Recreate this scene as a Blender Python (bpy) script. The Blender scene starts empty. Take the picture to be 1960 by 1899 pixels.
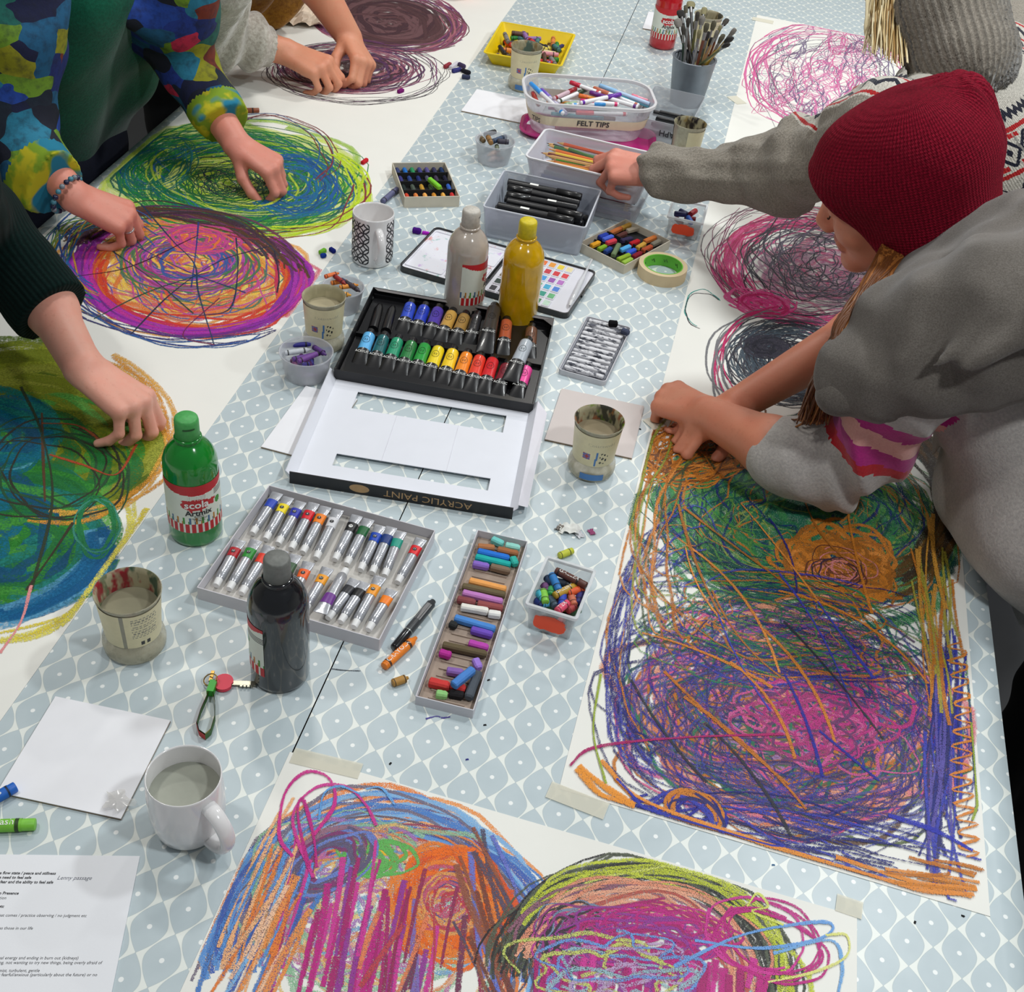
import bpy, math, random
import numpy as np
from mathutils import Vector, Matrix, Euler

# ------------------------------------------------------------------ camera
H = 1.16                      # lens height above the table top (table top is z = 0)
FPX = 2277.0                  # focal length in pixels of the 1960 px wide frame
PITCH, ROLL, YAW = math.radians(40.418), math.radians(7.856), math.radians(-7.694)
_F = Vector((math.sin(YAW)*math.cos(PITCH), math.cos(YAW)*math.cos(PITCH), -math.sin(PITCH)))
_R0 = Vector((math.cos(YAW), -math.sin(YAW), 0)); _U0 = _R0.cross(_F)
_R = math.cos(ROLL)*_R0 + math.sin(ROLL)*_U0
_U = -math.sin(ROLL)*_R0 + math.cos(ROLL)*_U0
sc = bpy.context.scene
COL = sc.collection
cam_d = bpy.data.cameras.new('camera'); cam = bpy.data.objects.new('camera', cam_d); COL.objects.link(cam)
M = Matrix((_R, _U, -_F)).transposed().to_4x4(); M.translation = Vector((0, 0, H)); cam.matrix_world = M
cam_d.sensor_width = 36; cam_d.lens = FPX/1960*36; cam_d.clip_start = .02; cam_d.clip_end = 40
sc.camera = cam

def at(px, py, z=0.0):
    px, py, z = float(px), float(py), float(z)
    d = _F + (px-980)/FPX*_R - (py-949.5)/FPX*_U
    t = (z-H)/d.z
    return Vector((0, 0, H)) + d*t
def pix(p):
    q = Vector(p)-Vector((0, 0, H)); w = q.dot(_F)
    return 980+FPX*q.dot(_R)/w, 949.5-FPX*q.dot(_U)/w
def height_to(base, ty):
    lo, hi = 0.0, .6
    for _ in range(40):
        m = (lo+hi)/2
        if pix((base.x, base.y, m))[1] > ty: lo = m
        else: hi = m
    return lo

# ------------------------------------------------------------------ light, world, exposure
sc.view_settings.view_transform = 'Standard'; sc.view_settings.look = 'None'
sc.view_settings.exposure = 0.0; sc.view_settings.gamma = 1.0; sc.view_settings.use_curve_mapping = False
sc.cycles.use_denoising = True
sc.cycles.transparent_max_bounces = 512
sc.cycles.max_bounces = 8; sc.cycles.diffuse_bounces = 3; sc.cycles.glossy_bounces = 3; sc.cycles.transmission_bounces = 5
w = bpy.data.worlds.new('room_light'); sc.world = w; w.use_nodes = True
w.node_tree.nodes['Background'].inputs[0].default_value = (.93, .97, 1, 1)
w.node_tree.nodes['Background'].inputs[1].default_value = .16
LAMPS = [(-1.1, .75, 1.75, .17, 7), (.75, .55, 1.8, .17, 13.5), (-.95, 2.3, 1.9, .2, 9.5), (.7, 2.0, 1.9, .2, 17), (-.2, 3.9, 1.9, .25, 17), (1.3, 3.4, 1.9, .25, 18)]
def light(name, kind, loc, energy, size, color=(1, 1, 1), aim=None):
    d = bpy.data.lights.new(name, kind); d.energy = energy; d.color = color
    if kind == 'AREA': d.shape = 'DISK'; d.size = size
    o = bpy.data.objects.new(name, d); COL.objects.link(o); o.location = loc
    if aim is not None: o.rotation_euler = (Vector(aim)-Vector(loc)).to_track_quat('-Z', 'Y').to_euler()
    return o
for i, (x, y, z, s, e) in enumerate(LAMPS):
    light('ceiling_lamp', 'AREA', (x, y, z), e*(1.08 if x > 0 else 1.06), s, (.95, .99, 1) if x > 0 else (1, .985, .95))

# ------------------------------------------------------------------ materials
def lin(c):
    return tuple(((v/255)/12.92 if v/255 <= .04045 else ((v/255+.055)/1.055)**2.4) for v in c)
_mats = {}
def nodes(m):
    nt = m.node_tree; return nt, nt.nodes, nt.links, nt.nodes['Principled BSDF']
def new_mat(name):
    m = bpy.data.materials.new(name); m.use_nodes = True; return m
def plain(name, rgb, rough=.5, var=.08, scale=60, metal=0, coat=0, bump=0, bscale=400, spec=.5, alpha=1, trans=0, sheen=0):
    """principled surface whose colour wanders a little with object-space noise"""
    key = (name, rgb, rough, metal, alpha, trans, var)
    if key in _mats: return _mats[key]
    m = new_mat(name); nt, N, L, b = nodes(m)
    tc = N.new('ShaderNodeTexCoord'); no = N.new('ShaderNodeTexNoise'); no.inputs['Scale'].default_value = scale
    no.inputs['Detail'].default_value = 4
    L.new(tc.outputs['Object'], no.inputs['Vector'])
    mx = N.new('ShaderNodeMix'); mx.data_type = 'RGBA'
    c = lin(rgb)
    mx.inputs[6].default_value = (*[v*(1-var*2) for v in c], 1); mx.inputs[7].default_value = (*[min(1, v*(1+var*2)) for v in c], 1)
    L.new(no.outputs['Fac'], mx.inputs[0]); L.new(mx.outputs[2], b.inputs['Base Color'])
    b.inputs['Roughness'].default_value = rough; b.inputs['Metallic'].default_value = metal
    b.inputs['Coat Weight'].default_value = coat; b.inputs['Specular IOR Level'].default_value = spec
    b.inputs['Alpha'].default_value = alpha; b.inputs['Transmission Weight'].default_value = trans
    b.inputs['Sheen Weight'].default_value = sheen
    if bump:
        n2 = N.new('ShaderNodeTexNoise'); n2.inputs['Scale'].default_value = bscale; n2.inputs['Detail'].default_value = 3
        L.new(tc.outputs['Object'], n2.inputs['Vector'])
        bp = N.new('ShaderNodeBump'); bp.inputs['Strength'].default_value = bump; bp.inputs['Distance'].default_value = .001
        L.new(n2.outputs['Fac'], bp.inputs['Height']); L.new(bp.outputs['Normal'], b.inputs['Normal'])
    _mats[key] = m; return m
def clear_mat(name, rgb, alpha, rough=.15, spec=.5):
    """thin see-through plastic: part transparent, part glossy tinted surface"""
    key = ('clear', name, rgb, alpha)
    if key in _mats: return _mats[key]
    m = new_mat(name); nt, N, L, b = nodes(m)
    b.inputs['Base Color'].default_value = (*lin(rgb), 1); b.inputs['Roughness'].default_value = rough
    fr = N.new('ShaderNodeLayerWeight'); fr.inputs['Blend'].default_value = .35
    mp = N.new('ShaderNodeMapRange'); mp.inputs['To Min'].default_value = alpha; mp.inputs['To Max'].default_value = min(1, alpha+.55)
    L.new(fr.outputs['Facing'], mp.inputs['Value']); L.new(mp.outputs['Result'], b.inputs['Alpha'])
    _mats[key] = m; return m
def mathn(N, L, op, a, b=None, c=None):
    n = N.new('ShaderNodeMath'); n.operation = op
    for i, v in enumerate((a, b, c)):
        if v is None: continue
        if isinstance(v, (int, float)): n.inputs[i].default_value = v
        else: L.new(v, n.inputs[i])
    return n.outputs[0]
def mixc(N, L, f, a, b, blend='MIX'):
    n = N.new('ShaderNodeMix'); n.data_type = 'RGBA'; n.blend_type = blend
    if isinstance(f, (int, float)): n.inputs[0].default_value = f
    else: L.new(f, n.inputs[0])
    for i, v in ((6, a), (7, b)):
        if isinstance(v, tuple): n.inputs[i].default_value = (*v[:3], 1)
        else: L.new(v, n.inputs[i])
    return n.outputs[2]
def noise(N, L, vec, scale, detail=3, rough=.5):
    n = N.new('ShaderNodeTexNoise'); n.inputs['Scale'].default_value = scale; n.inputs['Detail'].default_value = detail
    n.inputs['Roughness'].default_value = rough; L.new(vec, n.inputs['Vector']); return n.outputs['Fac']
def maprange(N, L, v, a, b, c=0., d=1.):
    n = N.new('ShaderNodeMapRange'); L.new(v, n.inputs['Value'])
    for k, x in zip(('From Min', 'From Max', 'To Min', 'To Max'), (a, b, c, d)): n.inputs[k].default_value = x
    return n.outputs['Result']
def add_bump(N, L, b, h, strength=.3, dist=.002):
    bp = N.new('ShaderNodeBump'); bp.inputs['Strength'].default_value = strength; bp.inputs['Distance'].default_value = dist
    L.new(h, bp.inputs['Height']); L.new(bp.outputs['Normal'], b.inputs['Normal'])

# ------------------------------------------------------------------ mesh builder
class MB:
    def __init__(s): s.v = []; s.f = []; s.m = []; s.sm = []; s.uv = None
    def add(s, verts, faces, mat=0, smooth=False, X=None):
        o = len(s.v)
        if X is not None: verts = [X @ Vector(v) for v in verts]
        s.v.extend([tuple(v) for v in verts])
        for f in faces:
            s.f.append(tuple(i+o for i in f)); s.m.append(mat); s.sm.append(smooth)
    def box(s, c, d, mat=0, X=None, rz=0, taper=1.0):
        x, y, z = d[0]/2, d[1]/2, d[2]/2; R = Matrix.Rotation(rz, 3, 'Z')
        vs = []
        for k in (-1, 1):
            t = 1 if k < 0 else taper
            for i, j in ((-1, -1), (1, -1), (1, 1), (-1, 1)): vs.append(R @ Vector((i*x*t, j*y*t, k*z))+Vector(c))
        s.add(vs, [(3, 2, 1, 0), (4, 5, 6, 7), (0, 1, 5, 4), (1, 2, 6, 5), (2, 3, 7, 6), (3, 0, 4, 7)], mat, False, X)
    def rbox(s, c, d, r, mat=0, X=None, seg=4, taper=1.0, smooth=False, open_top=False):
        """box with rounded upright corners (taper scales the bottom)"""
        lo = rrect(d[0]*taper, d[1]*taper, r*taper, seg); hi = rrect(d[0], d[1], r, seg); n = len(lo)
        vs = [(x+c[0], y+c[1], c[2]-d[2]/2) for x, y in lo]+[(x+c[0], y+c[1], c[2]+d[2]/2) for x, y in hi]
        fs = [(i, (i+1) % n, n+(i+1) % n, n+i) for i in range(n)]+[tuple(range(n-1, -1, -1))]
        if not open_top: fs.append(tuple(range(n, 2*n)))
        s.add(vs, fs, mat, smooth, X)
    def rings(s, rings, mat=0, smooth=True, X=None, cap0=False, cap1=False, closed=True):
        n = len(rings[0]); vs = [p for r in rings for p in r]; fs = []
        for k in range(len(rings)-1):
            for i in range(n if closed else n-1):
                a, b = k*n+i, k*n+(i+1) % n
                fs.append((a, b, b+n, a+n))
        s.add(vs, fs, mat, smooth, X)
        if cap0: s.add(rings[0], [tuple(range(n-1, -1, -1))], mat, False, X)
        if cap1: s.add(rings[-1], [tuple(range(n))], mat, False, X)
    def lathe(s, prof, seg=40, mat=0, X=None, smooth=True, cap0=False, cap1=False, mats=None):
        rg = [[(r*math.cos(2*math.pi*i/seg), r*math.sin(2*math.pi*i/seg), z) for i in range(seg)] for r, z in prof]
        if mats is None: s.rings(rg, mat, smooth, X, cap0, cap1)
        else:
            for k in range(len(rg)-1): s.rings(rg[k:k+2], mats[k], smooth, X)
            if cap0: s.add(rg[0], [tuple(range(seg-1, -1, -1))], mats[0], False, X)
            if cap1: s.add(rg[-1], [tuple(range(seg))], mats[-1], False, X)
    def tube(s, path, rad, seg=10, mat=0, X=None, cap=True, flat=1.0, smooth=True):
        P = [Vector(p) for p in path]; n = len(P); rg = []
        up = Vector((0, 0, 1)); prev = None
        for i, p in enumerate(P):
            t = (P[min(i+1, n-1)]-P[max(i-1, 0)]).normalized()
            if prev is None:
                a = up.cross(t)
                if a.length < .05: a = Vector((1, 0, 0)).cross(t)
            else: a = prev-t*prev.dot(t)
            a.normalize(); b = t.cross(a); prev = a
            r = rad[i] if hasattr(rad, '__len__') else rad
            rg.append([p+a*r*math.cos(2*math.pi*j/seg)+b*r*flat*math.sin(2*math.pi*j/seg) for j in range(seg)])
        s.rings(rg, mat, smooth, X, cap, cap)
    def poly(s, pts, z0, z1, mat=0, X=None):
        n = len(pts); vs = [(x, y, z0) for x, y in pts]+[(x, y, z1) for x, y in pts]
        s.add(vs, [tuple(range(n-1, -1, -1)), tuple(range(n, 2*n))]+[(i, (i+1) % n, n+(i+1) % n, n+i) for i in range(n)], mat, False, X)
    def shell(s, outer, inner, z0, z1, t, mat=0, X=None, smooth=False, rim=0.0, rim_h=.003, rim_mat=None):
        """open container: outer and inner outlines as functions of height fraction"""
        o0, o1 = outer(0), outer(1); i0, i1 = inner(0), inner(1); n = len(o0)
        A = [(x, y, z0) for x, y in o0]; B = [(x, y, z1) for x, y in o1]; C = [(x, y, z1) for x, y in i1]; D = [(x, y, z0+t) for x, y in i0]
        s.rings([A, B], mat, smooth, X); s.rings([B, C], mat, False, X); s.rings([C, D], mat, smooth, X)
        s.add(D, [tuple(range(n))], mat, False, X); s.add(A, [tuple(range(n-1, -1, -1))], mat, False, X)
    def build(s, name, mats, parent=None, loc=(0, 0, 0), rz=0.0, label=None):
        me = bpy.data.meshes.new(name)
        if isinstance(mats, bpy.types.Material): mats = [mats]
        nv = len(s.v)
        me.from_pydata(s.v, [], s.f)
        for m in mats: me.materials.append(m)
        me.polygons.foreach_set('material_index', s.m); me.polygons.foreach_set('use_smooth', s.sm)
        if s.uv is not None:
            ul = me.uv_layers.new(name='UVMap'); ul.data.foreach_set('uv', np.asarray(s.uv, dtype=np.float32).ravel())
        me.update()
        o = bpy.data.objects.new(name, me); COL.objects.link(o)
        o.location = loc; o.rotation_euler = (0, 0, rz)
        if parent is not None: o.parent = parent
        if label: o['label'] = label
        return o
def rrect(w, d, r, seg=4):
    r = min(r, w/2-1e-5, d/2-1e-5); pts = []
    for cx, cy, a0 in ((w/2-r, d/2-r, 0), (-w/2+r, d/2-r, 90), (-w/2+r, -d/2+r, 180), (w/2-r, -d/2+r, 270)):
        for k in range(seg+1):
            a = math.radians(a0+90*k/seg); pts.append((cx+r*math.cos(a), cy+r*math.sin(a)))
    return pts
def thing(name, label, cat, loc=(0, 0, 0), rz=0.0, group=None, rot=None):
    o = bpy.data.objects.new(name, None); COL.objects.link(o); o.location = loc; o.empty_display_size = .02
    o.rotation_euler = rot if rot is not None else (0, 0, rz)
    return tag(o, label, cat, group)
def tag(o, label, cat, group=None, kind=None):
    o['label'] = label; o['category'] = cat
    if group: o['group'] = group
    if kind: o['kind'] = kind
    return o
def struct(o):
    o['kind'] = 'structure'; return o
def copy_tree(o, parent=None):
    c = o.copy(); COL.objects.link(c)
    if parent is not None: c.parent = parent
    for ch in list(o.children): copy_tree(ch, c)
    return c
def seg_frame(p0, p1):
    """matrix whose local x runs from p0 to p1, z as near up as it can be"""
    x = (Vector(p1)-Vector(p0)).normalized(); z = Vector((0, 0, 1)); z = (z-x*z.dot(x)).normalized(); y = z.cross(x)
    X = Matrix((x, y, z)).transposed().to_4x4(); X.translation = Vector(p0); return X
def quad_frame(tl, tr, br, bl, z):
    """centre, turn, width and depth of a rectangle seen at four pixels on height z"""
    P = [at(*p, z) for p in (tl, tr, br, bl)]
    c = sum(P, Vector())/4; ux = (P[1]-P[0]+P[2]-P[3])/2; uy = (P[0]-P[3]+P[1]-P[2])/2
    a1 = math.atan2(ux.y, ux.x); a2 = math.atan2(-uy.x, uy.y)
    return c, (a1+a2)/2, ux.length, uy.length
_txt = {}
def text_geo(s, size, shear=0.0, bold=0.0):
    key = (s, size, shear, bold)
    if key in _txt: return _txt[key]
    cu = bpy.data.curves.new('lettering', 'FONT'); cu.body = s; cu.size = size; cu.align_x = 'CENTER'; cu.align_y = 'CENTER'
    cu.shear = shear; cu.offset = bold; cu.resolution_u = 2
    o = bpy.data.objects.new('lettering', cu); COL.objects.link(o)
    dg = bpy.context.evaluated_depsgraph_get(); ev = o.evaluated_get(dg); me = ev.to_mesh()
    vs = [tuple(v.co) for v in me.vertices]; fs = [tuple(p.vertices) for p in me.polygons]
    ev.to_mesh_clear(); bpy.data.objects.remove(o); bpy.data.curves.remove(cu)
    _txt[key] = (vs, fs); return vs, fs
def put_text(mb, s, size, fn, mat=0, **k):
    """fn maps the flat lettering (x, y) to a point in space"""
    vs, fs = text_geo(s, size, **k); mb.add([fn(x, y) for x, y, _ in vs], fs, mat)
def raster(mb, nx, ny, w, h, fn, color):
    """a sheet of nx by ny cells; color(u, v) gives the material slot or None"""
    for j in range(ny):
        for i in range(nx):
            m = color((i+.5)/nx, (j+.5)/ny)
            if m is None: continue
            x0, x1, y0, y1 = (i/nx-.5)*w, ((i+1)/nx-.5)*w, j/ny*h, (j+1)/ny*h
            mb.add([fn(x0, y0), fn(x1, y0), fn(x1, y1), fn(x0, y1)], [(0, 1, 2, 3)], m, True)
rnd = random.Random(7)

# ------------------------------------------------------------------ smooth bodies from distance fields
class SDF:
    def __init__(s): s.p = []
    def cap(s, a, b, ra, rb=None, k=.02, sub=False):
        s.p.append(('c', np.array(a, float), np.array(b, float), ra, ra if rb is None else rb, k, sub)); return s
    def chain(s, pts, rads, k=.02):
        for i in range(len(pts)-1): s.cap(pts[i], pts[i+1], rads[i], rads[i+1], k)
        return s
    def ell(s, c, r, axes=None, k=.02, sub=False):
        s.p.append(('e', np.array(c, float), np.array(r, float), np.eye(3) if axes is None else np.array(axes, float), None, k, sub)); return s
    def mesh(s, vs, disp=None, cut=None):
        lo = np.full(3, 1e9); hi = -lo
        for q in s.p:
            if q[6]: continue
            if q[0] == 'c':
                r = max(q[3], q[4]); lo = np.minimum(lo, np.minimum(q[1], q[2])-r); hi = np.maximum(hi, np.maximum(q[1], q[2])+r)
            else:
                e = np.sqrt(((q[3]*q[2][:, None])**2).sum(0)); lo = np.minimum(lo, q[1]-e); hi = np.maximum(hi, q[1]+e)
        lo -= .02+3*vs; hi += .02+3*vs
        n = np.ceil((hi-lo)/vs).astype(int)+1
        ax = [lo[i]+vs*np.arange(n[i]) for i in range(3)]
        D = np.full(n, .08, np.float32)
        for q in s.p:
            k = q[5]; mg = k+.03+2*vs
            if q[0] == 'c':
                r = max(q[3], q[4]); a = np.minimum(q[1], q[2])-r-mg; b = np.maximum(q[1], q[2])+r+mg
            else:
                e = np.sqrt(((q[3]*q[2][:, None])**2).sum(0)); a = q[1]-e-mg; b = q[1]+e+mg
            i0 = np.clip(np.floor((a-lo)/vs).astype(int), 0, n-1); i1 = np.clip(np.ceil((b-lo)/vs).astype(int)+1, 1, n)
            sl = tuple(slice(x, y) for x, y in zip(i0, i1))
            X = ax[0][sl[0]][:, None, None]; Y = ax[1][sl[1]][None, :, None]; Z = ax[2][sl[2]][None, None, :]
            if q[0] == 'c':
                d = q[2]-q[1]; dd = max(d @ d, 1e-12)
                t = np.clip(((X-q[1][0])*d[0]+(Y-q[1][1])*d[1]+(Z-q[1][2])*d[2])/dd, 0, 1)
                dist = np.sqrt((X-q[1][0]-t*d[0])**2+(Y-q[1][1]-t*d[1])**2+(Z-q[1][2]-t*d[2])**2)-(q[3]+t*(q[4]-q[3]))
            else:
                x, y, z = X-q[1][0], Y-q[1][1], Z-q[1][2]; A = q[3]; r = q[2]
                u = [(x*A[i][0]+y*A[i][1]+z*A[i][2]) for i in range(3)]
                k0 = np.sqrt((u[0]/r[0])**2+(u[1]/r[1])**2+(u[2]/r[2])**2); k1 = np.sqrt((u[0]/r[0]**2)**2+(u[1]/r[1]**2)**2+(u[2]/r[2]**2)**2)+1e-9
                dist = np.where(k0 < .2, (k0-1)*r.min(), k0*(k0-1)/k1)
            cur = D[sl]
            if q[6]:
                h = np.clip(.5-.5*(cur+dist)/k, 0, 1); D[sl] = cur*(1-h)-dist*h+k*h*(1-h)
            else:
                h = np.clip(.5+.5*(dist-cur)/k, 0, 1); D[sl] = dist*(1-h)+cur*h-k*h*(1-h)
        if disp is not None:
            near = np.argwhere(np.abs(D) < .04); P = lo+near*vs
            D[tuple(near.T)] += disp(P).astype(np.float32)
        if cut is not None:
            near = np.argwhere(D < .05); P = lo+near*vs
            D[tuple(near.T)] = np.maximum(D[tuple(near.T)], cut(P).astype(np.float32))
        return surface_nets(D, lo, vs)
def surface_nets(D, lo, vs):
    I = D < 0; n = D.shape
    cnt = sum(I[a:n[0]-1+a, b:n[1]-1+b, c:n[2]-1+c].astype(np.int8) for a in (0, 1) for b in (0, 1) for c in (0, 1))
    act = np.argwhere((cnt > 0) & (cnt < 8)); idx = np.full(cnt.shape, -1, np.int32); idx[tuple(act.T)] = np.arange(len(act))
    cor = [(a, b, c) for a in (0, 1) for b in (0, 1) for c in (0, 1)]
    V = {o: D[act[:, 0]+o[0], act[:, 1]+o[1], act[:, 2]+o[2]] for o in cor}
    acc = np.zeros((len(act), 3)); num = np.zeros(len(act))
    for o in cor:
        for d in range(3):
            if o[d]: continue
            p = list(o); p[d] = 1; p = tuple(p); a, b = V[o], V[p]; cr = (a < 0) != (b < 0)
            t = np.where(cr, a/np.where(cr, a-b, 1), 0); pt = np.tile(np.array(o, float), (len(act), 1)); pt[:, d] = t
            acc[cr] += pt[cr]; num[cr] += 1
    P = lo+(act+acc/num[:, None])*vs
    F = []
    for d in range(3):
        e, f = (d+1) % 3, (d+2) % 3
        a = [slice(None)]*3; b = [slice(None)]*3; a[d] = slice(0, n[d]-1); b[d] = slice(1, n[d])
        ch = np.argwhere(I[tuple(a)] != I[tuple(b)])
        ch = ch[(ch[:, e] > 0) & (ch[:, f] > 0) & (ch[:, e] < n[e]-1) & (ch[:, f] < n[f]-1)]
        q = []
        for de, df in ((1, 1), (0, 1), (0, 0), (1, 0)):
            c = ch.copy(); c[:, e] -= de; c[:, f] -= df; q.append(idx[tuple(c.T)])
        q = np.stack(q, 1); ins = I[tuple(ch.T)]
        q[~ins] = q[~ins][:, ::-1]; F.append(q)
    return P, np.concatenate(F)
def np_mesh(name, P, F, mats, parent=None, mi=None, attrs=None, label=None):
    me = bpy.data.meshes.new(name); me.vertices.add(len(P)); me.vertices.foreach_set('co', P.astype(np.float32).ravel())
    me.loops.add(F.size); me.loops.foreach_set('vertex_index', F.astype(np.int32).ravel())
    me.polygons.add(len(F)); me.polygons.foreach_set('loop_start', np.arange(0, F.size, F.shape[1], dtype=np.int32))
    me.polygons.foreach_set('use_smooth', np.ones(len(F), bool))
    if isinstance(mats, bpy.types.Material): mats = [mats]
    for m in mats: me.materials.append(m)
    if mi is not None: me.polygons.foreach_set('material_index', np.asarray(mi, np.int32))
    for k, v in (attrs or {}).items():
        a = me.attributes.new(k, 'FLOAT', 'POINT'); a.data.foreach_set('value', v.astype(np.float32))
    me.update(calc_edges=True); me.validate()
    o = bpy.data.objects.new(name, me); COL.objects.link(o)
    if parent is not None: o.parent = parent
    if label: o['label'] = label
    return o
# ------------------------------------------------------------------ floor, walls, tables, cloths
TABLE_Z = -.75
fl = MB(); fl.box((0, 2.2, TABLE_Z-.02), (7, 7, .04))
m_floor = plain('floor_vinyl', (46, 47, 50), .55, .15, 5)
struct(fl.build('floor', m_floor))
m_wall = plain('painted_wall', (226, 224, 216), .8, .02, 3)
for nm, c, d in (('wall_left', (-3.4, 2.2, .55), (.1, 7, 2.6)), ('wall_right', (3.4, 2.2, .55), (.1, 7, 2.6)), ('wall_far', (0, 5.75, .55), (7, .1, 2.6))):
    b = MB(); b.box(c, d); struct(b.build(nm, m_wall))

def cloth_mat(name, th, ox, oy):
    Wl, Ll = .04889*1.16, .05093*1.16
    m = new_mat(name); nt, N, L, b = nodes(m)
    tc = N.new('ShaderNodeTexCoord'); sp = N.new('ShaderNodeSeparateXYZ'); L.new(tc.outputs['Object'], sp.inputs[0])
    f = lambda op, a, b=None, c=None: mathn(N, L, op, a, b, c)
    x = f('SUBTRACT', sp.outputs[0], ox); y = f('SUBTRACT', sp.outputs[1], oy)
    c, s = math.cos(th), math.sin(th)
    u = f('DIVIDE', f('ADD', f('MULTIPLY', x, c), f('MULTIPLY', y, s)), Wl)
    v = f('DIVIDE', f('SUBTRACT', f('MULTIPLY', y, c), f('MULTIPLY', x, s)), Ll)
    masks = []; dots = []
    for off in (0, .5):
        fx = f('ABSOLUTE', f('SUBTRACT', f('FRACT', f('ADD', u, .5+off)), .5)); fy = f('ABSOLUTE', f('SUBTRACT', f('FRACT', f('ADD', v, .5+off)), .5))
        e = f('MULTIPLY', f('SUBTRACT', 1.0, f('POWER', f('MULTIPLY', fy, 2), 1.75)), .335)
        e = f('MAXIMUM', e, .011)
        masks.append(f('SUBTRACT', e, fx))
        dots.append(f('SQRT', f('ADD', f('MULTIPLY', fx, fx), f('MULTIPLY', fy, fy))))
    mk = maprange(N, L, f('MAXIMUM', *masks), -.004, .008); ln = maprange(N, L, f('ABSOLUTE', f('SUBTRACT', f('MAXIMUM', *masks), .004)), .004, .012, 1, 0)
    dt = maprange(N, L, f('MINIMUM', *dots), .042, .05, 1, 0)
    nz = noise(N, L, tc.outputs['Object'], 26, 4)
    motif = mixc(N, L, nz, lin((178, 192, 197)), lin((196, 208, 212))); ground = mixc(N, L, nz, lin((226, 231, 225)), lin((238, 241, 235)))
    col = mixc(N, L, mk, ground, motif); col = mixc(N, L, f('MULTIPLY', ln, .25), col, lin((150, 162, 160)))
    col = mixc(N, L, dt, col, lin((240, 243, 241)))
    st = maprange(N, L, noise(N, L, tc.outputs['Object'], 5, 5, .6), .62, .8)
    col = mixc(N, L, f('MULTIPLY', st, .25), col, lin((168, 164, 156)))
    L.new(col, b.inputs['Base Color']); b.inputs['Roughness'].default_value = .38
    add_bump(N, L, b, noise(N, L, tc.outputs['Object'], 9, 3), .25, .006)
    return m
XL, XS, XR, Y0, Y1 = -1.2, -.325, .527, .12, 4.35
m_wood = plain('table_laminate', (120, 92, 66), .5, .15, 8)
m_leg = plain('grey_steel', (96, 98, 102), .4, .05, 20, metal=.8)
def table(x0, x1, label):
    t = thing('trestle_table', label, 'table', ((x0+x1)/2, (Y0+Y1)/2, TABLE_Z))
    w, d = x1-x0, Y1-Y0
    b = MB(); b.box((0, 0, .75-.0155), (w-.006, d-.01, .025)); b.build('tabletop', m_wood, t)
    for sx in (-1, 1):
        for sy in (-1, 1):
            b = MB(); b.tube([(sx*(w/2-.08), sy*(d/2-.3), 0), (sx*(w/2-.08), sy*(d/2-.3), .722)], .018, 12); b.build('leg', m_leg, t)
    return t
table(XL, XS-.002, 'long table under the patterned cloth along the left half of the work surface')
table(XS+.002, XR, 'long table under the patterned cloth along the right half of the work surface')
def cloth(name, x0, x1, mat, hang_l, hang_r, label):
    b = MB(); ny, nx = 150, 30; rows = []
    xs = []
    if hang_l: xs += [(x0-.004-.006*k/3, -.24+.24*k/4*.98) for k in range(4)]
    xs += [(x0+(x1-x0)*k/nx, 0) for k in range(nx+1)]
    if hang_r: xs += [(x1+.004+.006*k/3, -.04-.2*k/3) for k in range(4)]
    for j in range(ny+1):
        y = Y0+(Y1-Y0)*j/ny; row = []
        for x, z in xs:
            wv = 0 if z == 0 else (abs(z)/.24)*.016*math.sin(y*17+2*math.sin(y*5))
            wz = .0 if z else 0.0
            row.append((x+wv+(.004*math.sin(y*9) if z else 0), y, z+wz))
        rows.append(row)
    b.rings(rows, 0, True, closed=False)
    rows2 = [[(x, y, z-.001 if z == 0 else z) for x, y, z in r] for r in rows]
    o = b.build(name, mat); tag(o, label, 'tablecloth')
    return o
cloth('tablecloth', XL, XS-.0016, cloth_mat('grey_leaf_print_left', -.028, -.4235*1.16, .7437*1.16), True, False, 'grey and cream leaf-print wipe-clean cloth under the long green drawings and paint boxes')
cloth('tablecloth', XS, XR, cloth_mat('grey_leaf_print_right', .0288, -.08388*1.16, .88276*1.16), False, True, 'grey and cream leaf-print wipe-clean cloth on the table where the beanie wearer leans')

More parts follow.
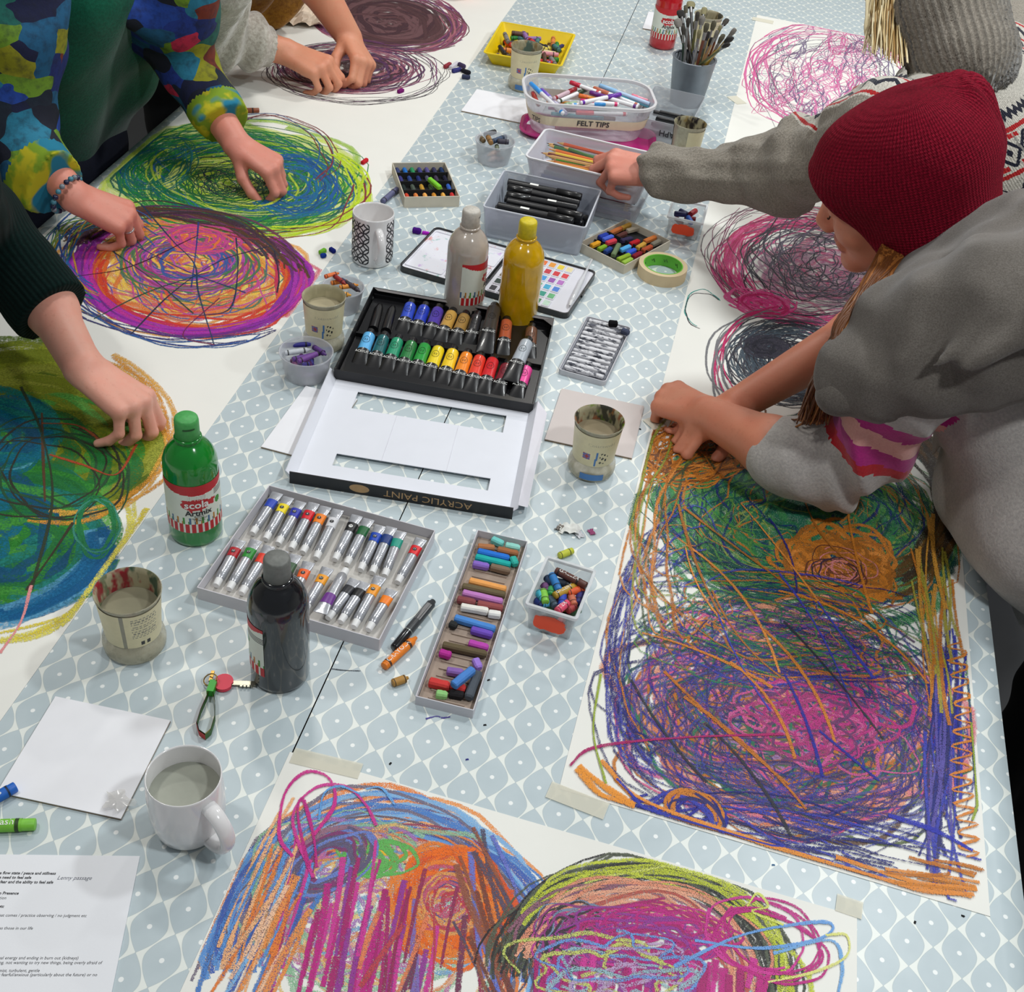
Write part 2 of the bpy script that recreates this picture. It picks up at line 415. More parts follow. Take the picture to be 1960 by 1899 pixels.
# ------------------------------------------------------------------ paper and wax scribbles
def paper_mat(name, rgb):
    m = new_mat(name); nt, N, L, b = nodes(m); tc = N.new('ShaderNodeTexCoord')
    c = mixc(N, L, noise(N, L, tc.outputs['Object'], 14, 5), lin(tuple(v-6 for v in rgb)), lin(rgb))
    L.new(c, b.inputs['Base Color']); b.inputs['Roughness'].default_value = .7; b.inputs['Specular IOR Level'].default_value = .2
    add_bump(N, L, b, noise(N, L, tc.outputs['Object'], 500, 3), .12, .0006)
    return m
m_paper = paper_mat('cartridge_paper', (240, 239, 232))
m_paper_white = paper_mat('copy_paper', (242, 243, 247))
PZ = .0009
def crayon_mat(rgb, cover=.82, grain=900, soft=.12):
    key = ('crayon', rgb, cover, grain, soft)
    if key in _mats: return _mats[key]
    m = new_mat('wax_crayon'); nt, N, L, b = nodes(m); tc = N.new('ShaderNodeTexCoord')
    b.inputs['Base Color'].default_value = (*lin(rgb), 1); b.inputs['Roughness'].default_value = .55; b.inputs['Specular IOR Level'].default_value = .3
    mp = N.new('ShaderNodeMapping'); mp.inputs['Location'].default_value = tuple(v*.0137*(soft > .42) for v in rgb); L.new(tc.outputs['Object'], mp.inputs[0])
    g = noise(N, L, mp.outputs[0], grain, 4 if soft > .42 else 2, .6); lo = noise(N, L, tc.outputs['Object'], 60, 2)
    uv = N.new('ShaderNodeUVMap'); su = N.new('ShaderNodeSeparateXYZ'); L.new(uv.outputs[0], su.inputs[0])
    f = lambda op, a, b=None, c=None: mathn(N, L, op, a, b, c)
    e = f('ABSOLUTE', f('SUBTRACT', su.outputs[0], .5)); edge = maprange(N, L, e, .5-soft*2, .5, 0, .35)
    thr = f('ADD', f('ADD', 1-cover, edge), f('MULTIPLY', f('SUBTRACT', lo, .5), .35))
    thr = f('ADD', .32 if cover < .94 else .27, f('MULTIPLY', thr, .40))
    al = maprange(N, L, f('SUBTRACT', g, thr), -.05 if soft < .42 else -.10, .06 if soft < .42 else .24, 0, 1 if soft < .42 else .9)
    L.new(al, b.inputs['Alpha']); _mats[key] = m; return m
class Scribble:
    """crayon strokes on a sheet: thin ribbons of wax, each a hair above the last"""
    n = 0
    def __init__(s, z, on=None): s.on = on; s.b = MB(); s.b.uv = []; s.mats = []; s.z = z; s.k = 0
    def fit(s, P):
        """keep the marks on the sheet: origin, two edges, inset"""
        if s.on is None: return P
        o, e, f = [np.array(v[:2]) for v in s.on]; M_ = np.linalg.inv(np.stack([e, f], 1)); uv = (P-o) @ M_.T
        ie, jf = .006/np.linalg.norm(e), .006/np.linalg.norm(f)
        uv[:, 0] = np.clip(uv[:, 0], ie, 1-ie); uv[:, 1] = np.clip(uv[:, 1], jf, 1-jf); return o+uv @ np.stack([e, f], 1).T
    def slot(s, m):
        if m not in s.mats: s.mats.append(m)
        return s.mats.index(m)
    def ribbon(s, pts, width, mat):
        """pts: frame pixels of the marks, put back onto the sheet; width in metres"""
        z = s.z+s.k*3e-6; s.k += 1
        P = s.fit(np.array([at(px, py, z)[:2] for px, py in pts])); T = np.gradient(P, axis=0); T /= np.linalg.norm(T, axis=1, keepdims=True)+1e-9
        Nn = np.stack([-T[:, 1], T[:, 0]], 1); n = len(P)
        ws = width*(1+.25*np.sin(np.arange(n)*.31+s.k)); 
        A = P+Nn*ws[:, None]/2; B = P-Nn*ws[:, None]/2
        zz = z+2.6e-6*np.arange(n)/n; vs = [(a[0], a[1], h_) for a, h_ in zip(A, zz)]+[(c[0], c[1], h_) for c, h_ in zip(B, zz)]
        s.b.add(vs, [(n+i, n+i+1, i+1, i) for i in range(n-1)], s.slot(mat))
        for i in range(n-1): s.b.uv += [(1, 0), (1, 0), (0, 0), (0, 0)]
    def ovals(s, c, rx, ry, rot, n, r0, r1, cols, w=(.003, .006), turns=1.2, jit=.06, wob=.05, shift=(0, 0), cover=.82, arc=None, soft=.12, grain=900, seed=1):
        R = random.Random(seed); ca, sa = math.cos(math.radians(rot)), math.sin(math.radians(rot))
        for i in range(n):
            col = R.choice(cols); t0 = R.uniform(0, 6.28); tt = turns*6.283*R.uniform(.7, 1.2)
            if arc: t0 = math.radians(R.uniform(arc[0], arc[0]+15)); tt = math.radians(arc[1]-arc[0]+R.uniform(-15, 15))
            ra, rb = R.uniform(r0, r1), R.uniform(r0, r1); cx = c[0]+R.gauss(0, jit)*rx+shift[0]*i/n; cy = c[1]+R.gauss(0, jit)*ry+shift[1]*i/n
            p1, p2, p3 = R.uniform(0, 6), R.uniform(0, 6), R.uniform(0, 6); ex = R.uniform(-.08, .08)
            npt = max(14, int(abs(tt)/6.283*46)); pts = []
            for k in range(npt):
                q = k/(npt-1); t = t0+tt*q; r = ra+(rb-ra)*q+wob*(math.sin(2.3*t+p1)+.6*math.sin(3.7*t+p2)+.4*math.sin(7.1*t+p3))
                x = rx*(r+ex)*math.cos(t); y = ry*(r-ex)*math.sin(t)
                pts.append((cx+ca*x-sa*y, cy+sa*x+ca*y))
            s.ribbon(pts, R.uniform(*w), crayon_mat(col, cover, grain, soft))
    def zigzag(s, a, b, amp, n, col, w, cover=.85, seed=1):
        R = random.Random(seed); a = np.array(a, float); b = np.array(b, float); d = b-a; nn = np.array([-d[1], d[0]])/np.hypot(*d); pts = []
        for i in range(n*8+1):
            q = i/(n*8); pts.append(a+d*q+nn*amp*math.sin(q*n*6.283)*(1+.3*math.sin(i*.7))+nn*R.uniform(-.06, .06)*amp)
        s.ribbon(pts, w, crayon_mat(col, cover))
    def line(s, pts, w, col, cover=.85, seed=0, soft=.12):
        P = [np.array(p, float) for p in pts]; out = []
        P = [2*P[0]-P[1]]+P+[2*P[-1]-P[-2]]
        for i in range(1, len(P)-2):
            for k in range(9):
                t = k/9; p0, p1, p2, p3 = P[i-1:i+3]
                out.append(.5*((2*p1)+(-p0+p2)*t+(2*p0-5*p1+4*p2-p3)*t*t+(-p0+3*p1-3*p2+p3)*t**3))
        out.append(P[-2]); s.ribbon(out, w, crayon_mat(col, cover, soft=soft))
    def strokes(s, c, rx, ry, ang, n, length, cols, w=(.003, .006), cover=.8, bend=.1, seed=1, spread=8, soft=.12):
        R = random.Random(seed)
        for i in range(n):
            a = R.uniform(0, 6.28); q = math.sqrt(R.random()); x, y = c[0]+rx*q*math.cos(a), c[1]+ry*q*math.sin(a)
            th = math.radians(ang+R.gauss(0, spread)); l = length*R.uniform(.5, 1.2); bd = R.uniform(-bend, bend)*l
            pts = [(x+math.cos(th)*l*(k/8-.5)-math.sin(th)*bd*(1-(k/4-1)**2), y+math.sin(th)*l*(k/8-.5)+math.cos(th)*bd*(1-(k/4-1)**2)) for k in range(9)]
            s.ribbon(pts, R.uniform(*w), crayon_mat(R.choice(cols), cover, soft=soft))
    def done(s, name, parent, label):
        o = s.b.build(name, s.mats, None, label=label); o.parent = parent; return o
def sheet(pts, z0, z1, name, mat, label, cat, curl=0, group=None, X=None):
    b = MB(); b.poly([(p[0], p[1]) for p in pts], z0, z1); o = b.build(name, mat); return tag(o, label, cat, group)

TL, BL, BR = at(1449, 29), at(1070, 1510), at(1895, 1755); TR = BR+(TL-BL)
roll_left = sheet([(-1.18, .45), (-.662, .45), (-.662, 4.1), (-1.18, 4.1)], .0002, PZ, 'paper_roll', m_paper, 'long white paper roll with the green and rainbow oval drawings', 'paper')
roll_right = sheet([BL, BR, TR, TL], .0002, PZ, 'paper_roll', m_paper, 'long white paper roll under the beanie wearer with pink, black and green-blue scribbles', 'paper')
a, b_ = at(555, 1440), at(1640, 1755); dn = (at(345, 1899)-a).normalized()*.52
sheet_near = sheet([a+dn, b_+Vector((0, -.52, 0)), b_, a], .0002, PZ, 'drawing_paper', m_paper, 'white drawing sheet at the near table end with two crayoned arches', 'paper')

ON_L = ((-1.18, .45), (.518, 0), (0, 3.65)); ON_R = (BL, BR-BL, TL-BL); ON_N = (a+dn, (b_+Vector((0, -.52, 0)))-(a+dn), -dn)
# dark purple double oval, far left
s = Scribble(PZ+2e-5, ON_L)
br = [(84, 54, 58), (96, 62, 66), (74, 46, 54), (110, 76, 80)]; pu = [(110, 60, 110), (88, 50, 92), (150, 84, 110), (70, 44, 66), (176, 110, 122)]
s.ovals((742, 42), 128, 50, 6, 60, .1, .95, br, (.010, .02), 1.3, .05, cover=.9, seed=3)
s.ovals((742, 40), 142, 58, 6, 22, .85, 1.05, pu+br, (.003, .006), 1.5, .03, seed=4)
s.ovals((672, 132), 150, 50, 2, 46, .25, .98, pu, (.003, .006), 1.5, .05, cover=.75, seed=5)
s.ovals((678, 128), 120, 40, 2, 20, .1, .7, pu+br, (.006, .012), 1.2, .1, cover=.7, seed=6)
s.ovals((680, 138), 168, 54, 2, 7, .92, 1.06, [(120, 60, 120), (70, 60, 70)], (.0015, .002), 1.6, .03, seed=7)
s.done('oval_scribble', roll_left, 'dark purple-brown double oval scribble')
# green oval
s = Scribble(PZ+2.1e-5, ON_L)
G = [(24, 116, 74), (30, 132, 66), (46, 150, 60), (20, 96, 84), (28, 104, 54), (24, 110, 80)]; Yg = [(186, 214, 58), (206, 226, 66), (160, 200, 52), (214, 226, 120)]; Bl = [(32, 92, 160), (28, 110, 150), (24, 80, 130)]
s.ovals((455, 345), 240, 106, 4, 46, .2, 1.04, Yg, (.014, .026), 1.2, .06, wob=.08, cover=.86, soft=.4, seed=11)
s.ovals((450, 345), 226, 98, 4, 62, .42, 1.0, G, (.003, .007), 1.2, .07, wob=.09, cover=.72, seed=12)
s.ovals((455, 345), 222, 94, 4, 20, .5, 1.0, Bl+G+G, (.0025, .005), 1.2, .07, wob=.1, seed=13)
s.ovals((455, 345), 200, 86, 4, 12, .4, 1.0, Yg, (.003, .006), .5, .06, wob=.03, cover=.6, seed=131)
s.ovals((555, 350), 100, 62, 10, 22, .4, 1.0, Bl, (.003, .005), 1.2, .12, seed=14)
s.ovals((440, 348), 110, 44, 3, 20, .1, 1.0, Yg, (.006, .012), 1.2, .1, cover=.72, seed=15)
s.ovals((435, 350), 90, 36, 3, 26, .2, 1.1, [(30, 96, 60), (36, 70, 60), (40, 110, 60), (40, 40, 70)], (.0018, .003), 1.6, .12, wob=.12, seed=16)
s.ovals((530, 290), 110, 70, 14, 6, .8, 1.05, Bl+[(130, 50, 60)], (.0022, .003), 1.1, .07, arc=(190, 380), seed=17)
s.ovals((492, 350), 208, 96, 4, 6, .95, 1.0, [(206, 230, 50), (190, 220, 40)], (.005, .008), .6, .02, arc=(-50, 80), cover=.75, seed=18)
s.ovals((490, 348), 212, 98, 4, 3, .97, 1.0, [(140, 40, 60)], (.003, .004), .6, .02, arc=(-20, 80), seed=19)
s.ovals((300, 320), 80, 46, -25, 10, .5, 1.1, [(34, 110, 96), (40, 120, 130)], (.002, .003), 1.3, .1, seed=20)
s.done('oval_scribble', roll_left, 'green and blue oval scribble')
# rainbow oval
s = Scribble(PZ+2.2e-5, ON_L)
warm = [(232, 160, 52), (238, 196, 70), (226, 120, 50), (240, 210, 90), (214, 90, 110), (222, 150, 60)]
s.ovals((362, 520), 210, 106, 4, 70, .15, .98, warm, (.006, .014), 1.1, .09, wob=.1, cover=.84, soft=.3, seed=31)
s.ovals((362, 525), 190, 95, 4, 26, .3, 1.0, [(200, 70, 150), (70, 120, 90), (60, 90, 160), (120, 70, 160), (220, 80, 60)], (.002, .005), 1.0, .1, wob=.1, cover=.75, seed=310)
s.ovals((362, 500), 130, 62, 3, 40, .2, 1.0, [(180, 80, 170), (96, 70, 150), (70, 120, 80), (230, 120, 70), (60, 90, 160), (240, 190, 80), (160, 60, 120)], (.003, .006), 1.3, .06, seed=32)
s.ovals((380, 460), 75, 30, 3, 18, .1, 1.0, [(226, 90, 110), (230, 120, 60), (200, 70, 140)], (.003, .006), 1.2, .1, seed=33)
s.ovals((368, 528), 212, 108, 4, 20, .88, 1.0, [(214, 60, 40), (200, 40, 90), (220, 100, 40)], (.005, .009), .7, .03, arc=(-30, 190), cover=.76, seed=34)
s.ovals((362, 524), 212, 110, 4, 22, .96, 1.06, [(140, 40, 160), (170, 50, 170), (110, 40, 130), (190, 50, 150)], (.004, .008), .8, .02, wob=.03, arc=(-50, 200), seed=35)
s.ovals((345, 500), 220, 100, 8, 30, .86, 1.02, [(88, 40, 84), (70, 44, 60), (110, 60, 90), (60, 60, 70), (90, 60, 40)], (.004, .008), .5, .03, arc=(180, 330), cover=.78, seed=36)
s.ovals((215, 500), 120, 95, 20, 22, .7, 1.1, [(40, 120, 110), (50, 90, 160), (120, 150, 60), (40, 80, 100), (190, 140, 50)], (.002, .004), .5, .1, arc=(90, 280), seed=37)
s.ovals((350, 530), 245, 116, 6, 9, .97, 1.06, [(40, 90, 160), (40, 110, 80), (60, 60, 120)], (.002, .003), .6, .02, arc=(40, 190), seed=38)
for i, (p, c) in enumerate([([(270, 390), (330, 460), (372, 505), (380, 560), (410, 660)], (30, 60, 90)), ([(380, 425), (375, 480), (366, 550)], (40, 60, 130)), ([(452, 455), (455, 520), (440, 590), (380, 605)], (30, 50, 80)), ([(525, 480), (534, 530), (530, 560)], (40, 40, 60)),
        ([(140, 530), (250, 510), (380, 450)], (60, 30, 50)), ([(180, 610), (280, 560), (400, 520)], (30, 80, 70)), ([(250, 640), (330, 560), (420, 500), (520, 470)], (40, 50, 70)), ([(410, 660), (350, 640), (420, 570)], (120, 40, 80)), ([(200, 470), (300, 540), (370, 600)], (40, 70, 60)), ([(260, 470), (360, 520), (470, 560)], (40, 60, 110))]):
    s.line(p, .0028, c, seed=i)
s.done('oval_scribble', roll_left, 'rainbow oval scribble with a purple rim')
# green pastel double oval, near left
s = Scribble(PZ+2.3e-5, ON_L)
ol = [(128, 140, 30), (150, 160, 40), (110, 126, 26), (164, 170, 60), (96, 120, 30)]; gr = [(50, 140, 50), (70, 156, 60), (36, 120, 60), (96, 170, 70)]; te = [(10, 110, 140), (16, 96, 130), (30, 130, 120), (20, 84, 120)]
s.ovals((60, 830), 250, 170, 8, 70, .2, .98, ol, (.014, .03), 1.2, .05, cover=1.0, soft=.45, grain=300, seed=41)
s.ovals((90, 860), 170, 110, 8, 40, .1, .9, gr+ol[:2], (.012, .026), 1.2, .1, cover=.98, soft=.45, grain=300, seed=42)
s.ovals((20, 1020), 200, 150, 10, 70, .1, .98, gr+te, (.012, .026), 1.2, .08, cover=1.0, soft=.45, grain=300, seed=43)
s.ovals((0, 830), 110, 70, 8, 20, .1, 1.0, te+[(90, 170, 190)], (.012, .022), 1.2, .1, cover=.95, soft=.45, grain=300, seed=44)
s.ovals((10, 1050), 210, 130, -18, 26, .85, 1.0, [(10, 96, 150), (20, 110, 160), (90, 160, 200)], (.01, .018), .4, .03, arc=(10, 100), cover=.98, soft=.45, grain=300, seed=45)
s.ovals((30, 1050), 235, 160, -22, 6, .98, 1.06, [(226, 206, 60), (232, 220, 90)], (.007, .010), .4, .02, arc=(-5, 110), cover=.8, soft=.3, seed=46)
s.ovals((75, 815), 240, 172, 8, 4, .99, 1.06, [(230, 170, 70), (220, 150, 50)], (.007, .010), .4, .02, arc=(-70, 75), cover=.8, soft=.3, seed=47)
s.ovals((100, 900), 140, 100, 5, 8, .5, 1.1, [(50, 50, 40), (40, 80, 50)], (.003, .004), .9, .15, seed=48)
s.ovals((185, 1010), 40, 56, 0, 5, .8, 1.1, [(30, 120, 70), (60, 140, 120)], (.003, .004), 1.2, .06, seed=49)
for p, c in [([(80, 790), (82, 860), (86, 960)], (90, 60, 40)), ([(95, 870), (160, 890), (222, 908), (262, 850)], (170, 70, 40)), ([(40, 740), (80, 830), (100, 960), (60, 1130)], (50, 60, 40)), ([(140, 1000), (100, 1060), (50, 1130)], (60, 50, 40)), ([(0, 1250), (40, 1190), (60, 1120)], (232, 150, 150)), ([(80, 810), (150, 815), (200, 850)], (140, 70, 40))]:
    s.line(p, .004, c)
s.done('oval_scribble', roll_left, 'smudged olive, green and blue pastel oval')
# pink tangle, far right
s = Scribble(PZ+2e-5, ON_R)
pk = [(226, 110, 170), (236, 140, 190), (214, 90, 150), (150, 110, 150), (120, 100, 140)]
R = random.Random(5)
for i in range(75):
    cx, cy = R.uniform(1485, 1690), R.uniform(75, 235)
    s.ovals((cx, cy), R.uniform(16, 52), R.uniform(12, 34), R.uniform(-30, 30), 1, .8, 1.1, pk, (.002, .0034), 2.6, .3, wob=.16, cover=.78, seed=100+i)
s.ovals((1590, 150), 160, 100, 4, 14, .86, 1.05, [(230, 120, 176), (226, 100, 160)], (.003, .005), .8, .04, wob=.06, seed=52)
s.ovals((1600, 160), 150, 100, 4, 12, .6, 1.05, [(110, 100, 120), (130, 90, 130)], (.0015, .002), 1.2, .06, wob=.09, seed=53)
s.done('oval_scribble', roll_right, 'pink and violet tangled scribble')
# magenta and black double oval
s = Scribble(PZ+2.1e-5, ON_R)
mg = [(206, 30, 110), (190, 24, 96), (220, 50, 130), (226, 90, 150)]; bk = [(60, 58, 70), (44, 44, 54), (86, 78, 96), (110, 100, 120)]
s.ovals((1550, 520), 175, 106, 8, 30, .75, 1.05, mg, (.003, .006), 1.1, .04, seed=61)
s.ovals((1570, 530), 150, 80, 8, 34, .0, 1.0, [(200, 110, 160), (190, 140, 170), (214, 60, 130)], (.006, .014), 1.0, .14, wob=.12, cover=.6, seed=62)
s.ovals((1580, 505), 165, 96, 8, 44, .2, 1.0, bk, (.0018, .0036), 1.0, .1, wob=.1, seed=63)
s.ovals((1540, 500), 172, 110, 8, 8, .95, 1.1, [(130, 40, 90), (110, 110, 110)], (.0015, .002), 1.3, .05, seed=64)
s.ovals((1460, 580), 60, 24, 10, 14, .3, 1.0, mg, (.004, .008), 1.2, .2, seed=65)
s.ovals((1520, 690), 135, 84, 8, 60, .3, 1.0, bk[:2]+[(70, 84, 96)], (.002, .0036), 1.4, .07, seed=66)
s.ovals((1470, 665), 50, 24, 8, 30, .2, 1.0, bk[:2], (.003, .005), 1.5, .14, seed=67)
s.ovals((1480, 700), 110, 96, 0, 10, .95, 1.15, [(196, 30, 100), (120, 120, 124)], (.0026, .004), .5, .05, arc=(120, 260), seed=68)
s.ovals((1345, 592), 36, 34, 0, 2, .95, 1.05, [(30, 160, 150), (40, 40, 50)], (.002, .0026), .8, .05, arc=(100, 330), seed=69)
s.done('oval_scribble', roll_right, 'magenta and black double oval scribble')
# green above, blue below: the big near drawing
s = Scribble(PZ+2.2e-5, ON_R)
g2 = [(34, 110, 84), (40, 124, 92), (30, 92, 72), (60, 140, 80), (90, 150, 70), (24, 84, 80)]; og = [(206, 126, 44), (190, 112, 36), (222, 140, 60), (170, 104, 40)]; nb = [(40, 44, 150), (34, 40, 120), (60, 66, 170), (50, 50, 110)]
s.ovals((1530, 1000), 300, 175, 12, 90, .0, .98, g2, (.008, .016), 1.1, .1, wob=.12, cover=.74, seed=71)
s.ovals((1545, 990), 300, 180, 12, 70, .2, 1.04, g2+nb[1:2]+[(30, 60, 60)]+og[:1]+[(150, 170, 80), (60, 140, 90)], (.0022, .0046), 1.0, .09, wob=.09, cover=.66, seed=72)
s.ovals((1660, 960), 170, 170, 20, 34, .75, 1.05, [(70, 52, 30), (96, 66, 30), (60, 46, 34), (110, 76, 30)], (.006, .012), .5, .04, arc=(-90, 30), cover=.74, seed=73)
s.ovals((1610, 1085), 104, 68, 16, 40, .1, 1.0, og, (.005, .010), .9, .16, wob=.16, cover=.78, seed=74)
s.ovals((1605, 1095), 70, 40, 16, 14, .2, 1.0, [(110, 60, 40), (214, 130, 130), (60, 40, 60)], (.002, .003), 1.3, .2, seed=75)
s.ovals((1330, 860), 110, 60, -10, 26, .3, 1.1, og+[(120, 72, 40)], (.003, .005), 1.4, .2, wob=.15, seed=76)
s.ovals((1525, 1380), 292, 192, 14, 100, .05, .98, [(226, 130, 140), (232, 160, 130), (222, 130, 90), (214, 110, 160), (150, 120, 170)], (.007, .015), 1.0, .1, wob=.13, cover=.7, seed=77)
s.ovals((1515, 1375), 335, 215, 14, 50, .15, 1.02, og[:2]+g2[:2]+[(96, 110, 70), (100, 80, 110), (110, 84, 70), (214, 90, 140)], (.0028, .006), 1.0, .1, wob=.13, cover=.74, seed=78)
s.ovals((1515, 1385), 338, 220, 14, 60, .3, 1.08, nb+[(84, 88, 170)], (.0018, .004), 1.1, .09, wob=.13, cover=.58, seed=79)
s.ovals((1560, 1380), 130, 74, 14, 30, .1, 1.1, [(190, 50, 130), (170, 60, 120), (206, 90, 150), (110, 60, 110)], (.003, .006), .8, .25, wob=.2, cover=.7, seed=80)
s.ovals((1500, 1200), 300, 100, 12, 44, .2, 1.1, g2+g2+nb+og[:2], (.002, .0042), .8, .14, wob=.12, cover=.62, seed=81)
s.ovals((1290, 1230), 120, 240, 8, 22, .75, 1.1, nb+nb+og[:1], (.002, .004), .5, .08, wob=.09, arc=(90, 270), cover=.62, seed=82)
s.ovals((1330, 1010), 110, 210, 10, 15, .7, 1.1, og+[(150, 160, 60), (70, 90, 60)], (.0025, .005), .5, .1, wob=.1, arc=(90, 270), cover=.66, seed=83)
s.strokes((1805, 1440), 32, 150, 92, 34, 320, nb+[(90, 80, 160)], (.003, .005), .8, .06, 84, 5)
s.strokes((1560, 1600), 230, 46, 16, 26, 330, nb, (.0022, .004), .74, .1, 85, 8)
s.strokes((1490, 1090), 190, 160, 62, 10, 300, og+nb[:2], (.003, .005), .8, .1, 86, 16)
s.strokes((1480, 1330), 220, 170, 55, 14, 300, og[:2]+nb+[(50, 50, 60)], (.003, .005), .8, .1, 87, 22)
s.strokes((1800, 1180), 36, 160, 85, 22, 240, [(196, 120, 40), (170, 160, 60), (210, 150, 60)], (.003, .006), .75, .06, 88, 6)
s.zigzag((1838, 1230), (1850, 1640), 20, 15, (214, 130, 50), .0035, seed=3)
s.zigzag((1240, 1520), (1290, 1610), 70, 4, nb[0], .0045, seed=5)
s.ovals((1330, 1560), 60, 36, 30, 7, .8, 1.1, nb+og[:1], (.004, .006), 1.5, .12, seed=89)
s.line([(1105, 1470), (1150, 1520), (1215, 1545), (1150, 1500), (1108, 1465)], .009, (236, 150, 50))
s.line([(1150, 1455), (1230, 1530), (1420, 1600), (1640, 1670), (1860, 1715)], .006, (230, 146, 60)); s.line([(1600, 1640), (1760, 1690), (1870, 1700)], .007, (226, 140, 56)); s.line([(1620, 1665), (1740, 1700), (1865, 1712)], .006, (226, 140, 60))
s.line([(1090, 1465), (1140, 1430), (1300, 1412), (1500, 1405)], .004, (170, 30, 100)); s.line([(1700, 1560), (1790, 1590), (1862, 1628)], .007, (44, 50, 170)); s.line([(1180, 1490), (1300, 1600), (1500, 1620)], .003, (50, 60, 170))
s.line([(1150, 1290), (1136, 1400), (1160, 1500)], .003, (150, 170, 50)); s.line([(1885, 1390), (1880, 1500), (1862, 1570)], .003, (150, 170, 60))
s.strokes((1800, 1670), 60, 30, 12, 10, 150, og, (.004, .006), .8, .05, 90, 5)
s.done('oval_scribble', roll_right, 'green oval joined to a blue and pink oval in heavy crayon')
# two arches, near sheet
s = Scribble(PZ+2e-5, ON_N)
pc = [(240, 180, 130), (236, 150, 80), (244, 196, 160), (232, 130, 60)]; sb = [(96, 150, 214), (80, 130, 200), (130, 180, 226), (70, 100, 180)]; mgn = [(190, 40, 130), (206, 60, 150), (170, 40, 110), (150, 60, 150)]
s.ovals((735, 1830), 330, 290, 4, 34, .72, 1.0, pc, (.005, .010), .5, .03, arc=(170, 365), cover=.74, seed=201)
s.ovals((730, 1830), 335, 295, 4, 34, .74, 1.03, sb+[(120, 110, 130)], (.003, .007), .5, .03, arc=(165, 360), cover=.78, seed=202)
s.ovals((740, 1800), 270, 230, 4, 16, .75, 1.02, [(110, 90, 100), (150, 60, 90), (190, 80, 60), (90, 80, 110), (230, 130, 60)], (.002, .004), .5, .05, arc=(160, 380), cover=.76, seed=203)
s.ovals((700, 1760), 210, 170, 0, 46, .15, 1.0, [(170, 120, 190), (120, 170, 214), (240, 180, 150), (150, 200, 160), (200, 110, 170), (240, 200, 120), (230, 150, 90)], (.003, .008), 1.2, .16, wob=.12, cover=.62, seed=204)
s.ovals((860, 1730), 96, 92, 0, 30, .6, 1.1, [(238, 110, 30), (236, 130, 50), (224, 90, 40)], (.004, .009), .9, .12, wob=.12, cover=.78, seed=205)
s.ovals((860, 1725), 60, 60, 0, 20, .1, 1.0, [(190, 60, 80), (230, 160, 90), (200, 90, 120), (90, 80, 140)], (.003, .005), 1.3, .15, cover=.7, seed=206)
s.ovals((715, 1640), 60, 34, 10, 9, .3, 1.0, [(236, 190, 40), (240, 210, 80), (100, 180, 90)], (.004, .007), 1.2, .2, seed=207)
s.ovals((620, 1650), 80, 46, -30, 14, .5, 1.2, [(150, 110, 130), (100, 90, 120), (130, 60, 110), (110, 130, 200)], (.003, .006), 1.2, .2, seed=208)
s.strokes((680, 1810), 170, 120, 101, 34, 250, mgn, (.004, .008), .82, .03, 209, 4)
s.strokes((830, 1840), 160, 90, 99, 16, 200, [(150, 50, 90), (190, 70, 80), (120, 60, 90), (230, 130, 90), (130, 110, 180)], (.003, .006), .76, .03, 210, 8)
s.strokes((950, 1800), 46, 140, 70, 16, 260, [(120, 70, 60), (150, 90, 70), (110, 120, 200), (90, 80, 100)], (.004, .008), .74, .05, 211, 7)
s.strokes((500, 1800), 60, 130, 113, 34, 320, pc+sb, (.003, .007), .74, .05, 212, 4)
s.ovals((1225, 1890), 275, 235, 8, 44, .86, 1.05, [(50, 50, 50), (90, 96, 80), (70, 74, 64), (40, 40, 44)], (.002, .004), .5, .03, arc=(175, 385), cover=.76, seed=213)
s.ovals((1240, 1880), 280, 230, 8, 7, .88, 1.02, [(200, 210, 70), (214, 220, 110), (190, 200, 60)], (.003, .006), .5, .03, arc=(200, 390), cover=.7, seed=214)
s.ovals((1230, 1880), 240, 190, 8, 24, .7, 1.02, [(230, 150, 120), (236, 170, 140), (150, 100, 120), (190, 90, 80)], (.003, .006), .5, .05, arc=(180, 380), cover=.72, seed=215)
s.ovals((1110, 1800), 80, 60, 0, 26, .3, 1.2, [(60, 56, 60), (150, 60, 130), (120, 140, 170), (190, 70, 150)], (.002, .004), 1.3, .16, wob=.15, cover=.76, seed=216)
s.ovals((1260, 1800), 120, 52, 4, 26, .3, 1.1, mgn, (.002, .004), 1.5, .22, wob=.15, cover=.8, seed=217)
s.strokes((1140, 1885), 130, 34, 98, 46, 90, mgn, (.005, .009), .84, .02, 218, 5)
s.strokes((1330, 1885), 150, 34, 96, 26, 80, mgn, (.005, .009), .84, .02, 219, 5)
s.ovals((1190, 1870), 180, 80, 0, 9, .2, 1.1, [(150, 190, 200), (190, 160, 200), (110, 160, 220), (200, 210, 110)], (.003, .006), 1.2, .2, wob=.15, cover=.66, seed=220)
s.ovals((1460, 1810), 100, 60, 20, 5, .85, 1.1, mgn[:2], (.0025, .0036), 1.2, .18, seed=221)
s.line([(1290, 1850), (1420, 1790), (1560, 1765), (1595, 1775), (1560, 1800), (1450, 1815), (1330, 1800)], .004, (110, 160, 220)); s.line([(1480, 1825), (1590, 1800), (1612, 1850), (1605, 1899)], .004, (120, 170, 220))
s.line([(1430, 1735), (1450, 1710), (1470, 1735), (1440, 1745), (1500, 1770)], .003, (214, 220, 110)); s.line([(1470, 1880), (1560, 1860), (1620, 1830), (1620, 1790), (1580, 1790)], .003, (220, 220, 130))
s.line([(560, 1640), (535, 1600), (545, 1520), (585, 1478), (630, 1490), (640, 1540), (600, 1600)], .0042, (206, 50, 140)); s.line([(600, 1680), (560, 1570), (600, 1510), (660, 1505), (700, 1540), (720, 1580)], .004, (206, 60, 146)); s.line([(590, 1660), (570, 1560), (580, 1530), (600, 1600), (606, 1660)], .004, (190, 40, 130))
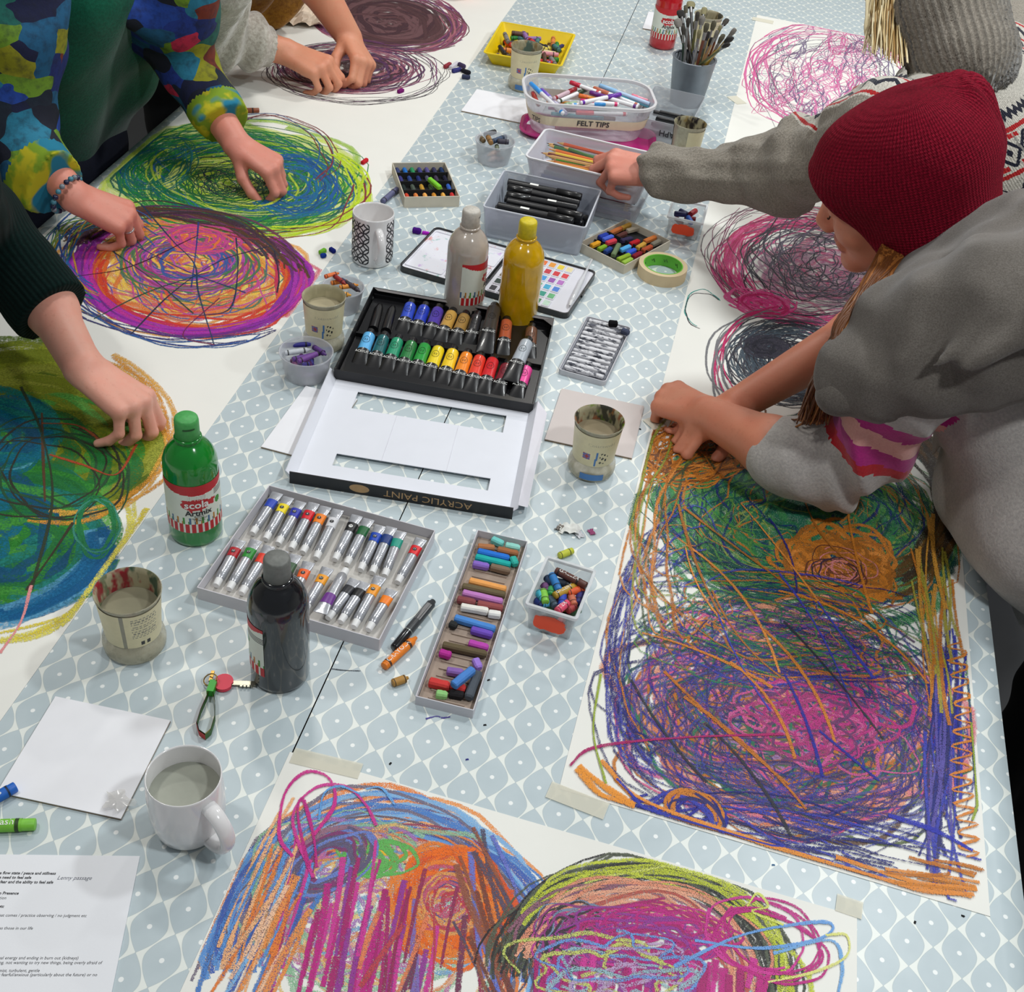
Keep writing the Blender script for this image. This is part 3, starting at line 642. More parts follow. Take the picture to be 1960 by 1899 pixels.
s.line([(610, 1570), (620, 1520), (650, 1505), (690, 1520)], .003, (100, 160, 220)); s.line([(700, 1510), (730, 1508), (756, 1540)], .003, (110, 170, 226))
s.done('arch_scribble', sheet_near, 'two arches in peach, blue, magenta and black crayon')

# masking tape on the sheet corners
m_tape = clear_mat('masking_tape_strip', (236, 232, 214), .42, .5)
def tape_strip(a, b, w, label):
    A, B = at(*a), at(*b); d = B-A; t = MB(); t.box((0, 0, 0), (d.length, w, .0003)); o = t.build('tape_strip', m_tape, None, (A+B)/2+Vector((0, 0, .0016)), math.atan2(d.y, d.x))
    tag(o, label, 'tape', 'masking tape strips')
tape_strip((560, 1447), (690, 1478), .022, 'translucent tape strip on the top left corner of the near sheet')
tape_strip((1050, 1512), (1160, 1555), .024, 'translucent tape strip on the near left corner of the right paper roll')
tape_strip((1440, 36), (1480, 44), .03, 'translucent tape strip on the far corner of the right paper roll')
tape_strip((1400, 185), (1420, 200), .03, 'translucent tape strip on the long edge beside the pink tangled scribble')
tape_strip((1240, 815), (1285, 800), .03, 'translucent tape strip on the paper edge beside the round-board card')
tape_strip((1600, 1728), (1650, 1745), .022, 'translucent tape strip on the top right corner of the near sheet')
# printed handout
m_ink = plain('black_ink', (40, 40, 46), .6, .05); m_pen = plain('grey_ballpoint', (110, 112, 124), .6, .05)
A, Bp, D = at(268, 1640), at(0, 1637), at(222, 1899)
ex = (A-Bp).normalized(); ey = Vector((-ex.y, ex.x, 0))
X = Matrix((ex, ey, Vector((0, 0, 1)))).transposed().to_4x4(); X.translation = Vector((A.x, A.y, 0))
t = MB(); t.box((-.105, -.1485, .0008), (.21, .297, .0012)); hand = t.build('printed_handout', m_paper_white); hand.matrix_world = X
tag(hand, 'white printed handout with a handwritten note at the near left corner', 'paper')
ty = MB()
nt_ = MB(); low_ = MB()
def lines(x, y, s, size, bold=0, mat=0, shear=.12, c=None):
    P = at(x, y, .0016); q = X.inverted() @ P; vs, fs = text_geo(s, size, shear, bold); mx = max(v[0] for v in vs)
    sx = .93
    (nt_ if mat else low_ if y > 1800 else ty).add([(q.x+(v[0]-mx)*sx, q.y+v[1], .00155) for v in vs], fs, 0)
for x, y, s, b_ in [(107, 1672, 'in a flow state / peace and stillness', 1), (60, 1680, 'we need to feel safe', 1), (102, 1689, 'y fear and the ability to feel safe', 1), (36, 1710, 'in Presence', 1), (12, 1719, 'ation', 0), (8, 1735, 'etc', 1),
        (166, 1753, 'tice what comes / practice observing / no judgment etc', 0), (63, 1777, 'ness those in our life', 0), (150, 1834, 'adrenal energy and ending in burn out (kidneys)', 0), (196, 1843, 'freezing, not wanting to try new things, being overly afraid of', 0), (76, 1858, 'n, mist, turbulent, gentle', 0), (186, 1866, 'overly fearful/anxious (particularly about the future) or no', 0)]:
    lines(x, y, s, .0047, .00012 if b_ else 0)
lines(176, 1681, 'Lenny passage', .0066, 0, 1, .35)
ty.build('printed_text', m_ink, hand); low_.build('printed_text', m_ink, hand); nt_.build('handwritten_note', m_pen, hand, label='handwritten grey ink note')
# canvas boards
m_board = plain('white_primed_board', (240, 240, 244), .75, .02, 30); m_core = plain('board_core', (150, 128, 104), .9, .1)
m_board_grey = plain('pinkish_grey_board', (206, 196, 192), .75, .02, 30)  # even pinkish-grey face, picked for one board only
def board(px, z, label, grey_face=False, th=.003):
    c, a, w_, d_ = quad_frame(*px, z+th); t = thing('canvas_board', label, 'board', (c.x, c.y, z), a, 'canvas boards')
    b = MB(); b.box((0, 0, th*.85), (w_, d_, th*.3), 0); b.build('primed_face', m_board_grey if grey_face else m_board, t)
    b = MB(); b.box((0, 0, th*.35), (w_, d_, th*.7), 0); b.build('core', m_core, t); return t
board([(104, 1332), (325, 1379), (231, 1570), (-2, 1514)], .0004, 'white square canvas board beside the plain white mug')
board([(598, 742), (672, 760), (618, 886), (486, 851)], .0004, 'white canvas board poking out from under the open box lid')
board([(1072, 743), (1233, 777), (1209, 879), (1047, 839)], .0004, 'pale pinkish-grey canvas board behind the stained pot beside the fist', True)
board([(917, 171), (1040, 196), (1030, 243), (880, 209)], .0004, 'white canvas board beside the felt tip tub')
board([(1240, 22), (1290, 30), (1283, 64), (1232, 53)], .0004, 'small white board behind the red paint bottle')
t = MB(); X2 = Matrix.Translation(at(225, 1535, .0045))
pts = [(math.cos(a)*(.016+.006*math.sin(3*a+1)), math.sin(a)*(.013+.004*math.sin(5*a)), .0006+.003*abs(math.sin(4*a))) for a in [i*6.283/24 for i in range(24)]]
t.add([(0, 0, .005)]+pts, [(0, i+1, (i+1) % 24+1) for i in range(24)], 0, True, X2)
tag(t.build('crumpled_tape', clear_mat('crumpled_tape', (225, 222, 216), .35)), 'crumpled scrap of clear tape on the corner of the white square board', 'scrap')
# ------------------------------------------------------------------ bottles, pots, mugs, tubs
def px_r(c, half, z):
    p = at(c[0], c[1], z); return half*(p-Vector((0, 0, H))).dot(_F)/FPX
def face_cam(p): return math.atan2(-p.y, -p.x)
m_white_ink = plain('white_print', (240, 240, 236), .5, .02); m_red_print = plain('red_print', (196, 36, 44), .45, .05)
m_label = plain('label_paper', (226, 232, 220), .5, .03); m_dark_print = plain('dark_print', (34, 34, 40), .5, .05)
m_brush1 = plain('print_blue', (70, 110, 150), .5); m_brush2 = plain('print_ochre', (190, 130, 50), .5); m_brush3 = plain('print_green', (70, 150, 60), .5)
_bh = at(376, 1016); BH = height_to(_bh, 797)
def bottle(base, paint, cap_rgb, label, turn=0, front=True, wraps=True, coat=.6, paint_var=.12):
    r = .0362; k = BH/.205
    t = thing('paint_bottle', label, 'bottle', (base.x, base.y, 0))
    mp = plain('paint_filled_plastic', paint, .16, paint_var, 40, coat=coat)
    b = MB()
    prof = [(0, .0015), (r*.86, 0), (r*.97, .003), (r, .009), (r, .128*k), (r*.985, .136*k), (r*.9, .147*k), (r*.74, .157*k), (r*.56, .164*k), (r*.47, .167*k), (r*.45, .169*k), (r*.50, .170*k), (r*.50, .173*k), (r*.43, .174*k), (0, .174*k)]
    b.lathe(prof, 48); b.build('bottle_body', mp, t)
    c = MB(); cr = r*.445
    c.lathe([(cr*.9, .173*k), (cr, .1745*k), (cr*.98, .199*k), (cr*.93, .203*k), (cr*.8, .205*k), (0, .2046*k)], 36)
    c.add([(cr*1.01*math.cos(a), cr*1.01*math.sin(a), z*k) for z in (.192, .1945) for a in [turn+face_cam(base)-.5+i*.1 for i in range(11)]], [(i, i+1, 12+i, 11+i) for i in range(10)], 1)
    c.build('cap', [plain('cap_plastic', cap_rgb, .5, .14, 200), plain('cap_groove', tuple(int(v*.5) for v in cap_rgb), .6)], t)
    if not wraps: return t
    ph = face_cam(base)+turn; R = r*1.012; z0, z1 = .030*k, .114*k; half = 1.75
    fn = lambda x, y: (R*math.cos(ph+x/R), R*math.sin(ph+x/R), z0+y)
    hh = z1-z0; ww = 2*half*R
    def col(u, v):
        x = (u-.5)*ww/.0724; y = v
        if v > .93-.13*max(0, 1-(2.2*(u-.5))**2): return 1
        if v < .19: return 0 if (u*15) % 1 < .36 else 1
        if v < .33 and (u*15+.1) % 1 < .5 and abs((u*15+.1) % 1-.25) < .30-(v-.19)*1.2: return 3+int(u*15) % 3
        d = min(((x+.02)/.29)**2+((y-.60)/.115)**2, ((x-.29)/.09)**2+((y-.63)/.035)**2, ((x+.22)/.07)**2+((y-.68)/.03)**2, ((x+.12)/.03)**2+((y-.49)/.05)**2, ((x-.06)/.025)**2+((y-.49)/.05)**2, ((x-.3)/.04)**2+((y-.57)/.04)**2)
        if d < 1: return 1
        if ((x-.44)/.07)**2+((y-.56)/.07)**2 < 1: return 5
        if x > .36 and .66 < y < .82 and int(v*90) % 3 == 0: return 2
        return 0
    l = MB(); raster(l, 90, 64, ww, hh, fn, col)
    fo = lambda dx, dy, dr=1.012: (lambda x, y: (R*dr*math.cos(ph+(x+dx)/R), R*dr*math.sin(ph+(x+dx)/R), z0+hh*dy+y))
    put_text(l, 'scola', .0165, fo(-.001, .6), 6, bold=.0004)
    put_text(l, 'Artmix', .0125, fo(.001, .425), 2, bold=.0003)
    for i, s_ in enumerate(('Brilliant', 'ready mixed', 'Tempera')): put_text(l, s_, .0042, fo(.001, .355-.04*i), 2)
    for q in (-.0095, .0, .0055, .0105):
        l.tube([fo(q-.003, .70)(0, 0), fo(q-.002, .80)(0, 0), fo(q+.0015, .80)(0, 0), fo(q+.0005, .70)(0, 0)], .0004, 5, 6)
    l.build('label', [m_label, m_red_print, m_dark_print, m_brush1, m_brush2, m_brush3, m_white_ink], t, label='white paper label with red splash logo and painted brushes')
    return t
bottle(_bh, (16, 128, 40), (74, 164, 84), 'green ready-mix paint bottle beside the olive pastel oval', .12)
bk_base = at(537, 1288)
bottle(bk_base, (20, 22, 27), (112, 114, 110), 'black paint bottle standing in front of the silver tube tray', -1.95-.35, paint_var=.2)
bottle(at(903, 400, BH), (184, 172, 160), (196, 190, 180), 'grey-white paint bottle standing on the black watercolour tin', 1.55)
yb = bottle(at(1012, 421, BH), (206, 160, 8), (210, 190, 24), 'yellow paint bottle speckled with paint at the watercolour tin', 3.1, wraps=False, paint_var=.22)
bottle(at(1266, 88), (190, 20, 34), (190, 24, 34), 'red paint bottle at the far end beside the brush bucket', .25)

def pot_mat():
    m = new_mat('cloudy_yoghurt_pot'); nt, N, L, b = nodes(m); tc = N.new('ShaderNodeTexCoord')
    g = noise(N, L, tc.outputs['Object'], 45, 5, .65)
    c = mixc(N, L, maprange(N, L, g, .5, .75), lin((214, 208, 182)), lin((128, 122, 96)))
    L.new(c, b.inputs['Base Color']); b.inputs['Roughness'].default_value = .22
    L.new(maprange(N, L, g, .4, .7, .42, .85), b.inputs['Alpha']); return m
m_pot = pot_mat()
def stain_mat(name, cols, seed):
    m = new_mat(name); nt, N, L, b = nodes(m); tc = N.new('ShaderNodeTexCoord'); mp = N.new('ShaderNodeMapping'); mp.inputs['Location'].default_value = (seed, seed*2, 0); mp.inputs['Scale'].default_value = (1, 1, .5)
    L.new(tc.outputs['Object'], mp.inputs[0]); c = lin((170, 160, 128))
    prev = mixc(N, L, noise(N, L, mp.outputs[0], 60, 4), lin((150, 144, 116)), lin((196, 188, 156)))
    for i, q in enumerate(cols):
        mp2 = N.new('ShaderNodeMapping'); mp2.inputs['Location'].default_value = (i*3.1+seed, i, 2); L.new(mp.outputs[0], mp2.inputs[0])
        prev = mixc(N, L, maprange(N, L, noise(N, L, mp2.outputs[0], 38, 3, .6), .52, .6), prev, lin(q))
    L.new(prev, b.inputs['Base Color']); b.inputs['Roughness'].default_value = .35; return m
m_pot_label = plain('cream_print', (222, 212, 172), .4, .06, 90); m_pot_blue = plain('pot_blue', (72, 124, 184), .4); m_pot_black = plain('pot_black', (36, 36, 38), .4); m_pot_red = plain('pot_red', (176, 60, 60), .4); m_pot_grey = plain('pot_grey', (150, 146, 128), .4)
def water_mat(rgb): return plain('murky_water', rgb, .5, .12, 30, spec=.15)
PH_ = height_to(at(1137, 897), 803)
def pot(rim, half, label, stains, water=.058, water_rgb=(140, 130, 106), turn=0, back=False, seed=1, h=None, wrap=True):
    h = h or PH_; p = at(*rim, h); R = px_r(rim, half, h); s = R/.0385; k = h/.086
    t = thing('yoghurt_pot', label, 'pot', (p.x, p.y, 0))
    pr = [(.026*s, 0), (.034*s, .001), (.0365*s, .006), (.0372*s, .013*k), (.036*s, .019*k), (.0325*s, .0245*k), (.0315*s, .028*k), (.0332*s, .045*k), (.0352*s, .066*k), (.0362*s, .080*k), (.0385*s, .0845*k), (.0388*s, .086*k), (.0378*s, .0866*k)]
    b = MB(); b.lathe([(0, .0008)]+pr, 44); b.build('pot_wall', m_pot, t)
    i = MB(); i.lathe([(.0378*s, .0866*k), (.0355*s, .084*k), (.0348*s, .079*k), (.0338*s, .064*k), (.0318*s, .044*k), (.0303*s, .028*k)], 44); i.build('stained_inside', stain_mat('dried_paint', stains, seed), t)
    w_ = MB(); w_.lathe([(0, water*k), (.0312*s+.0018*s*(water-.04)/.02, water*k)], 40); w_.build('painting_water', water_mat(water_rgb), t)
    if wrap:
        ph = face_cam(p)+turn; z0, z1 = .0265*k, .079*k
        def fn(x, y):
            r = (.0322*s+(.0364-.0322)*s*(y/(z1-z0)))*1.012; a = ph+x/(.0345*s); return (r*math.cos(a), r*math.sin(a), z0+y)
        ww = 2*2.4*.0345*s
        def front(u, v):
            x = (u-.5)*4.8
            if not (.03 < v < .97): return 0
            if -.55 < x < -.2 and .22 < v < .42:
                q = (x+.55)/.35; y = (v-.22)/.2
                return 3 if abs(q-.5) < .08 or abs(y-.5) < .1 or abs(abs(q-.5)-abs(y-.5)) < .08 else 1
            if .02 < x < .12 and .02 < v < .5 and abs((x-.02)-(v*.18)) < .05: return 1
            if .2 < x < .62 and .12 < v < .48 and (math.sin(x*23+v*9)*math.sin(v*31-x*11)) > .35: return 2
            return 0
        def rear(u, v):
            x = (u-.5)*4.8
            if -.62 < x < -.48: return 4
            if -.25 < x < .65 and .3 < v < .92 and int(v*44) % 2 == 0 and math.sin(x*50+v*200) > -.6: return 4
            if -.1 < x < .35 and .03 < v < .2: return 2 if int(u*260) % 2 and .05 < v < .17 else 0
            return 0
        l = MB(); raster(l, 110, 36, ww, z1-z0, fn, rear if back else front)
        if not back: put_text(l, 'Cotteswold', .0088*s, lambda x, y: fn((x+.008)*1.0, .72*(z1-z0)+y) if True else 0, 4)
        l.build('label', [m_pot_label, m_pot_blue, m_pot_black, m_pot_red, m_pot_grey], t, label='cream printed pot label')
        bl = MB()
        def fn2(x, y): r = .0378*s; a = ph+x/(.036*s); return (r*math.cos(a), r*math.sin(a), .006*k+y)
        if not back: raster(bl, 24, 4, .036*s, .010*k, fn2, lambda u, v: 0); bl.build('base_label', m_pot_blue, t, label='blue band near the pot base')
    return t
pot((1148, 803), 49, 'stained pot of brown water in front of the white board by the fist', [(190, 120, 40), (110, 140, 30), (60, 60, 50), (150, 90, 60)], .064, (134, 122, 98), .1, seed=2)
pot((244, 1130), 64, 'large clear-based pot of murky water left of the black bottle', [(60, 90, 70), (150, 40, 50), (110, 120, 90)], .060, (136, 132, 110), .2, True, seed=5)
pot((620, 566), 42, 'clean cream pot at the left corner of the acrylic paint box', [(190, 182, 152)], .066, (170, 160, 132), -.1, seed=3)
pot((1009, 88), 31, 'cream pot standing in front of the yellow tray', [(90, 110, 100), (150, 130, 90), (110, 100, 80)], .05, (120, 116, 96), 0, seed=7, h=PH_*1.08)
pot((1322, 235), 32, 'cream pot in front of the brush bucket by the reaching sleeve', [(90, 80, 60), (40, 36, 40), (160, 140, 90)], .05, (96, 88, 66), 2.4, True, seed=8, h=PH_*1.1, wrap=True)
pot((1357, 28), 28, 'cream pot at the far end behind the paint brushes', [(120, 110, 80), (80, 80, 70)], .05, (110, 104, 84), 1.0, True, seed=9, h=PH_*1.05)

# mugs
m_glaze = plain('white_glaze', (232, 230, 230), .12, .02, 10, coat=.5)
def handle(b, R, zlo, zhi, out, wdt, mat=0, flat=.5):
    pts = []
    for i in range(15):
        a = -math.pi/2+math.pi*i/14; pts.append((R+out*math.cos(a)-.004*(abs(i-7) == 7), 0, (zlo+zhi)/2+(zhi-zlo)/2*math.sin(a)))
    b.tube(pts, wdt, 12, mat, flat=flat)
# plain mug
h = .092; p = at(351, 1484, h); R = px_r((351, 1484), 73, h)
t = thing('mug', 'plain white mug of water at the near left with its handle towards us', 'mug', (p.x, p.y, 0), face_cam(p)+.55)
b = MB(); b.lathe([(0, .003), (R*.72, .003), (R*.76, 0), (R*.80, .001), (R*.90, .008), (R*1.0, .026), (R*1.03, .045), (R*1.02, .07), (R*.99, h-.003), (R*.985, h), (R*.965, h+.0006), (R*.945, h-.002), (R*.95, .06), (R*.94, .03), (R*.8, .010), (0, .009)], 56); b.build('mug_body', m_glaze, t)
b = MB(); handle(b, R*.985, .014, h-.016, .030, .0092, flat=.62); b.build('handle', m_glaze, t)
b = MB(); b.lathe([(0, .064), (R*.948, .064)], 48); b.build('water', water_mat((158, 160, 148)), t)
# lattice mug
h = .1; p = at(715, 405, h); R = px_r((715, 405), 40, h)
t = thing('mug', 'white mug with black interlaced-circle lattice pattern', 'mug', (p.x, p.y, 0), face_cam(p)+.28)
b = MB(); b.lathe([(0, .003), (R*.86, .003), (R*.9, 0), (R*.97, .003), (R, .012), (R, h-.003), (R*.99, h), (R*.965, h), (R*.95, h-.004), (R*.94, .012), (0, .008)], 52); b.build('mug_body', m_glaze, t)
b = MB(); handle(b, R*.985, .018, h-.020, .024, .0075, flat=.8); b.build('handle', m_glaze, t)
b = MB(); b.lathe([(0, .05), (R*.945, .05)], 40); b.build('tea', water_mat((150, 130, 110)), t)
rr = R*1.008
def lat(u, v):
    x, y = u*9, v*3.9; 
    for cx in (math.floor(x*2)/2, math.floor(x*2)/2+.5):
        for cy in (math.floor(y*2)/2, math.floor(y*2)/2+.5):
            if (int(round(cx*2))+int(round(cy*2))) % 2 == 0:
                d = math.hypot(x-cx, y-cy)
                if abs(d-.5) < .055: return 0
    return None
b = MB(); circ = 2*math.pi*rr; span = circ*.86
raster(b, 420, 144, span, h-.016, lambda x, y: (rr*math.cos(math.pi+x/rr), rr*math.sin(math.pi+x/rr), .008+y), lambda u, v: lat(u, v))
b.build('printed_lattice', m_dark_print, t)

# small round tubs
def tub(rim, half, h, label, wall=(206, 208, 214), alpha=.34, taper=.8, name='round_tub'):
    p = at(*rim, h); R = px_r(rim, half, h); t = thing(name, label, 'tub', (p.x, p.y, 0))
    b = MB(); b.lathe([(0, .001), (R*taper*.93, .0005), (R*taper, .004), (R*.97, h-.004), (R*1.0, h-.003), (R*1.02, h), (R*.99, h+.0006), (R*.965, h-.002), (R*taper*.97, .005), (0, .0025)], 44)
    b.build('tub_wall', clear_mat('frosted_tub', wall, alpha, .3), t); 
    return t, p, R
m_wrap = {}
def crayon(name, label, cat, X, length, r, rgb, group=None, wrapper=True, tip=True, text=None, wrap_rgb=None):
    t = thing(name, label, cat, (0, 0, 0), 0, group); t.matrix_world = X
    wx = plain('wax', rgb, .45, .08, 150); b = MB(); L_ = length
    prof = [(0, 0), (r*.92, 0), (r, .0006), (r, L_-(r*1.6 if tip else .0006))]+([(r*.75, L_-r*1.5), (r*.4, L_-.0004), (0, L_)] if tip else [(r*.92, L_), (0, L_)])
    XX = Matrix.Rotation(math.pi/2, 4, 'Y')
    b.lathe(prof, 14, 0, XX); b.build('wax_stick', wx, t)
    if wrapper:
        c = MB(); c.lathe([(r*1.07, L_*.06), (r*1.07, L_*.8)], 14, 0, XX); wm = plain('crayon_wrapper', wrap_rgb or rgb, .6, .1, 150)
        dk = plain('wrapper_band', tuple(int(v*.35) for v in rgb), .6)
        c.lathe([(r*1.09, L_*.09), (r*1.09, L_*.14)], 14, 1, XX); c.lathe([(r*1.09, L_*.70), (r*1.09, L_*.76)], 14, 1, XX)
        if text:
            rt = r*1.1; put_text(c, text, min(r*1.7, L_*.78/(len(text)*.62)), lambda x, y: (L_*.43+x, -rt*math.sin(-y/rt), rt*math.cos(y/rt)), 2)
        c.build('paper_wrapper', [wm, dk, m_white_ink], t)
    return t
def lie(p0, p1, z):
    """matrix for a stick whose axis runs from pixel p0 to pixel p1 at height z"""
    return seg_frame(at(*p0, z), at(*p1, z)), (at(*p1, z)-at(*p0, z)).length
def jumble(t_p, R, z0, n, items, maxlen, seed, label, group, cat='crayon', name='crayon', rr=.0042, wrapper=True):
    g = random.Random(seed)
    for i in range(n):
        cn, rgb = items[i % len(items)]; a = g.uniform(0, 6.28); q = R*.45*math.sqrt(g.random()); L_ = maxlen*g.uniform(.6, 1)
        th = g.uniform(0, 6.28); c = Vector((t_p.x+q*math.cos(a), t_p.y+q*math.sin(a), z0+rr+(i//3)*rr*1.7)); tl = g.uniform(-.12, .12)
        d = Vector((math.cos(th)*math.cos(tl), math.sin(th)*math.cos(tl), math.sin(tl)))
        X = seg_frame(c-d*L_/2, c+d*L_/2); lb = label.format(c=cn)
        crayon(name, lb, cat, X, L_, rr*g.uniform(.85, 1.1), rgb, group, wrapper and g.random() < .7)
t, p, R = tub((586, 672), 51, .048, 'frosted round tub of purple crayons left of the acrylic paint box')
for i, (a, b_, c_, n_, L2) in enumerate([((540, 662), (612, 657), (44, 40, 130), 'long navy crayon at the back of the frosted purple tub', 0), ((545, 676), (604, 668), (196, 200, 206), 'pale grey crayon across the frosted purple tub', 0), ((560, 688), (620, 676), (92, 50, 130), 'violet crayon at the front of the frosted purple tub', 0), ((570, 692), (630, 668), (110, 60, 140), 'plum crayon leaning to the right in the frosted purple tub', 0), ((600, 664), (628, 682), (80, 44, 116), 'dark violet crayon stub at the right of the frosted purple tub', 0)]):
    X, l = lie(a, b_, .034+.003*i); crayon('crayon', n_, 'crayon', X, l*.86, .0042, c_, 'purple crayons in the frosted tub')
jumble(p, R*.85, .006, 7, [('deep purple', (84, 44, 120)), ('lilac', (150, 110, 180)), ('indigo', (50, 44, 130)), ('mauve', (130, 80, 120)), ('blue-violet', (80, 70, 160)), ('grape', (100, 40, 110)), ('slate violet', (110, 100, 140))], .05, 4, '{c} crayon stub low in the frosted tub left of the paint box', 'purple crayons in the frosted tub')
t, p, R = tub((657, 548), 40, .045, 'frosted round tub of orange and navy crayons behind the clean cream pot')
for i, (a, b_, c_, n_) in enumerate([((622, 530), (652, 522), (224, 110, 50), 'bright orange crayon topmost in the tub behind the clean cream pot'), ((634, 542), (668, 536), (214, 120, 40), 'amber crayon lying flat in the tub behind the clean cream pot'), ((652, 535), (684, 552), (40, 52, 90), 'navy crayon lying across the tub behind the clean cream pot'), ((650, 550), (690, 545), (220, 140, 50), 'yellow-orange crayon at the front of the tub behind the clean cream pot'), ((662, 540), (692, 560), (60, 50, 60), 'charcoal crayon at the right of the tub behind the clean cream pot'), ((640, 528), (664, 546), (150, 40, 40), 'dark red crayon at the back of the tub behind the clean cream pot'), ((640, 560), (676, 566), (226, 160, 60), 'honey-coloured crayon by the near wall of the tub behind the clean cream pot')]):
    X, l = lie(a, b_, .034+.0025*i); crayon('crayon', n_, 'crayon', X, l*.9, .004, c_, 'orange and navy crayons in the tub')
t, p, R = tub((948, 268), 38, .05, 'small frosted round tub of dark pastel stubs between the felt tips and the lattice mug', alpha=.3)
jumble(p, R*.8, .004, 8, [('salmon', (196, 130, 110)), ('pale pink', (210, 170, 160)), ('dusty rose', (176, 120, 110)), ('peach', (220, 170, 140)), ('rust', (150, 80, 60)), ('umber', (100, 80, 66)), ('slate', (90, 100, 110)), ('sage', (120, 126, 100))], .03, 14, '{c} pastel stub low in the small frosted tub', 'pastel stubs in the small frosted tub', 'pastel', 'pastel_stick', .0055, False)
for i, (a, b_, c_, n_) in enumerate([((928, 258), (948, 252), (40, 40, 44), 'black'), ((918, 262), (926, 270), (110, 90, 60), 'olive-brown'), ((940, 272), (968, 262), (50, 70, 100), 'blue-black'), ((952, 270), (974, 272), (60, 56, 70), 'violet-grey'), ((934, 262), (940, 274), (150, 110, 60), 'tan')]):
    X, l = lie(a, b_, .036+.002*i); crayon('pastel_stick', n_+' pastel stub on top of the small frosted tub', 'pastel', X, max(l, .02), .0055, c_, 'pastel stubs in the small frosted tub', True, False)
# clear round lid behind the acrylic box
p = at(757, 553, .01); R = px_r((757, 553), 56, .01); t = thing('plastic_cover', 'clear round plastic lid lying behind the acrylic paint box', 'lid', (p.x, p.y, 0))
b = MB(); b.lathe([(R, 0), (R*1.01, .006), (R*.97, .010), (R*.9, .010), (R*.86, .005), (0, .005)], 44); b.build('lid_shell', clear_mat('clear_plastic', (226, 230, 230), .12, .08), t)
# brush bucket
h = .115; p = at(1330, 110, h); R = px_r((1330, 110), 42, h); t = thing('metal_bucket', 'grey galvanised bucket packed with used paint brushes', 'bucket', (p.x, p.y, 0))
b = MB(); b.lathe([(0, .001), (R*.74, 0), (R*.76, .003), (R, h-.003), (R*1.03, h-.0015), (R*1.03, h), (R*.985, h), (R*.74, .004), (0, .003)], 44)
b.build('bucket_wall', plain('galvanised_tin', (136, 142, 150), .42, .12, 30, metal=.55), t)
b = MB(); b.tube([(R*.96*math.cos(a), R*.96*math.sin(a), h-.001) for a in [i*math.pi/16 for i in range(33)]], .0014, 6); b.build('rolled_rim', plain('galvanised_tin', (136, 142, 150), .42, .12, 30, metal=.55), t)
g = random.Random(21)
kinds = [('flat', (60, 44, 36)), ('round', (40, 40, 40)), ('flat', (150, 130, 70)), ('round', (90, 60, 40)), ('flat', (100, 100, 96)), ('round', (130, 90, 50))]
spots = [(1302, 20), (1312, 10), (1322, 4), (1336, 22), (1345, 30), (1357, 60), (1368, 40), (1380, 48), (1393, 36), (1408, 55), (1400, 72), (1330, 40), (1349, 14), (1318, 34), (1296, 36), (1364, 72), (1385, 66), (1340, 56), (1308, 48), (1374, 58), (1394, 84), (1354, 44)]
hd = ['black', 'dark brown', 'charcoal', 'olive', 'pale wood', 'grey-green', 'sand', 'rust', 'khaki', 'mustard', 'straw', 'dark blue', 'umber', 'grey', 'ebony', 'orange', 'ochre', 'silver-grey', 'dark green', 'tan', 'moss', 'chestnut']
hc = [(28, 28, 30), (60, 40, 30), (52, 52, 54), (90, 90, 50), (176, 140, 96), (96, 106, 92), (180, 160, 110), (140, 80, 50), (130, 120, 80), (170, 140, 50), (190, 170, 100), (40, 50, 80), (84, 64, 48), (120, 120, 120), (24, 22, 22), (190, 110, 50), (160, 120, 60), (150, 152, 156), (40, 60, 46), (170, 130, 90), (100, 104, 60), (110, 60, 40)]
for i, (x, y) in enumerate(spots):
    zt = h+.055+.045*g.random(); q = at(x, y, zt); a0 = math.atan2(q.y-p.y, q.x-p.x); f = Vector((p.x+R*.8*math.cos(a0)*.9*min(1, math.hypot(q.x-p.x, q.y-p.y)/R), p.y+R*.8*math.sin(a0)*.9*min(1, math.hypot(q.x-p.x, q.y-p.y)/R), h))
    d = (q-f).normalized(); bot = f-d*.085
    if bot.z < .006: bot = f-d*((f.z-.006)/d.z)
    rr_ = math.hypot(bot.x-p.x, bot.y-p.y)
    if rr_ > R*.62: bot.x = p.x+(bot.x-p.x)*R*.62/rr_; bot.y = p.y+(bot.y-p.y)*R*.62/rr_
    t = thing('paint_brush', f'{hd[i]} paint brush with a worn {"flat" if i % 2 == 0 else "round"} tip in the grey bucket', 'brush', (0, 0, 0), 0, 'paint brushes in the grey bucket')
    X = seg_frame(bot, q); t.matrix_world = X; l = (q-bot).length; XX = Matrix.Rotation(math.pi/2, 4, 'Y'); wd = g.uniform(.8, 1.5)
    b = MB(); b.lathe([(0, 0), (.002, .001), (.0036, l*.3), (.0028*wd, l-.042)], 8, 0, XX); b.build('brush_handle', plain('brush_paint', hc[i], .4, .15, 80), t)
    sy = 1.9 if i % 2 == 0 else 1.0
    b = MB(); b.lathe([(.003*wd, -.042), (.0034*wd, -.03), (.0034*wd, -.022)], 10, 0, Matrix.Translation((l, 0, 0)) @ XX @ Matrix.Scale(1, 4, (1, 0, 0))); b.build('ferrule', plain('ferrule_tin', (150, 150, 150), .35, .1, 60, metal=.7), t)
    b = MB(); b.lathe([(.0034*wd, -.022), (.0048*wd, -.010), (.004*wd, -.002), (.0, .001)], 10, 0, Matrix.Translation((l, 0, 0)) @ XX @ Matrix.Scale(sy, 4, (0, 1, 0))); b.build('bristles', plain('stiff_bristle', [(40, 38, 36), (84, 80, 64), (136, 130, 96), (60, 56, 50), (120, 116, 110)][i % 5], .85, .2, 300), t)
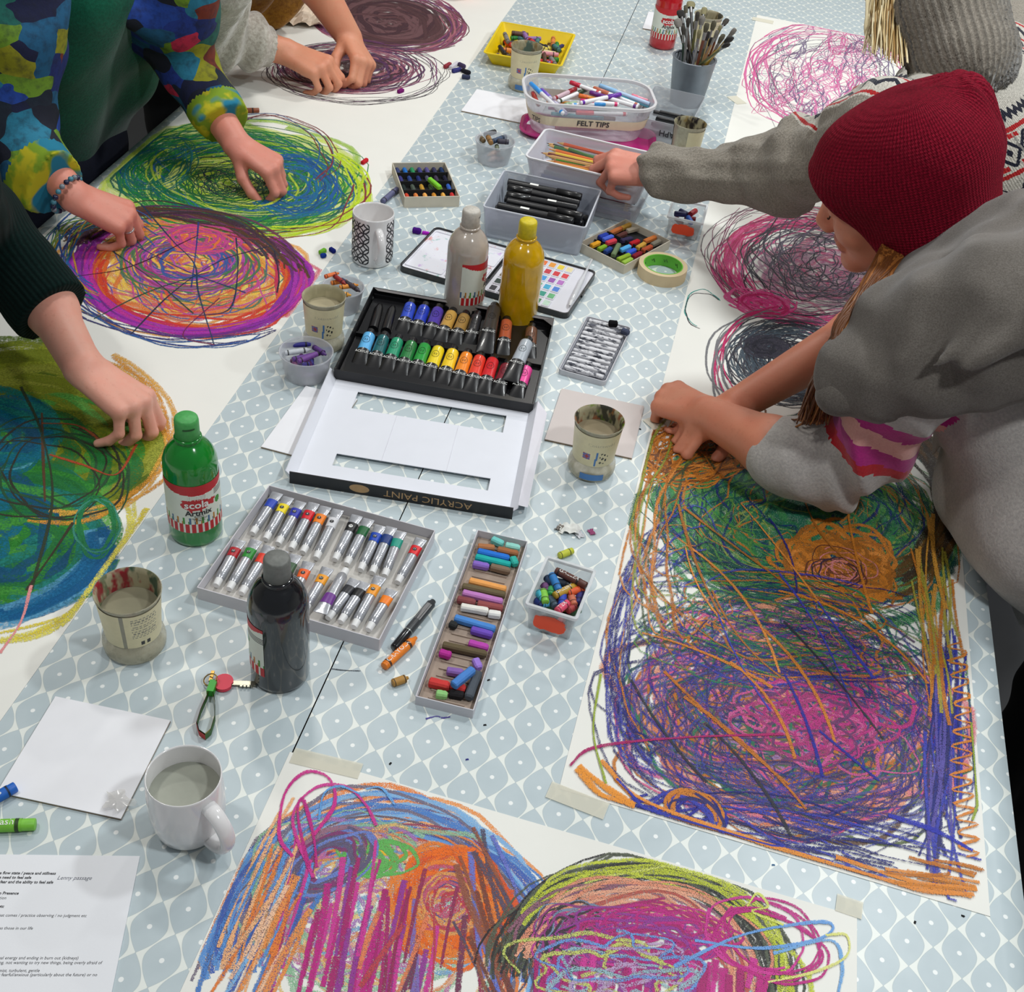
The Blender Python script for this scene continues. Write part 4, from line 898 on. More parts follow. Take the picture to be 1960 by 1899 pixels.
# orange pot at the top edge
p = at(884, -6); t = thing('plastic_cup', 'orange plastic cup just showing at the top edge', 'cup', (p.x, p.y, PZ)); b = MB(); R = px_r((884, 0), 19, 0)
b.lathe([(0, 0), (R*.95, 0), (R, .004), (R*1.15, .09), (R*1.1, .09), (R*.95, .006), (0, .004)], 36); b.build('cup_wall', plain('orange_plastic', (226, 86, 30), .35, .04), t)
# masking tape
p = at(1270, 505, .025); R = px_r((1270, 505), 47, .025); t = thing('masking_tape_roll', 'roll of cream masking tape with a bright green core', 'tape', (p.x, p.y, 0)); ri = R*.79
b = MB(); b.lathe([(ri+.001, 0), (R, 0), (R, .024), (ri+.001, .024)], 64, 0, smooth=False); b.build('tape_winding', plain('cream_crepe_tape', (222, 200, 160), .7, .04, 40), t)
b = MB(); b.lathe([(ri+.001, .0005), (ri+.001, .0243), (ri-.0012, .0243), (ri-.0012, .0005)], 64, 0, smooth=False)
g = random.Random(3)
for i in range(9):
    a0 = i*.7; q = ri-.0016
    b.tube([(q*math.cos(a0+x), q*math.sin(a0+x), z) for x, z in ((0, .008+.003*g.random()), (.09, .016), (.16, .009+.004*g.random()), (.22, .015))], .0005, 5, 1)
b.build('core', [plain('green_card_core', (110, 196, 60), .55, .05), m_dark_print], t)
# ------------------------------------------------------------------ boxes, trays and what lies in them
def nth(i): return ['first', 'second', 'third', 'fourth', 'fifth', 'sixth', 'seventh', 'eighth', 'ninth', 'tenth', 'eleventh', 'twelfth', 'thirteenth', 'fourteenth', 'fifteenth', 'sixteenth', 'seventeenth', 'eighteenth', 'nineteenth', 'twentieth', 'twenty-first', 'twenty-second', 'twenty-third', 'twenty-fourth', 'twenty-fifth', 'twenty-sixth', 'twenty-seventh', 'twenty-eighth'][i]
def container(b, w, d, h, t, r=.002, taper=1.0, mat=0, z0=0.0, seg=4):
    o = lambda f: rrect(w*(taper+(1-taper)*f), d*(taper+(1-taper)*f), max(r, .0005), seg)
    i = lambda f: rrect(w*(taper+(1-taper)*f)-2*t, d*(taper+(1-taper)*f)-2*t, max(r-t*.5, .0004), seg)
    b.shell(o, i, z0, z0+h, t, mat)
def rim_band(b, w, d, r, z, t, hgt, mat=0, seg=5):
    o = rrect(w, d, r, seg); i = rrect(w-2*t, d-2*t, max(r-t, .0005), seg)
    rg = [[(x, y, z) for x, y in o], [(x, y, z+hgt) for x, y in o], [(x, y, z+hgt) for x, y in i], [(x, y, z) for x, y in i], [(x, y, z) for x, y in o]]
    b.rings(rg, mat, False)
m_card = plain('grey_white_card', (208, 206, 212), .7, .03, 40); m_card_in = plain('inner_card', (176, 172, 176), .75, .05, 40)
m_black_plastic = plain('black_plastic', (16, 16, 19), .3, .1, 60, coat=.3); m_blk_card = plain('black_card', (18, 18, 22), .4, .1, 40)
# ---- acrylic paint set: black tray with the tubes, white-lined lid folded open
tl, tr, br_, bl_ = (713, 549), (1061, 609), (1021, 775), (641, 706)
c, a, W, D = quad_frame(tl, tr, br_, bl_, .026)
setA = thing('acrylic_paint_box', 'black acrylic paint box lying open with its white windowed lid towards us', 'box', (c.x, c.y, 0), a)
b = MB(); container(b, W, D, .026, .0012, .001); b.build('box_base', [m_blk_card], setA)
b = MB()
for s in (1,):
    b.add([(-W/2, D/2, .026), (W/2, D/2, .026), (W/2-.004, D/2-.006, .0235), (-W/2+.010, D/2-.006, .0235)], [(0, 1, 2, 3)], 0)
    b.add([(-W/2, D/2-.001, .0262), (W/2, D/2-.001, .0262), (W/2, D/2+.0006, .020), (-W/2, D/2+.0006, .020)], [(0, 1, 2, 3)], 0)
b.build('back_flap', plain('grey_inner_flap', (120, 116, 116), .6, .08), setA)
b = MB(); b.add([(W/2, D/2, .0262), (W/2, D/2-.028, .0262), (W/2-.018, D/2-.008, .024)], [(0, 1, 2)], 0); b.add([(W/2, D/2, .0268), (W/2, D/2-.028, .0268), (W/2-.018, D/2-.008, .0246)], [(0, 2, 1)], 0); b.build('corner_tab', plain('grey_tab', (96, 92, 92), .6), setA)
b = MB(); b.box((0, 0, .006), (W-.008, D-.008, .008), 0)
for k in range(2): b.box((0, D/2-.006-.0015-k*(D/2-.004), .013), (W-.008, .004, .008), 0)
for u_, w_ in ((390, 330), (500, 345)):
    q0 = setA.matrix_world if False else None
    p0, p1 = at(640+u_/4.4545, 540+(w_-130)/4.4545, .012), at(640+(u_-60)/4.4545, 540+(w_+80)/4.4545, .012)
    Xi0 = (Matrix.Translation((c.x, c.y, 0)) @ Matrix.Rotation(a, 4, 'Z')).inverted(); b.tube([Xi0 @ p0, Xi0 @ p0.lerp(p1, .2), Xi0 @ p1], [.005, .009, .0095], 14, 0)
b.build('vacuum_tray', m_black_plastic, setA)
m_card_white = plain('white_lid_card', (226, 228, 236), .6, .015, 30)
# lid: floor with two window slots, four low walls, side flaps
q = [(641, 706), (1021, 775), (978, 976), (559, 915)]
cl, al, WL, DL = quad_frame(*q, .014)
Xl = setA.matrix_world if False else Matrix.Translation((c.x, c.y, 0)) @ Matrix.Rotation(a, 4, 'Z')
Xi = Xl.inverted() @ Matrix.Translation((cl.x, cl.y, 0)) @ Matrix.Rotation(al, 4, 'Z')
lid = bpy.data.objects.new('lid', None); COL.objects.link(lid); lid.parent = setA; lid.matrix_local = Xi
def lp(px, z=.006):
    v = (Matrix.Translation((cl.x, cl.y, 0)) @ Matrix.Rotation(al, 4, 'Z')).inverted() @ at(*px, z); return v.x, v.y
u0, u1 = lp((688, 750)), lp((962, 825)); d0, d1 = lp((645, 868)), lp((932, 942))
ux0, ux1, uy1, uy0 = u0[0]-.002, u1[0]+.001, lp((825, 773))[1], lp((815, 805))[1]
dx0, dx1, dy1, dy0 = d0[0], d1[0]+.001, lp((795, 893))[1], lp((788, 916))[1]
hw, hd_ = WL/2-.004, DL/2-.001
def hslab(b, y0, y1, x0, x1, zf=.0062):
    b.box(((x0+x1)/2, (y0+y1)/2, zf), (x1-x0, y1-y0, .0011), 0)
b = MB()
hslab(b, uy1, hd_, -hw, hw); hslab(b, dy1, uy0, -hw, hw); hslab(b, -hd_, dy0, -hw, hw)
for (x0, x1, y0, y1) in ((-hw, ux0, uy0, uy1), (ux1, hw, uy0, uy1), (-hw, dx0, dy0, dy1), (dx1, hw, dy0, dy1)): hslab(b, y0, y1, x0, x1)
b.build('lid_panel', m_card_white, lid)
b = MB()
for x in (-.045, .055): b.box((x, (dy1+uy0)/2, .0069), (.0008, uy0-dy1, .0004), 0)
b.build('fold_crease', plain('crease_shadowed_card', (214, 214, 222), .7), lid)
for sx in (-1, 1):
    b = MB()
    b.add([(sx*hw, hd_, .0062), (sx*hw, -hd_, .0062), (sx*(hw+.012), -hd_, .022), (sx*(hw+.012), hd_*.98, .022)], [(0, 1, 2, 3)], 0)
    b.add([(sx*(hw+.0008), hd_, .0058), (sx*(hw+.0008), -hd_, .0058), (sx*(hw+.0128), -hd_, .0218), (sx*(hw+.0128), hd_*.98, .0218)], [(3, 2, 1, 0)], 0)
    b.build('lid_side', m_card_white, lid)
b = MB(); b.add([(hw+.012, hd_*.98, .022), (hw+.012, -hd_*.95, .022), (hw+.026, -hd_*.86, .010), (hw+.030, hd_*.86, .012)], [(0, 1, 2, 3), (3, 2, 1, 0)], 0); b.build('side_flap', plain('lid_flap_card', (222, 220, 228), .65, .02), lid)
b = MB(); b.box((0, -hd_-.0009, .011), (2*hw+.012, .0016, .022), 0); b.box((0, -hd_+.0002, .0125), (2*hw+.010, .0006, .0185), 1)
ft = lambda x, y: (x*1.0, -hd_-.0019, .0115+y)
put_text(b, 'ACRYLIC PAINT', .0165, lambda x, y: (-x*1.12+.040, -hd_-.0019, .0115-y), 2)
b.lathe([(0, 0), (.0075, 0)], 20, 2, Matrix.Translation((-.062, -hd_-.0018, .0115)) @ Matrix.Rotation(math.pi/2, 4, 'X') @ Matrix.Scale(2.0, 4, (1, 0, 0)))
b.build('lid_front', [m_blk_card, m_card_white, plain('gold_print', (176, 140, 96), .4, .1, 80)], lid, label='black front edge of the lid lettered in gold')
def acrylic_tube(p0, p1, rgb, label, z=.016, r=.0106, group='acrylic paint tubes in the black box', lift=0.0):
    """cap end at pixel p0, crimped end at pixel p1"""
    A, B = at(*p0, z+.004+lift), at(*p1, z-.004+lift); X = seg_frame(A, B); l = (B-A).length
    t = thing('acrylic_tube', label, 'paint tube', (0, 0, 0), 0, group); t.matrix_world = X
    col = plain('tube_band', rgb, .3, .05, 60, coat=.3)
    rg = lambda x, ry, rz, zc=0: [(x, ry*math.cos(2*math.pi*k/20), zc+rz*math.sin(2*math.pi*k/20)) for k in range(20)]
    b = MB(); b.rings([rg(-.012, r*.62, r*.62), rg(-.0115, r*.68, r*.68), rg(0, r*.7, r*.7)], 0, True, None, True); b.build('cap', m_black_plastic, t)
    m_ = .56*l
    b = MB(); b.rings([rg(0, r*.7, r*.7), rg(.002, r*.98, r*.95), rg(.006, r, r), rg(m_*.6, r*1.02, r*.96), rg(m_, r*1.08, r*.85)], 0)
    cx_, cy_, cz_ = m_*.52, 0, r*.99
    for k in range(28):
        t0, t1 = k*2*math.pi/28, (k+1)*2*math.pi/28
        def pt(tt, q): x_ = cx_+q*.0085*math.cos(tt); y_ = q*.0062*math.sin(tt); return (x_, y_, math.sqrt(max(0, (r*1.0)**2-y_*y_))+.0003)
        b.add([pt(t0, 1), pt(t1, 1), pt(t1, .9), pt(t0, .9)], [(0, 1, 2, 3)], 1)
    for k in range(3): b.add([(cx_-.002+.002*k-.0005, -.003, r*.96), (cx_-.002+.002*k+.0005, -.003, r*.96), (cx_-.002+.002*k+.0005, .003, r*.96), (cx_-.002+.002*k-.0005, .003, r*.96)], [(0, 1, 2, 3)], 1)
    b.build('colour_band', [col, plain('band_print', tuple(int(v*.45) for v in rgb), .5)], t)
    b = MB(); b.rings([rg(m_, r*1.085, r*.86), rg(m_+.012, r*1.16, r*.62), rg(l-.006, r*1.28, r*.2, -.003), rg(l, r*1.3, .0009, -.0045)], 0, True, None, False, True)
    def ftx(x, y): 
        xx = m_+.009+(-y); f = (xx-m_)/(l-m_); hz = r*(.86-.75*f)+.0012-.004*f; return (xx, x, hz+.0006)
    put_text(b, 'ACRYLIC', .0058, lambda x, y: ftx(x, y), 1)
    b.build('tube_body', [plain('black_tube_plastic', (15, 15, 18), .34, .1, 50, coat=.15), m_white_ink], t)
    return t
Z = lambda x, y: (640+x/4.4545, 540+y/4.4545)
row1 = [((650, 200), (575, 425), (50, 80, 200), 'royal blue'), ((768, 222), (680, 455), (40, 66, 190), 'deep blue'), ((885, 240), (800, 480), (84, 62, 170), 'violet'), ((1002, 270), (895, 505), (204, 158, 76), 'ochre'), ((1112, 295), (1018, 525), (166, 128, 66), 'dark ochre'), ((1468, 345), (1432, 622), (176, 84, 50), 'burnt orange'), ((1682, 405), (1655, 650), (112, 74, 54), 'brown')]
for i, (p0, p1, rgb, n_) in enumerate(row1): acrylic_tube(Z(*p0), Z(*p1), rgb, f'{n_} acrylic tube in the back row of the black box')
row2 = [((300, 455), (205, 700), (96, 178, 232), 'sky blue'), ((420, 478), (325, 730), (24, 96, 100), 'dark teal'), ((540, 502), (440, 760), (36, 150, 110), 'viridian'), ((660, 528), (555, 790), (36, 122, 60), 'mid green'), ((775, 548), (672, 810), (44, 160, 66), 'bright green'), ((890, 572), (785, 840), (240, 214, 30), 'lemon yellow'), ((1012, 596), (915, 870), (246, 206, 34), 'golden yellow'), ((1130, 625), (1030, 905), (244, 138, 30), 'orange'), ((1242, 650), (1150, 932), (232, 64, 44), 'scarlet'), ((1352, 670), (1262, 950), (220, 36, 44), 'crimson'), ((1470, 720), (1385, 965), (120, 20, 40), 'maroon'), ((1640, 740), (1545, 985), (240, 80, 160), 'hot pink')]
for i, (p0, p1, rgb, n_) in enumerate(row2): acrylic_tube(Z(*p0), Z(*p1), rgb, f'{n_} acrylic tube in the front row of the black box')
acrylic_tube(Z(1215, 300), Z(1150, 530), (44, 44, 48), 'dark grey acrylic tube half tucked in the back row of the black box')
acrylic_tube(Z(1362, 230), Z(1280, 590), (56, 52, 50), 'large black acrylic tube lying on top of the back row', .026, .0122, lift=.006)
acrylic_tube(Z(1640, 520), Z(1500, 830), (172, 180, 188), 'silver-grey acrylic tube lying on top of the front row', .026, .0116, lift=.006)
# ---- silver tube tray
c, a, W, D = quad_frame((515, 926), (831, 1017), (728, 1225), (378, 1125), .022)
trS = thing('cardboard_tray', 'white card tray of silver paint tubes in two rows behind the black bottle', 'tray', (c.x, c.y, 0), a)
b = MB(); container(b, W, D, .022, .0012, .001); b.build('tray_wall', m_card, trS)
b = MB(); b.box((0, 0, .0035), (W-.004, D-.004, .004), 0); b.build('inner_liner', plain('clear_liner', (190, 186, 180), .35, .12, 30), trS)
Z = lambda x, y: (360+x/3.584, 900+y/3.584)
m_foil = plain('crimped_foil', (186, 188, 194), .28, .12, 40, metal=.55, bump=.5, bscale=120); m_tcap = plain('white_cap', (232, 232, 232), .4, .03)
def foil_tube(p0, p1, rgb, label, num='', lift=0.0, wide=1.0, flip=False):
    """crimped end at pixel p0, cap at pixel p1"""
    A, B = at(*Z(*p0), .016+lift), at(*Z(*p1), .012+lift); X = seg_frame(B, A); l = (B-A).length; r = .0066*wide
    t = thing('oil_tube', label, 'paint tube', (0, 0, 0), 0, 'silver paint tubes in the white tray'); t.matrix_world = X
    rg = lambda x, ry, rz, zc=0: [(x, ry*math.cos(2*math.pi*k/16), zc+rz*math.sin(2*math.pi*k/16)) for k in range(16)]
    b = MB(); b.rings([rg(-.002, r*.66, r*.66), rg(0, r*.72, r*.72), rg(.0095, r*.8, r*.8)], 0, True, None, True, True); b.build('cap', m_tcap, t)
    S = [(.0095, .7, .7, 0), (.0125, 1, 1, 0), (.3*l, 1.02, .98, 0), (.62*l, 1.08, .8, .001), (.70*l, 1.12, .70, .0015), (.84*l, 1.22, .45, .002), (l-.002, 1.32, .12, .0026), (l, 1.32, .10, .0026)]
    ring = [rg(x, r*y, r*z, zc) for x, y, z, zc in S]
    b = MB(); b.rings(ring[:5], 0); b.rings(ring[4:], 0, True, None, False, True)
    g = random.Random(hash(label) % 999 if False else len(label)*7+int(p0[0]))
    for k in range(7):
        x_ = .018+k*.0034; zz = r*(.985-.18*(x_-.3*l)/(.4*l) if x_ > .3*l else .985)
        b.add([(x_, -r*.62, zz*.80+.0006), (x_+.0011, -r*.62, zz*.80+.0006), (x_+.0011, r*.62*g.uniform(.3, 1), zz*.82+.0006), (x_, r*.62*g.uniform(.3, 1), zz*.82+.0006)], [(0, 1, 2, 3)], 1)
    b.build('tube_body', [m_foil, plain('tube_smallprint', (120, 122, 128), .5, .1)], t)
    if rgb is not None:
        f = lambda x: np.interp(x, [s_[0] for s_ in S], [s_[1] for s_ in S])*r*1.03; fz = lambda x: np.interp(x, [s_[0] for s_ in S], [s_[2] for s_ in S])*r*1.05+.0002; fc = lambda x: np.interp(x, [s_[0] for s_ in S], [s_[3] for s_ in S])
        b = MB(); x0, x1 = .60*l, .80*l; b.rings([rg(x, f(x), fz(x), fc(x)) for x in (x0, (x0+x1)/2, x1)], 0)
        if num:
            xm = .70*l; zc = fc(xm)+fz(xm)+.0005
            for k in range(18):
                t0, t1 = k*.3491, (k+1)*.3491; b.add([(xm, 0, zc), (xm+.0030*math.cos(t0), .0030*math.sin(t0), zc-.0003), (xm+.0030*math.cos(t1), .0030*math.sin(t1), zc-.0003)], [(0, 1, 2)], 1)
            put_text(b, num, .0042, lambda x, y: (xm+y, -x, zc+.0004), 2)
        b.build('colour_band', [plain('printed_band', rgb, .4, .05), m_dark_print if rgb[0]+rgb[1]+rgb[2] > 150 else m_white_ink, m_white_ink if rgb[0]+rgb[1]+rgb[2] > 150 else m_dark_print], t)
    return t
r1 = [((615, 165), (445, 430), (40, 70, 180), 'blue-banded', ''), ((690, 195), (535, 470), (240, 216, 30), 'bright yellow-banded', '2'), ((775, 225), (620, 500), (44, 54, 170), 'dark blue-banded', '15'), ((865, 235), (710, 535), (214, 24, 40), 'red-banded', '6'), ((945, 260), (790, 560), (240, 130, 30), 'orange-banded', '4'), ((1030, 280), (880, 600), (214, 214, 218), 'plain white-banded', '1'), ((1160, 320), (1010, 610), (26, 26, 28), 'black-banded', '24'), ((1240, 345), (1090, 640), (20, 96, 50), 'dark green-banded', ''), ((1320, 390), (1185, 680), (24, 70, 180), 'cobalt-banded', '13'), ((1395, 400), (1265, 700), (20, 54, 120), 'navy-banded', ''), ((1460, 430), (1350, 720), (30, 150, 130), 'teal-banded', ''), ((1600, 480), (1440, 765), (222, 30, 40), 'scarlet-banded', '11')]
for p0, p1, rgb, n_, k in r1: foil_tube(p0, p1, rgb, f'{n_} silver paint tube in the back row of the white tray', k)
r2 = [((360, 490), (195, 785), (176, 20, 36), 'crimson-banded', '10'), ((470, 490), (285, 810), (40, 140, 50), 'green-banded', '17'), ((560, 530), (370, 840), (226, 60, 40), 'vermilion-banded', ''), ((650, 560), (480, 860), (120, 80, 60), 'brown-banded', ''), ((740, 590), (590, 900), (60, 90, 60), 'olive-banded', ''), ((830, 640), (690, 930), (238, 100, 40), 'red-orange-banded', '5'), ((960, 680), (800, 960), (240, 160, 40), 'amber-banded', '21')]
for p0, p1, rgb, n_, k in r2: foil_tube(p0, p1, rgb, f'{n_} silver paint tube in the front row of the white tray', k)
foil_tube((905, 990), (1080, 690), (110, 50, 140), 'purple-banded silver paint tube turned the other way in the front row', '', .006, 1.1)
for p0, p1, rgb, n_, k in [((1150, 760), (965, 1010), (40, 40, 46), 'charcoal-banded', ''), ((1215, 780), (1050, 1035), (24, 24, 26), 'jet black-banded', ''), ((1320, 740), (1140, 1070), (240, 156, 40), 'yellow-orange-banded', '20'), ((1400, 830), (1240, 1090), (246, 130, 30), 'tangerine-banded', '')]: foil_tube(p0, p1, rgb, f'{n_} silver paint tube at the right of the front row', k)
# ---- soft pastel tray
c, a, W, D = quad_frame((912, 1013), (1008, 1036), (909, 1361), (798, 1333), .016)
trP = thing('pastel_tray', 'long white card tray of used soft pastels', 'tray', (c.x, c.y, 0), a)
b = MB(); container(b, W, D, .016, .0011, .001); b.build('tray_wall', m_card, trP)
b = MB(); b.box((0, 0, .003), (W-.004, D-.004, .003), 0)
for k in range(24): b.box((0, -D/2+.012+k*(D-.02)/24, .0052), (W*.62, .0022, .002), 0)
b.build('foam_liner', plain('dusty_foam', (164, 146, 132), .95, .12, 60), trP)
m_pastel = {}
def pastel(p0, p1, rgb, label, z, r=.0048, group=None, name='pastel_stick', cat='pastel', Zf=None, zoff=0):
    q0, q1 = (Zf(*p0), Zf(*p1)) if Zf else (p0, p1)
    A, B = at(*q0, z), at(*q1, z); l = (B-A).length; X = seg_frame(A, B)
    b = MB(); g = random.Random(int(p0[0]*7+p1[1])); e = .0012
    def sec(x, s_): return [(x, r*s_*y, r*s_*zz) for y, zz in ((-.6, -1), (.6, -1), (1, -.6), (1, .55), (.6, .95), (-.6, .95), (-1, .55), (-1, -.6))]
    n = 5; b.rings([sec(0, .7), sec(e, 1)]+[sec(e+(l-2*e)*k/n, 1+g.uniform(-.05, .05)) for k in range(1, n)]+[sec(l-e*g.uniform(1, 3), 1), sec(l, .66)], 0, False, None, True, True)
    m = plain('chalk_pastel', rgb, .92, .07, 90, bump=.3, bscale=500, spec=.1)
    o = b.build(name, m); o.matrix_world = X; return tag(o, label, cat, group)
Zp = lambda x, y: (760+x/3.92, 980+y/3.92)
GP = 'soft pastels in the long white tray'
ps = [((712, 205), (795, 245), (122, 206, 200), 'aqua'), ((812, 252), (922, 275), (150, 214, 202), 'pale aqua'), ((605, 262), (732, 275), (178, 120, 80), 'caramel brown'), ((752, 285), (908, 318), (164, 108, 72), 'chestnut brown'), ((605, 298), (842, 352), (50, 120, 214), 'bright blue'), ((588, 340), (852, 402), (44, 176, 170), 'turquoise'), ((866, 345), (890, 400), (60, 180, 166), 'turquoise stub'), ((568, 390), (690, 415), (142, 110, 200), 'lavender'), ((702, 412), (848, 448), (132, 112, 94), 'taupe'), ((542, 518), (818, 585), (240, 168, 96), 'peach orange'), ((490, 560), (812, 628), (110, 98, 74), 'dark olive'), ((492, 608), (792, 678), (196, 130, 196), 'orchid pink'), ((452, 655), (588, 684), (140, 78, 80), 'dusky mauve'), ((602, 690), (794, 726), (154, 84, 84), 'dark rose'), ((478, 712), (684, 748), (236, 232, 224), 'white'), ((684, 762), (778, 775), (240, 238, 234), 'short white'), ((432, 796), (736, 884), (84, 142, 214), 'cornflower blue'), ((394, 838), (448, 860), (52, 54, 54), 'black stub'), ((555, 885), (716, 928), (116, 84, 190), 'violet'), ((538, 985), (684, 1024), (188, 76, 176), 'magenta'), ((342, 1000), (672, 1072), (104, 92, 70), 'long olive brown'), ((318, 1055), (405, 1080), (184, 56, 150), 'fuchsia stub'), ((586, 1108), (618, 1178), (164, 130, 220), 'lilac stub'), ((372, 1192), (500, 1212), (140, 104, 176), 'dull violet')]
for i, (p0, p1, rgb, n_) in enumerate(ps): pastel(p0, p1, rgb, f'{n_} soft pastel lying in the long white tray', .011, .0050, GP, Zf=Zp)
pastel((240, 1275), (395, 1312), (206, 66, 64), 'red soft pastel at the near left of the long white tray', .011, .0058, GP, Zf=Zp)
pastel((400, 1305), (512, 1335), (196, 60, 60), 'short red soft pastel beneath the blue one in the long tray', .010, .0055, GP, Zf=Zp)
pastel((420, 1305), (572, 1182), (82, 134, 206), 'blue soft pastel lying diagonally over the red ones', .020, .0054, GP, Zf=Zp)
pastel((608, 1205), (535, 1400), (84, 90, 98), 'charcoal soft pastel at the near right of the long tray', .012, .0056, GP, Zf=Zp)
pastel((292, 1365), (378, 1378), (146, 200, 126), 'pale green soft pastel at the near end of the long tray', .010, .0050, GP, Zf=Zp)
pastel((392, 1362), (500, 1382), (40, 38, 40), 'black soft pastel at the near end of the long tray', .009, .0052, GP, Zf=Zp)
# ---- white and charcoal pastel tray
c, a, W, D = quad_frame((1124, 607), (1209, 628), (1158, 733), (1068, 708), .008)
t = thing('pastel_tray', 'shallow white plastic tray of chalk-dusted white and grey pastels', 'tray', (c.x, c.y, 0), a)
b = MB(); container(b, W, D, .010, .0012, .006); b.build('tray_wall', plain('chalky_plastic', (206, 206, 212), .6, .08, 80), t)
b = MB(); b.box((0, 0, .002), (W-.006, D-.006, .002), 0); b.build('dusty_bottom', plain('charcoal_dust', (120, 122, 130), .9, .3, 100), t)
X = Matrix.Translation((c.x, c.y, 0)) @ Matrix.Rotation(a, 4, 'Z'); g = random.Random(9)
m_ch = new_mat('chalk_smeared_pastel'); nt, N, L, bb = nodes(m_ch); tc = N.new('ShaderNodeTexCoord'); mp = N.new('ShaderNodeMapping'); mp.inputs['Scale'].default_value = (.5, 1, 1); L.new(tc.outputs['Object'], mp.inputs[0])
L.new(mixc(N, L, maprange(N, L, noise(N, L, mp.outputs[0], 120, 4, .6), .50, .58), lin((222, 222, 226)), lin((96, 98, 108))), bb.inputs['Base Color']); bb.inputs['Roughness'].default_value = .95
for k in range(12):
    y = D/2-.010-k*(D-.018)/11.5; l = W*.84; x0 = -l/2
    o = MB(); r = .0040
    def sec(x, s_): return [(x, y+r*s_*q, .0072+r*s_*zz-(.0012 if False else 0)) for q, zz in ((-.6, -1), (.6, -1), (1, -.6), (1, .55), (.6, .95), (-.6, .95), (-1, .55), (-1, -.6))]
    o.rings([sec(x0, .8), sec(x0+.001, 1), sec(x0+l*.5, 1), sec(x0+l-.001, 1), sec(x0+l, .8)], 0, False, None, True, True)
    ob = o.build('pastel_stick', m_ch, None); ob.matrix_world = X; tag(ob, f'chalk-smeared pastel, {nth(k)} from the far end of the shallow white tray', 'pastel', 'pastels in the shallow white tray')
pastel((1165, 619), (1182, 620), (22, 22, 24), 'black charcoal lump on the far end of the shallow white tray', .016, .0055)
pastel((1190, 632), (1204, 638), (70, 76, 96), 'slate blue pastel stub in the far right corner of the shallow tray', .015, .0050)
# ---- pastel box with four rows, beside the lattice mug
c, a, W, D = quad_frame((753, 311), (853, 311), (879, 374), (772, 379), .024)
t = thing('pastel_box', 'small card box of dark pastels in four rows by the lattice mug', 'box', (c.x, c.y, 0), a)
m_boxc = plain('buff_card', (204, 196, 178), .75, .05, 40)
b = MB(); container(b, W, D, .024, .0018, .001); b.build('box_wall', m_boxc, t)
b = MB(); b.box((0, 0, .004), (W-.004, D-.004, .004), 0)
for k in range(1, 4): b.box((0, -D/2+k*D/4, .013), (W-.004, .0018, .014), 0)
b.build('dark_insert', plain('black_insert', (26, 27, 30), .85, .15, 60), t)
X = Matrix.Translation((c.x, c.y, 0)) @ Matrix.Rotation(a, 4, 'Z')
rows = [[(60, 70, 110), (40, 110, 190), (50, 140, 90), (70, 70, 130), (90, 84, 140), (60, 60, 90), (40, 60, 100)], [(60, 60, 120), (50, 70, 130), (40, 50, 110), (90, 90, 110), (70, 60, 80), (40, 40, 60)], [(40, 50, 50), (80, 90, 80), (196, 150, 60), (80, 100, 70), (120, 140, 60), (60, 100, 190)], [(200, 70, 50), (220, 130, 70), (236, 170, 90), (220, 150, 60), (230, 170, 80), (204, 60, 60)]]
rn = ['back', 'second', 'third', 'front']; cn = [['slate', 'azure', 'sea green', 'indigo', 'dull violet', 'ink blue', 'steel blue'], ['violet blue', 'navy', 'ultramarine', 'grey', 'plum grey', 'blue-black'], ['black-green', 'grey-green', 'mustard', 'moss', 'lime', 'bright blue'], ['brick red', 'apricot', 'light orange', 'golden', 'pale amber', 'tomato red']]
for j, row in enumerate(rows):
    for i, rgb in enumerate(row):
        o = MB(); x = -W/2+.010+i*(W-.02)/(len(row)-1) if len(row) > 1 else 0; y = D/2-(j+.5)*D/4; hh = .0115
        rr_ = .0047; sec = lambda yy, s_: [(x+rr_*s_*math.cos(q), yy, hh+rr_*s_*math.sin(q)) for q in [k*math.pi/4+.39 for k in range(8)]]
        dl = D/4*.40; o.rings([sec(y-dl, .5), sec(y-dl*.4, 1), sec(y+dl*.8, 1), sec(y+dl, .8)], 0, False, None, True, True)
        ob = o.build('pastel_stick', plain('chalk_pastel', rgb, .92, .07, 90, bump=.3, bscale=500, spec=.1)); ob.matrix_world = X
        tag(ob, f'{cn[j][i]} pastel stub in the {rn[j]} row of the small card box', 'pastel', 'pastels in the small card box')
pastel((822, 343), (842, 360), (126, 204, 60), 'lime green pastel lying across the rows of the small card box', .027, .0052)
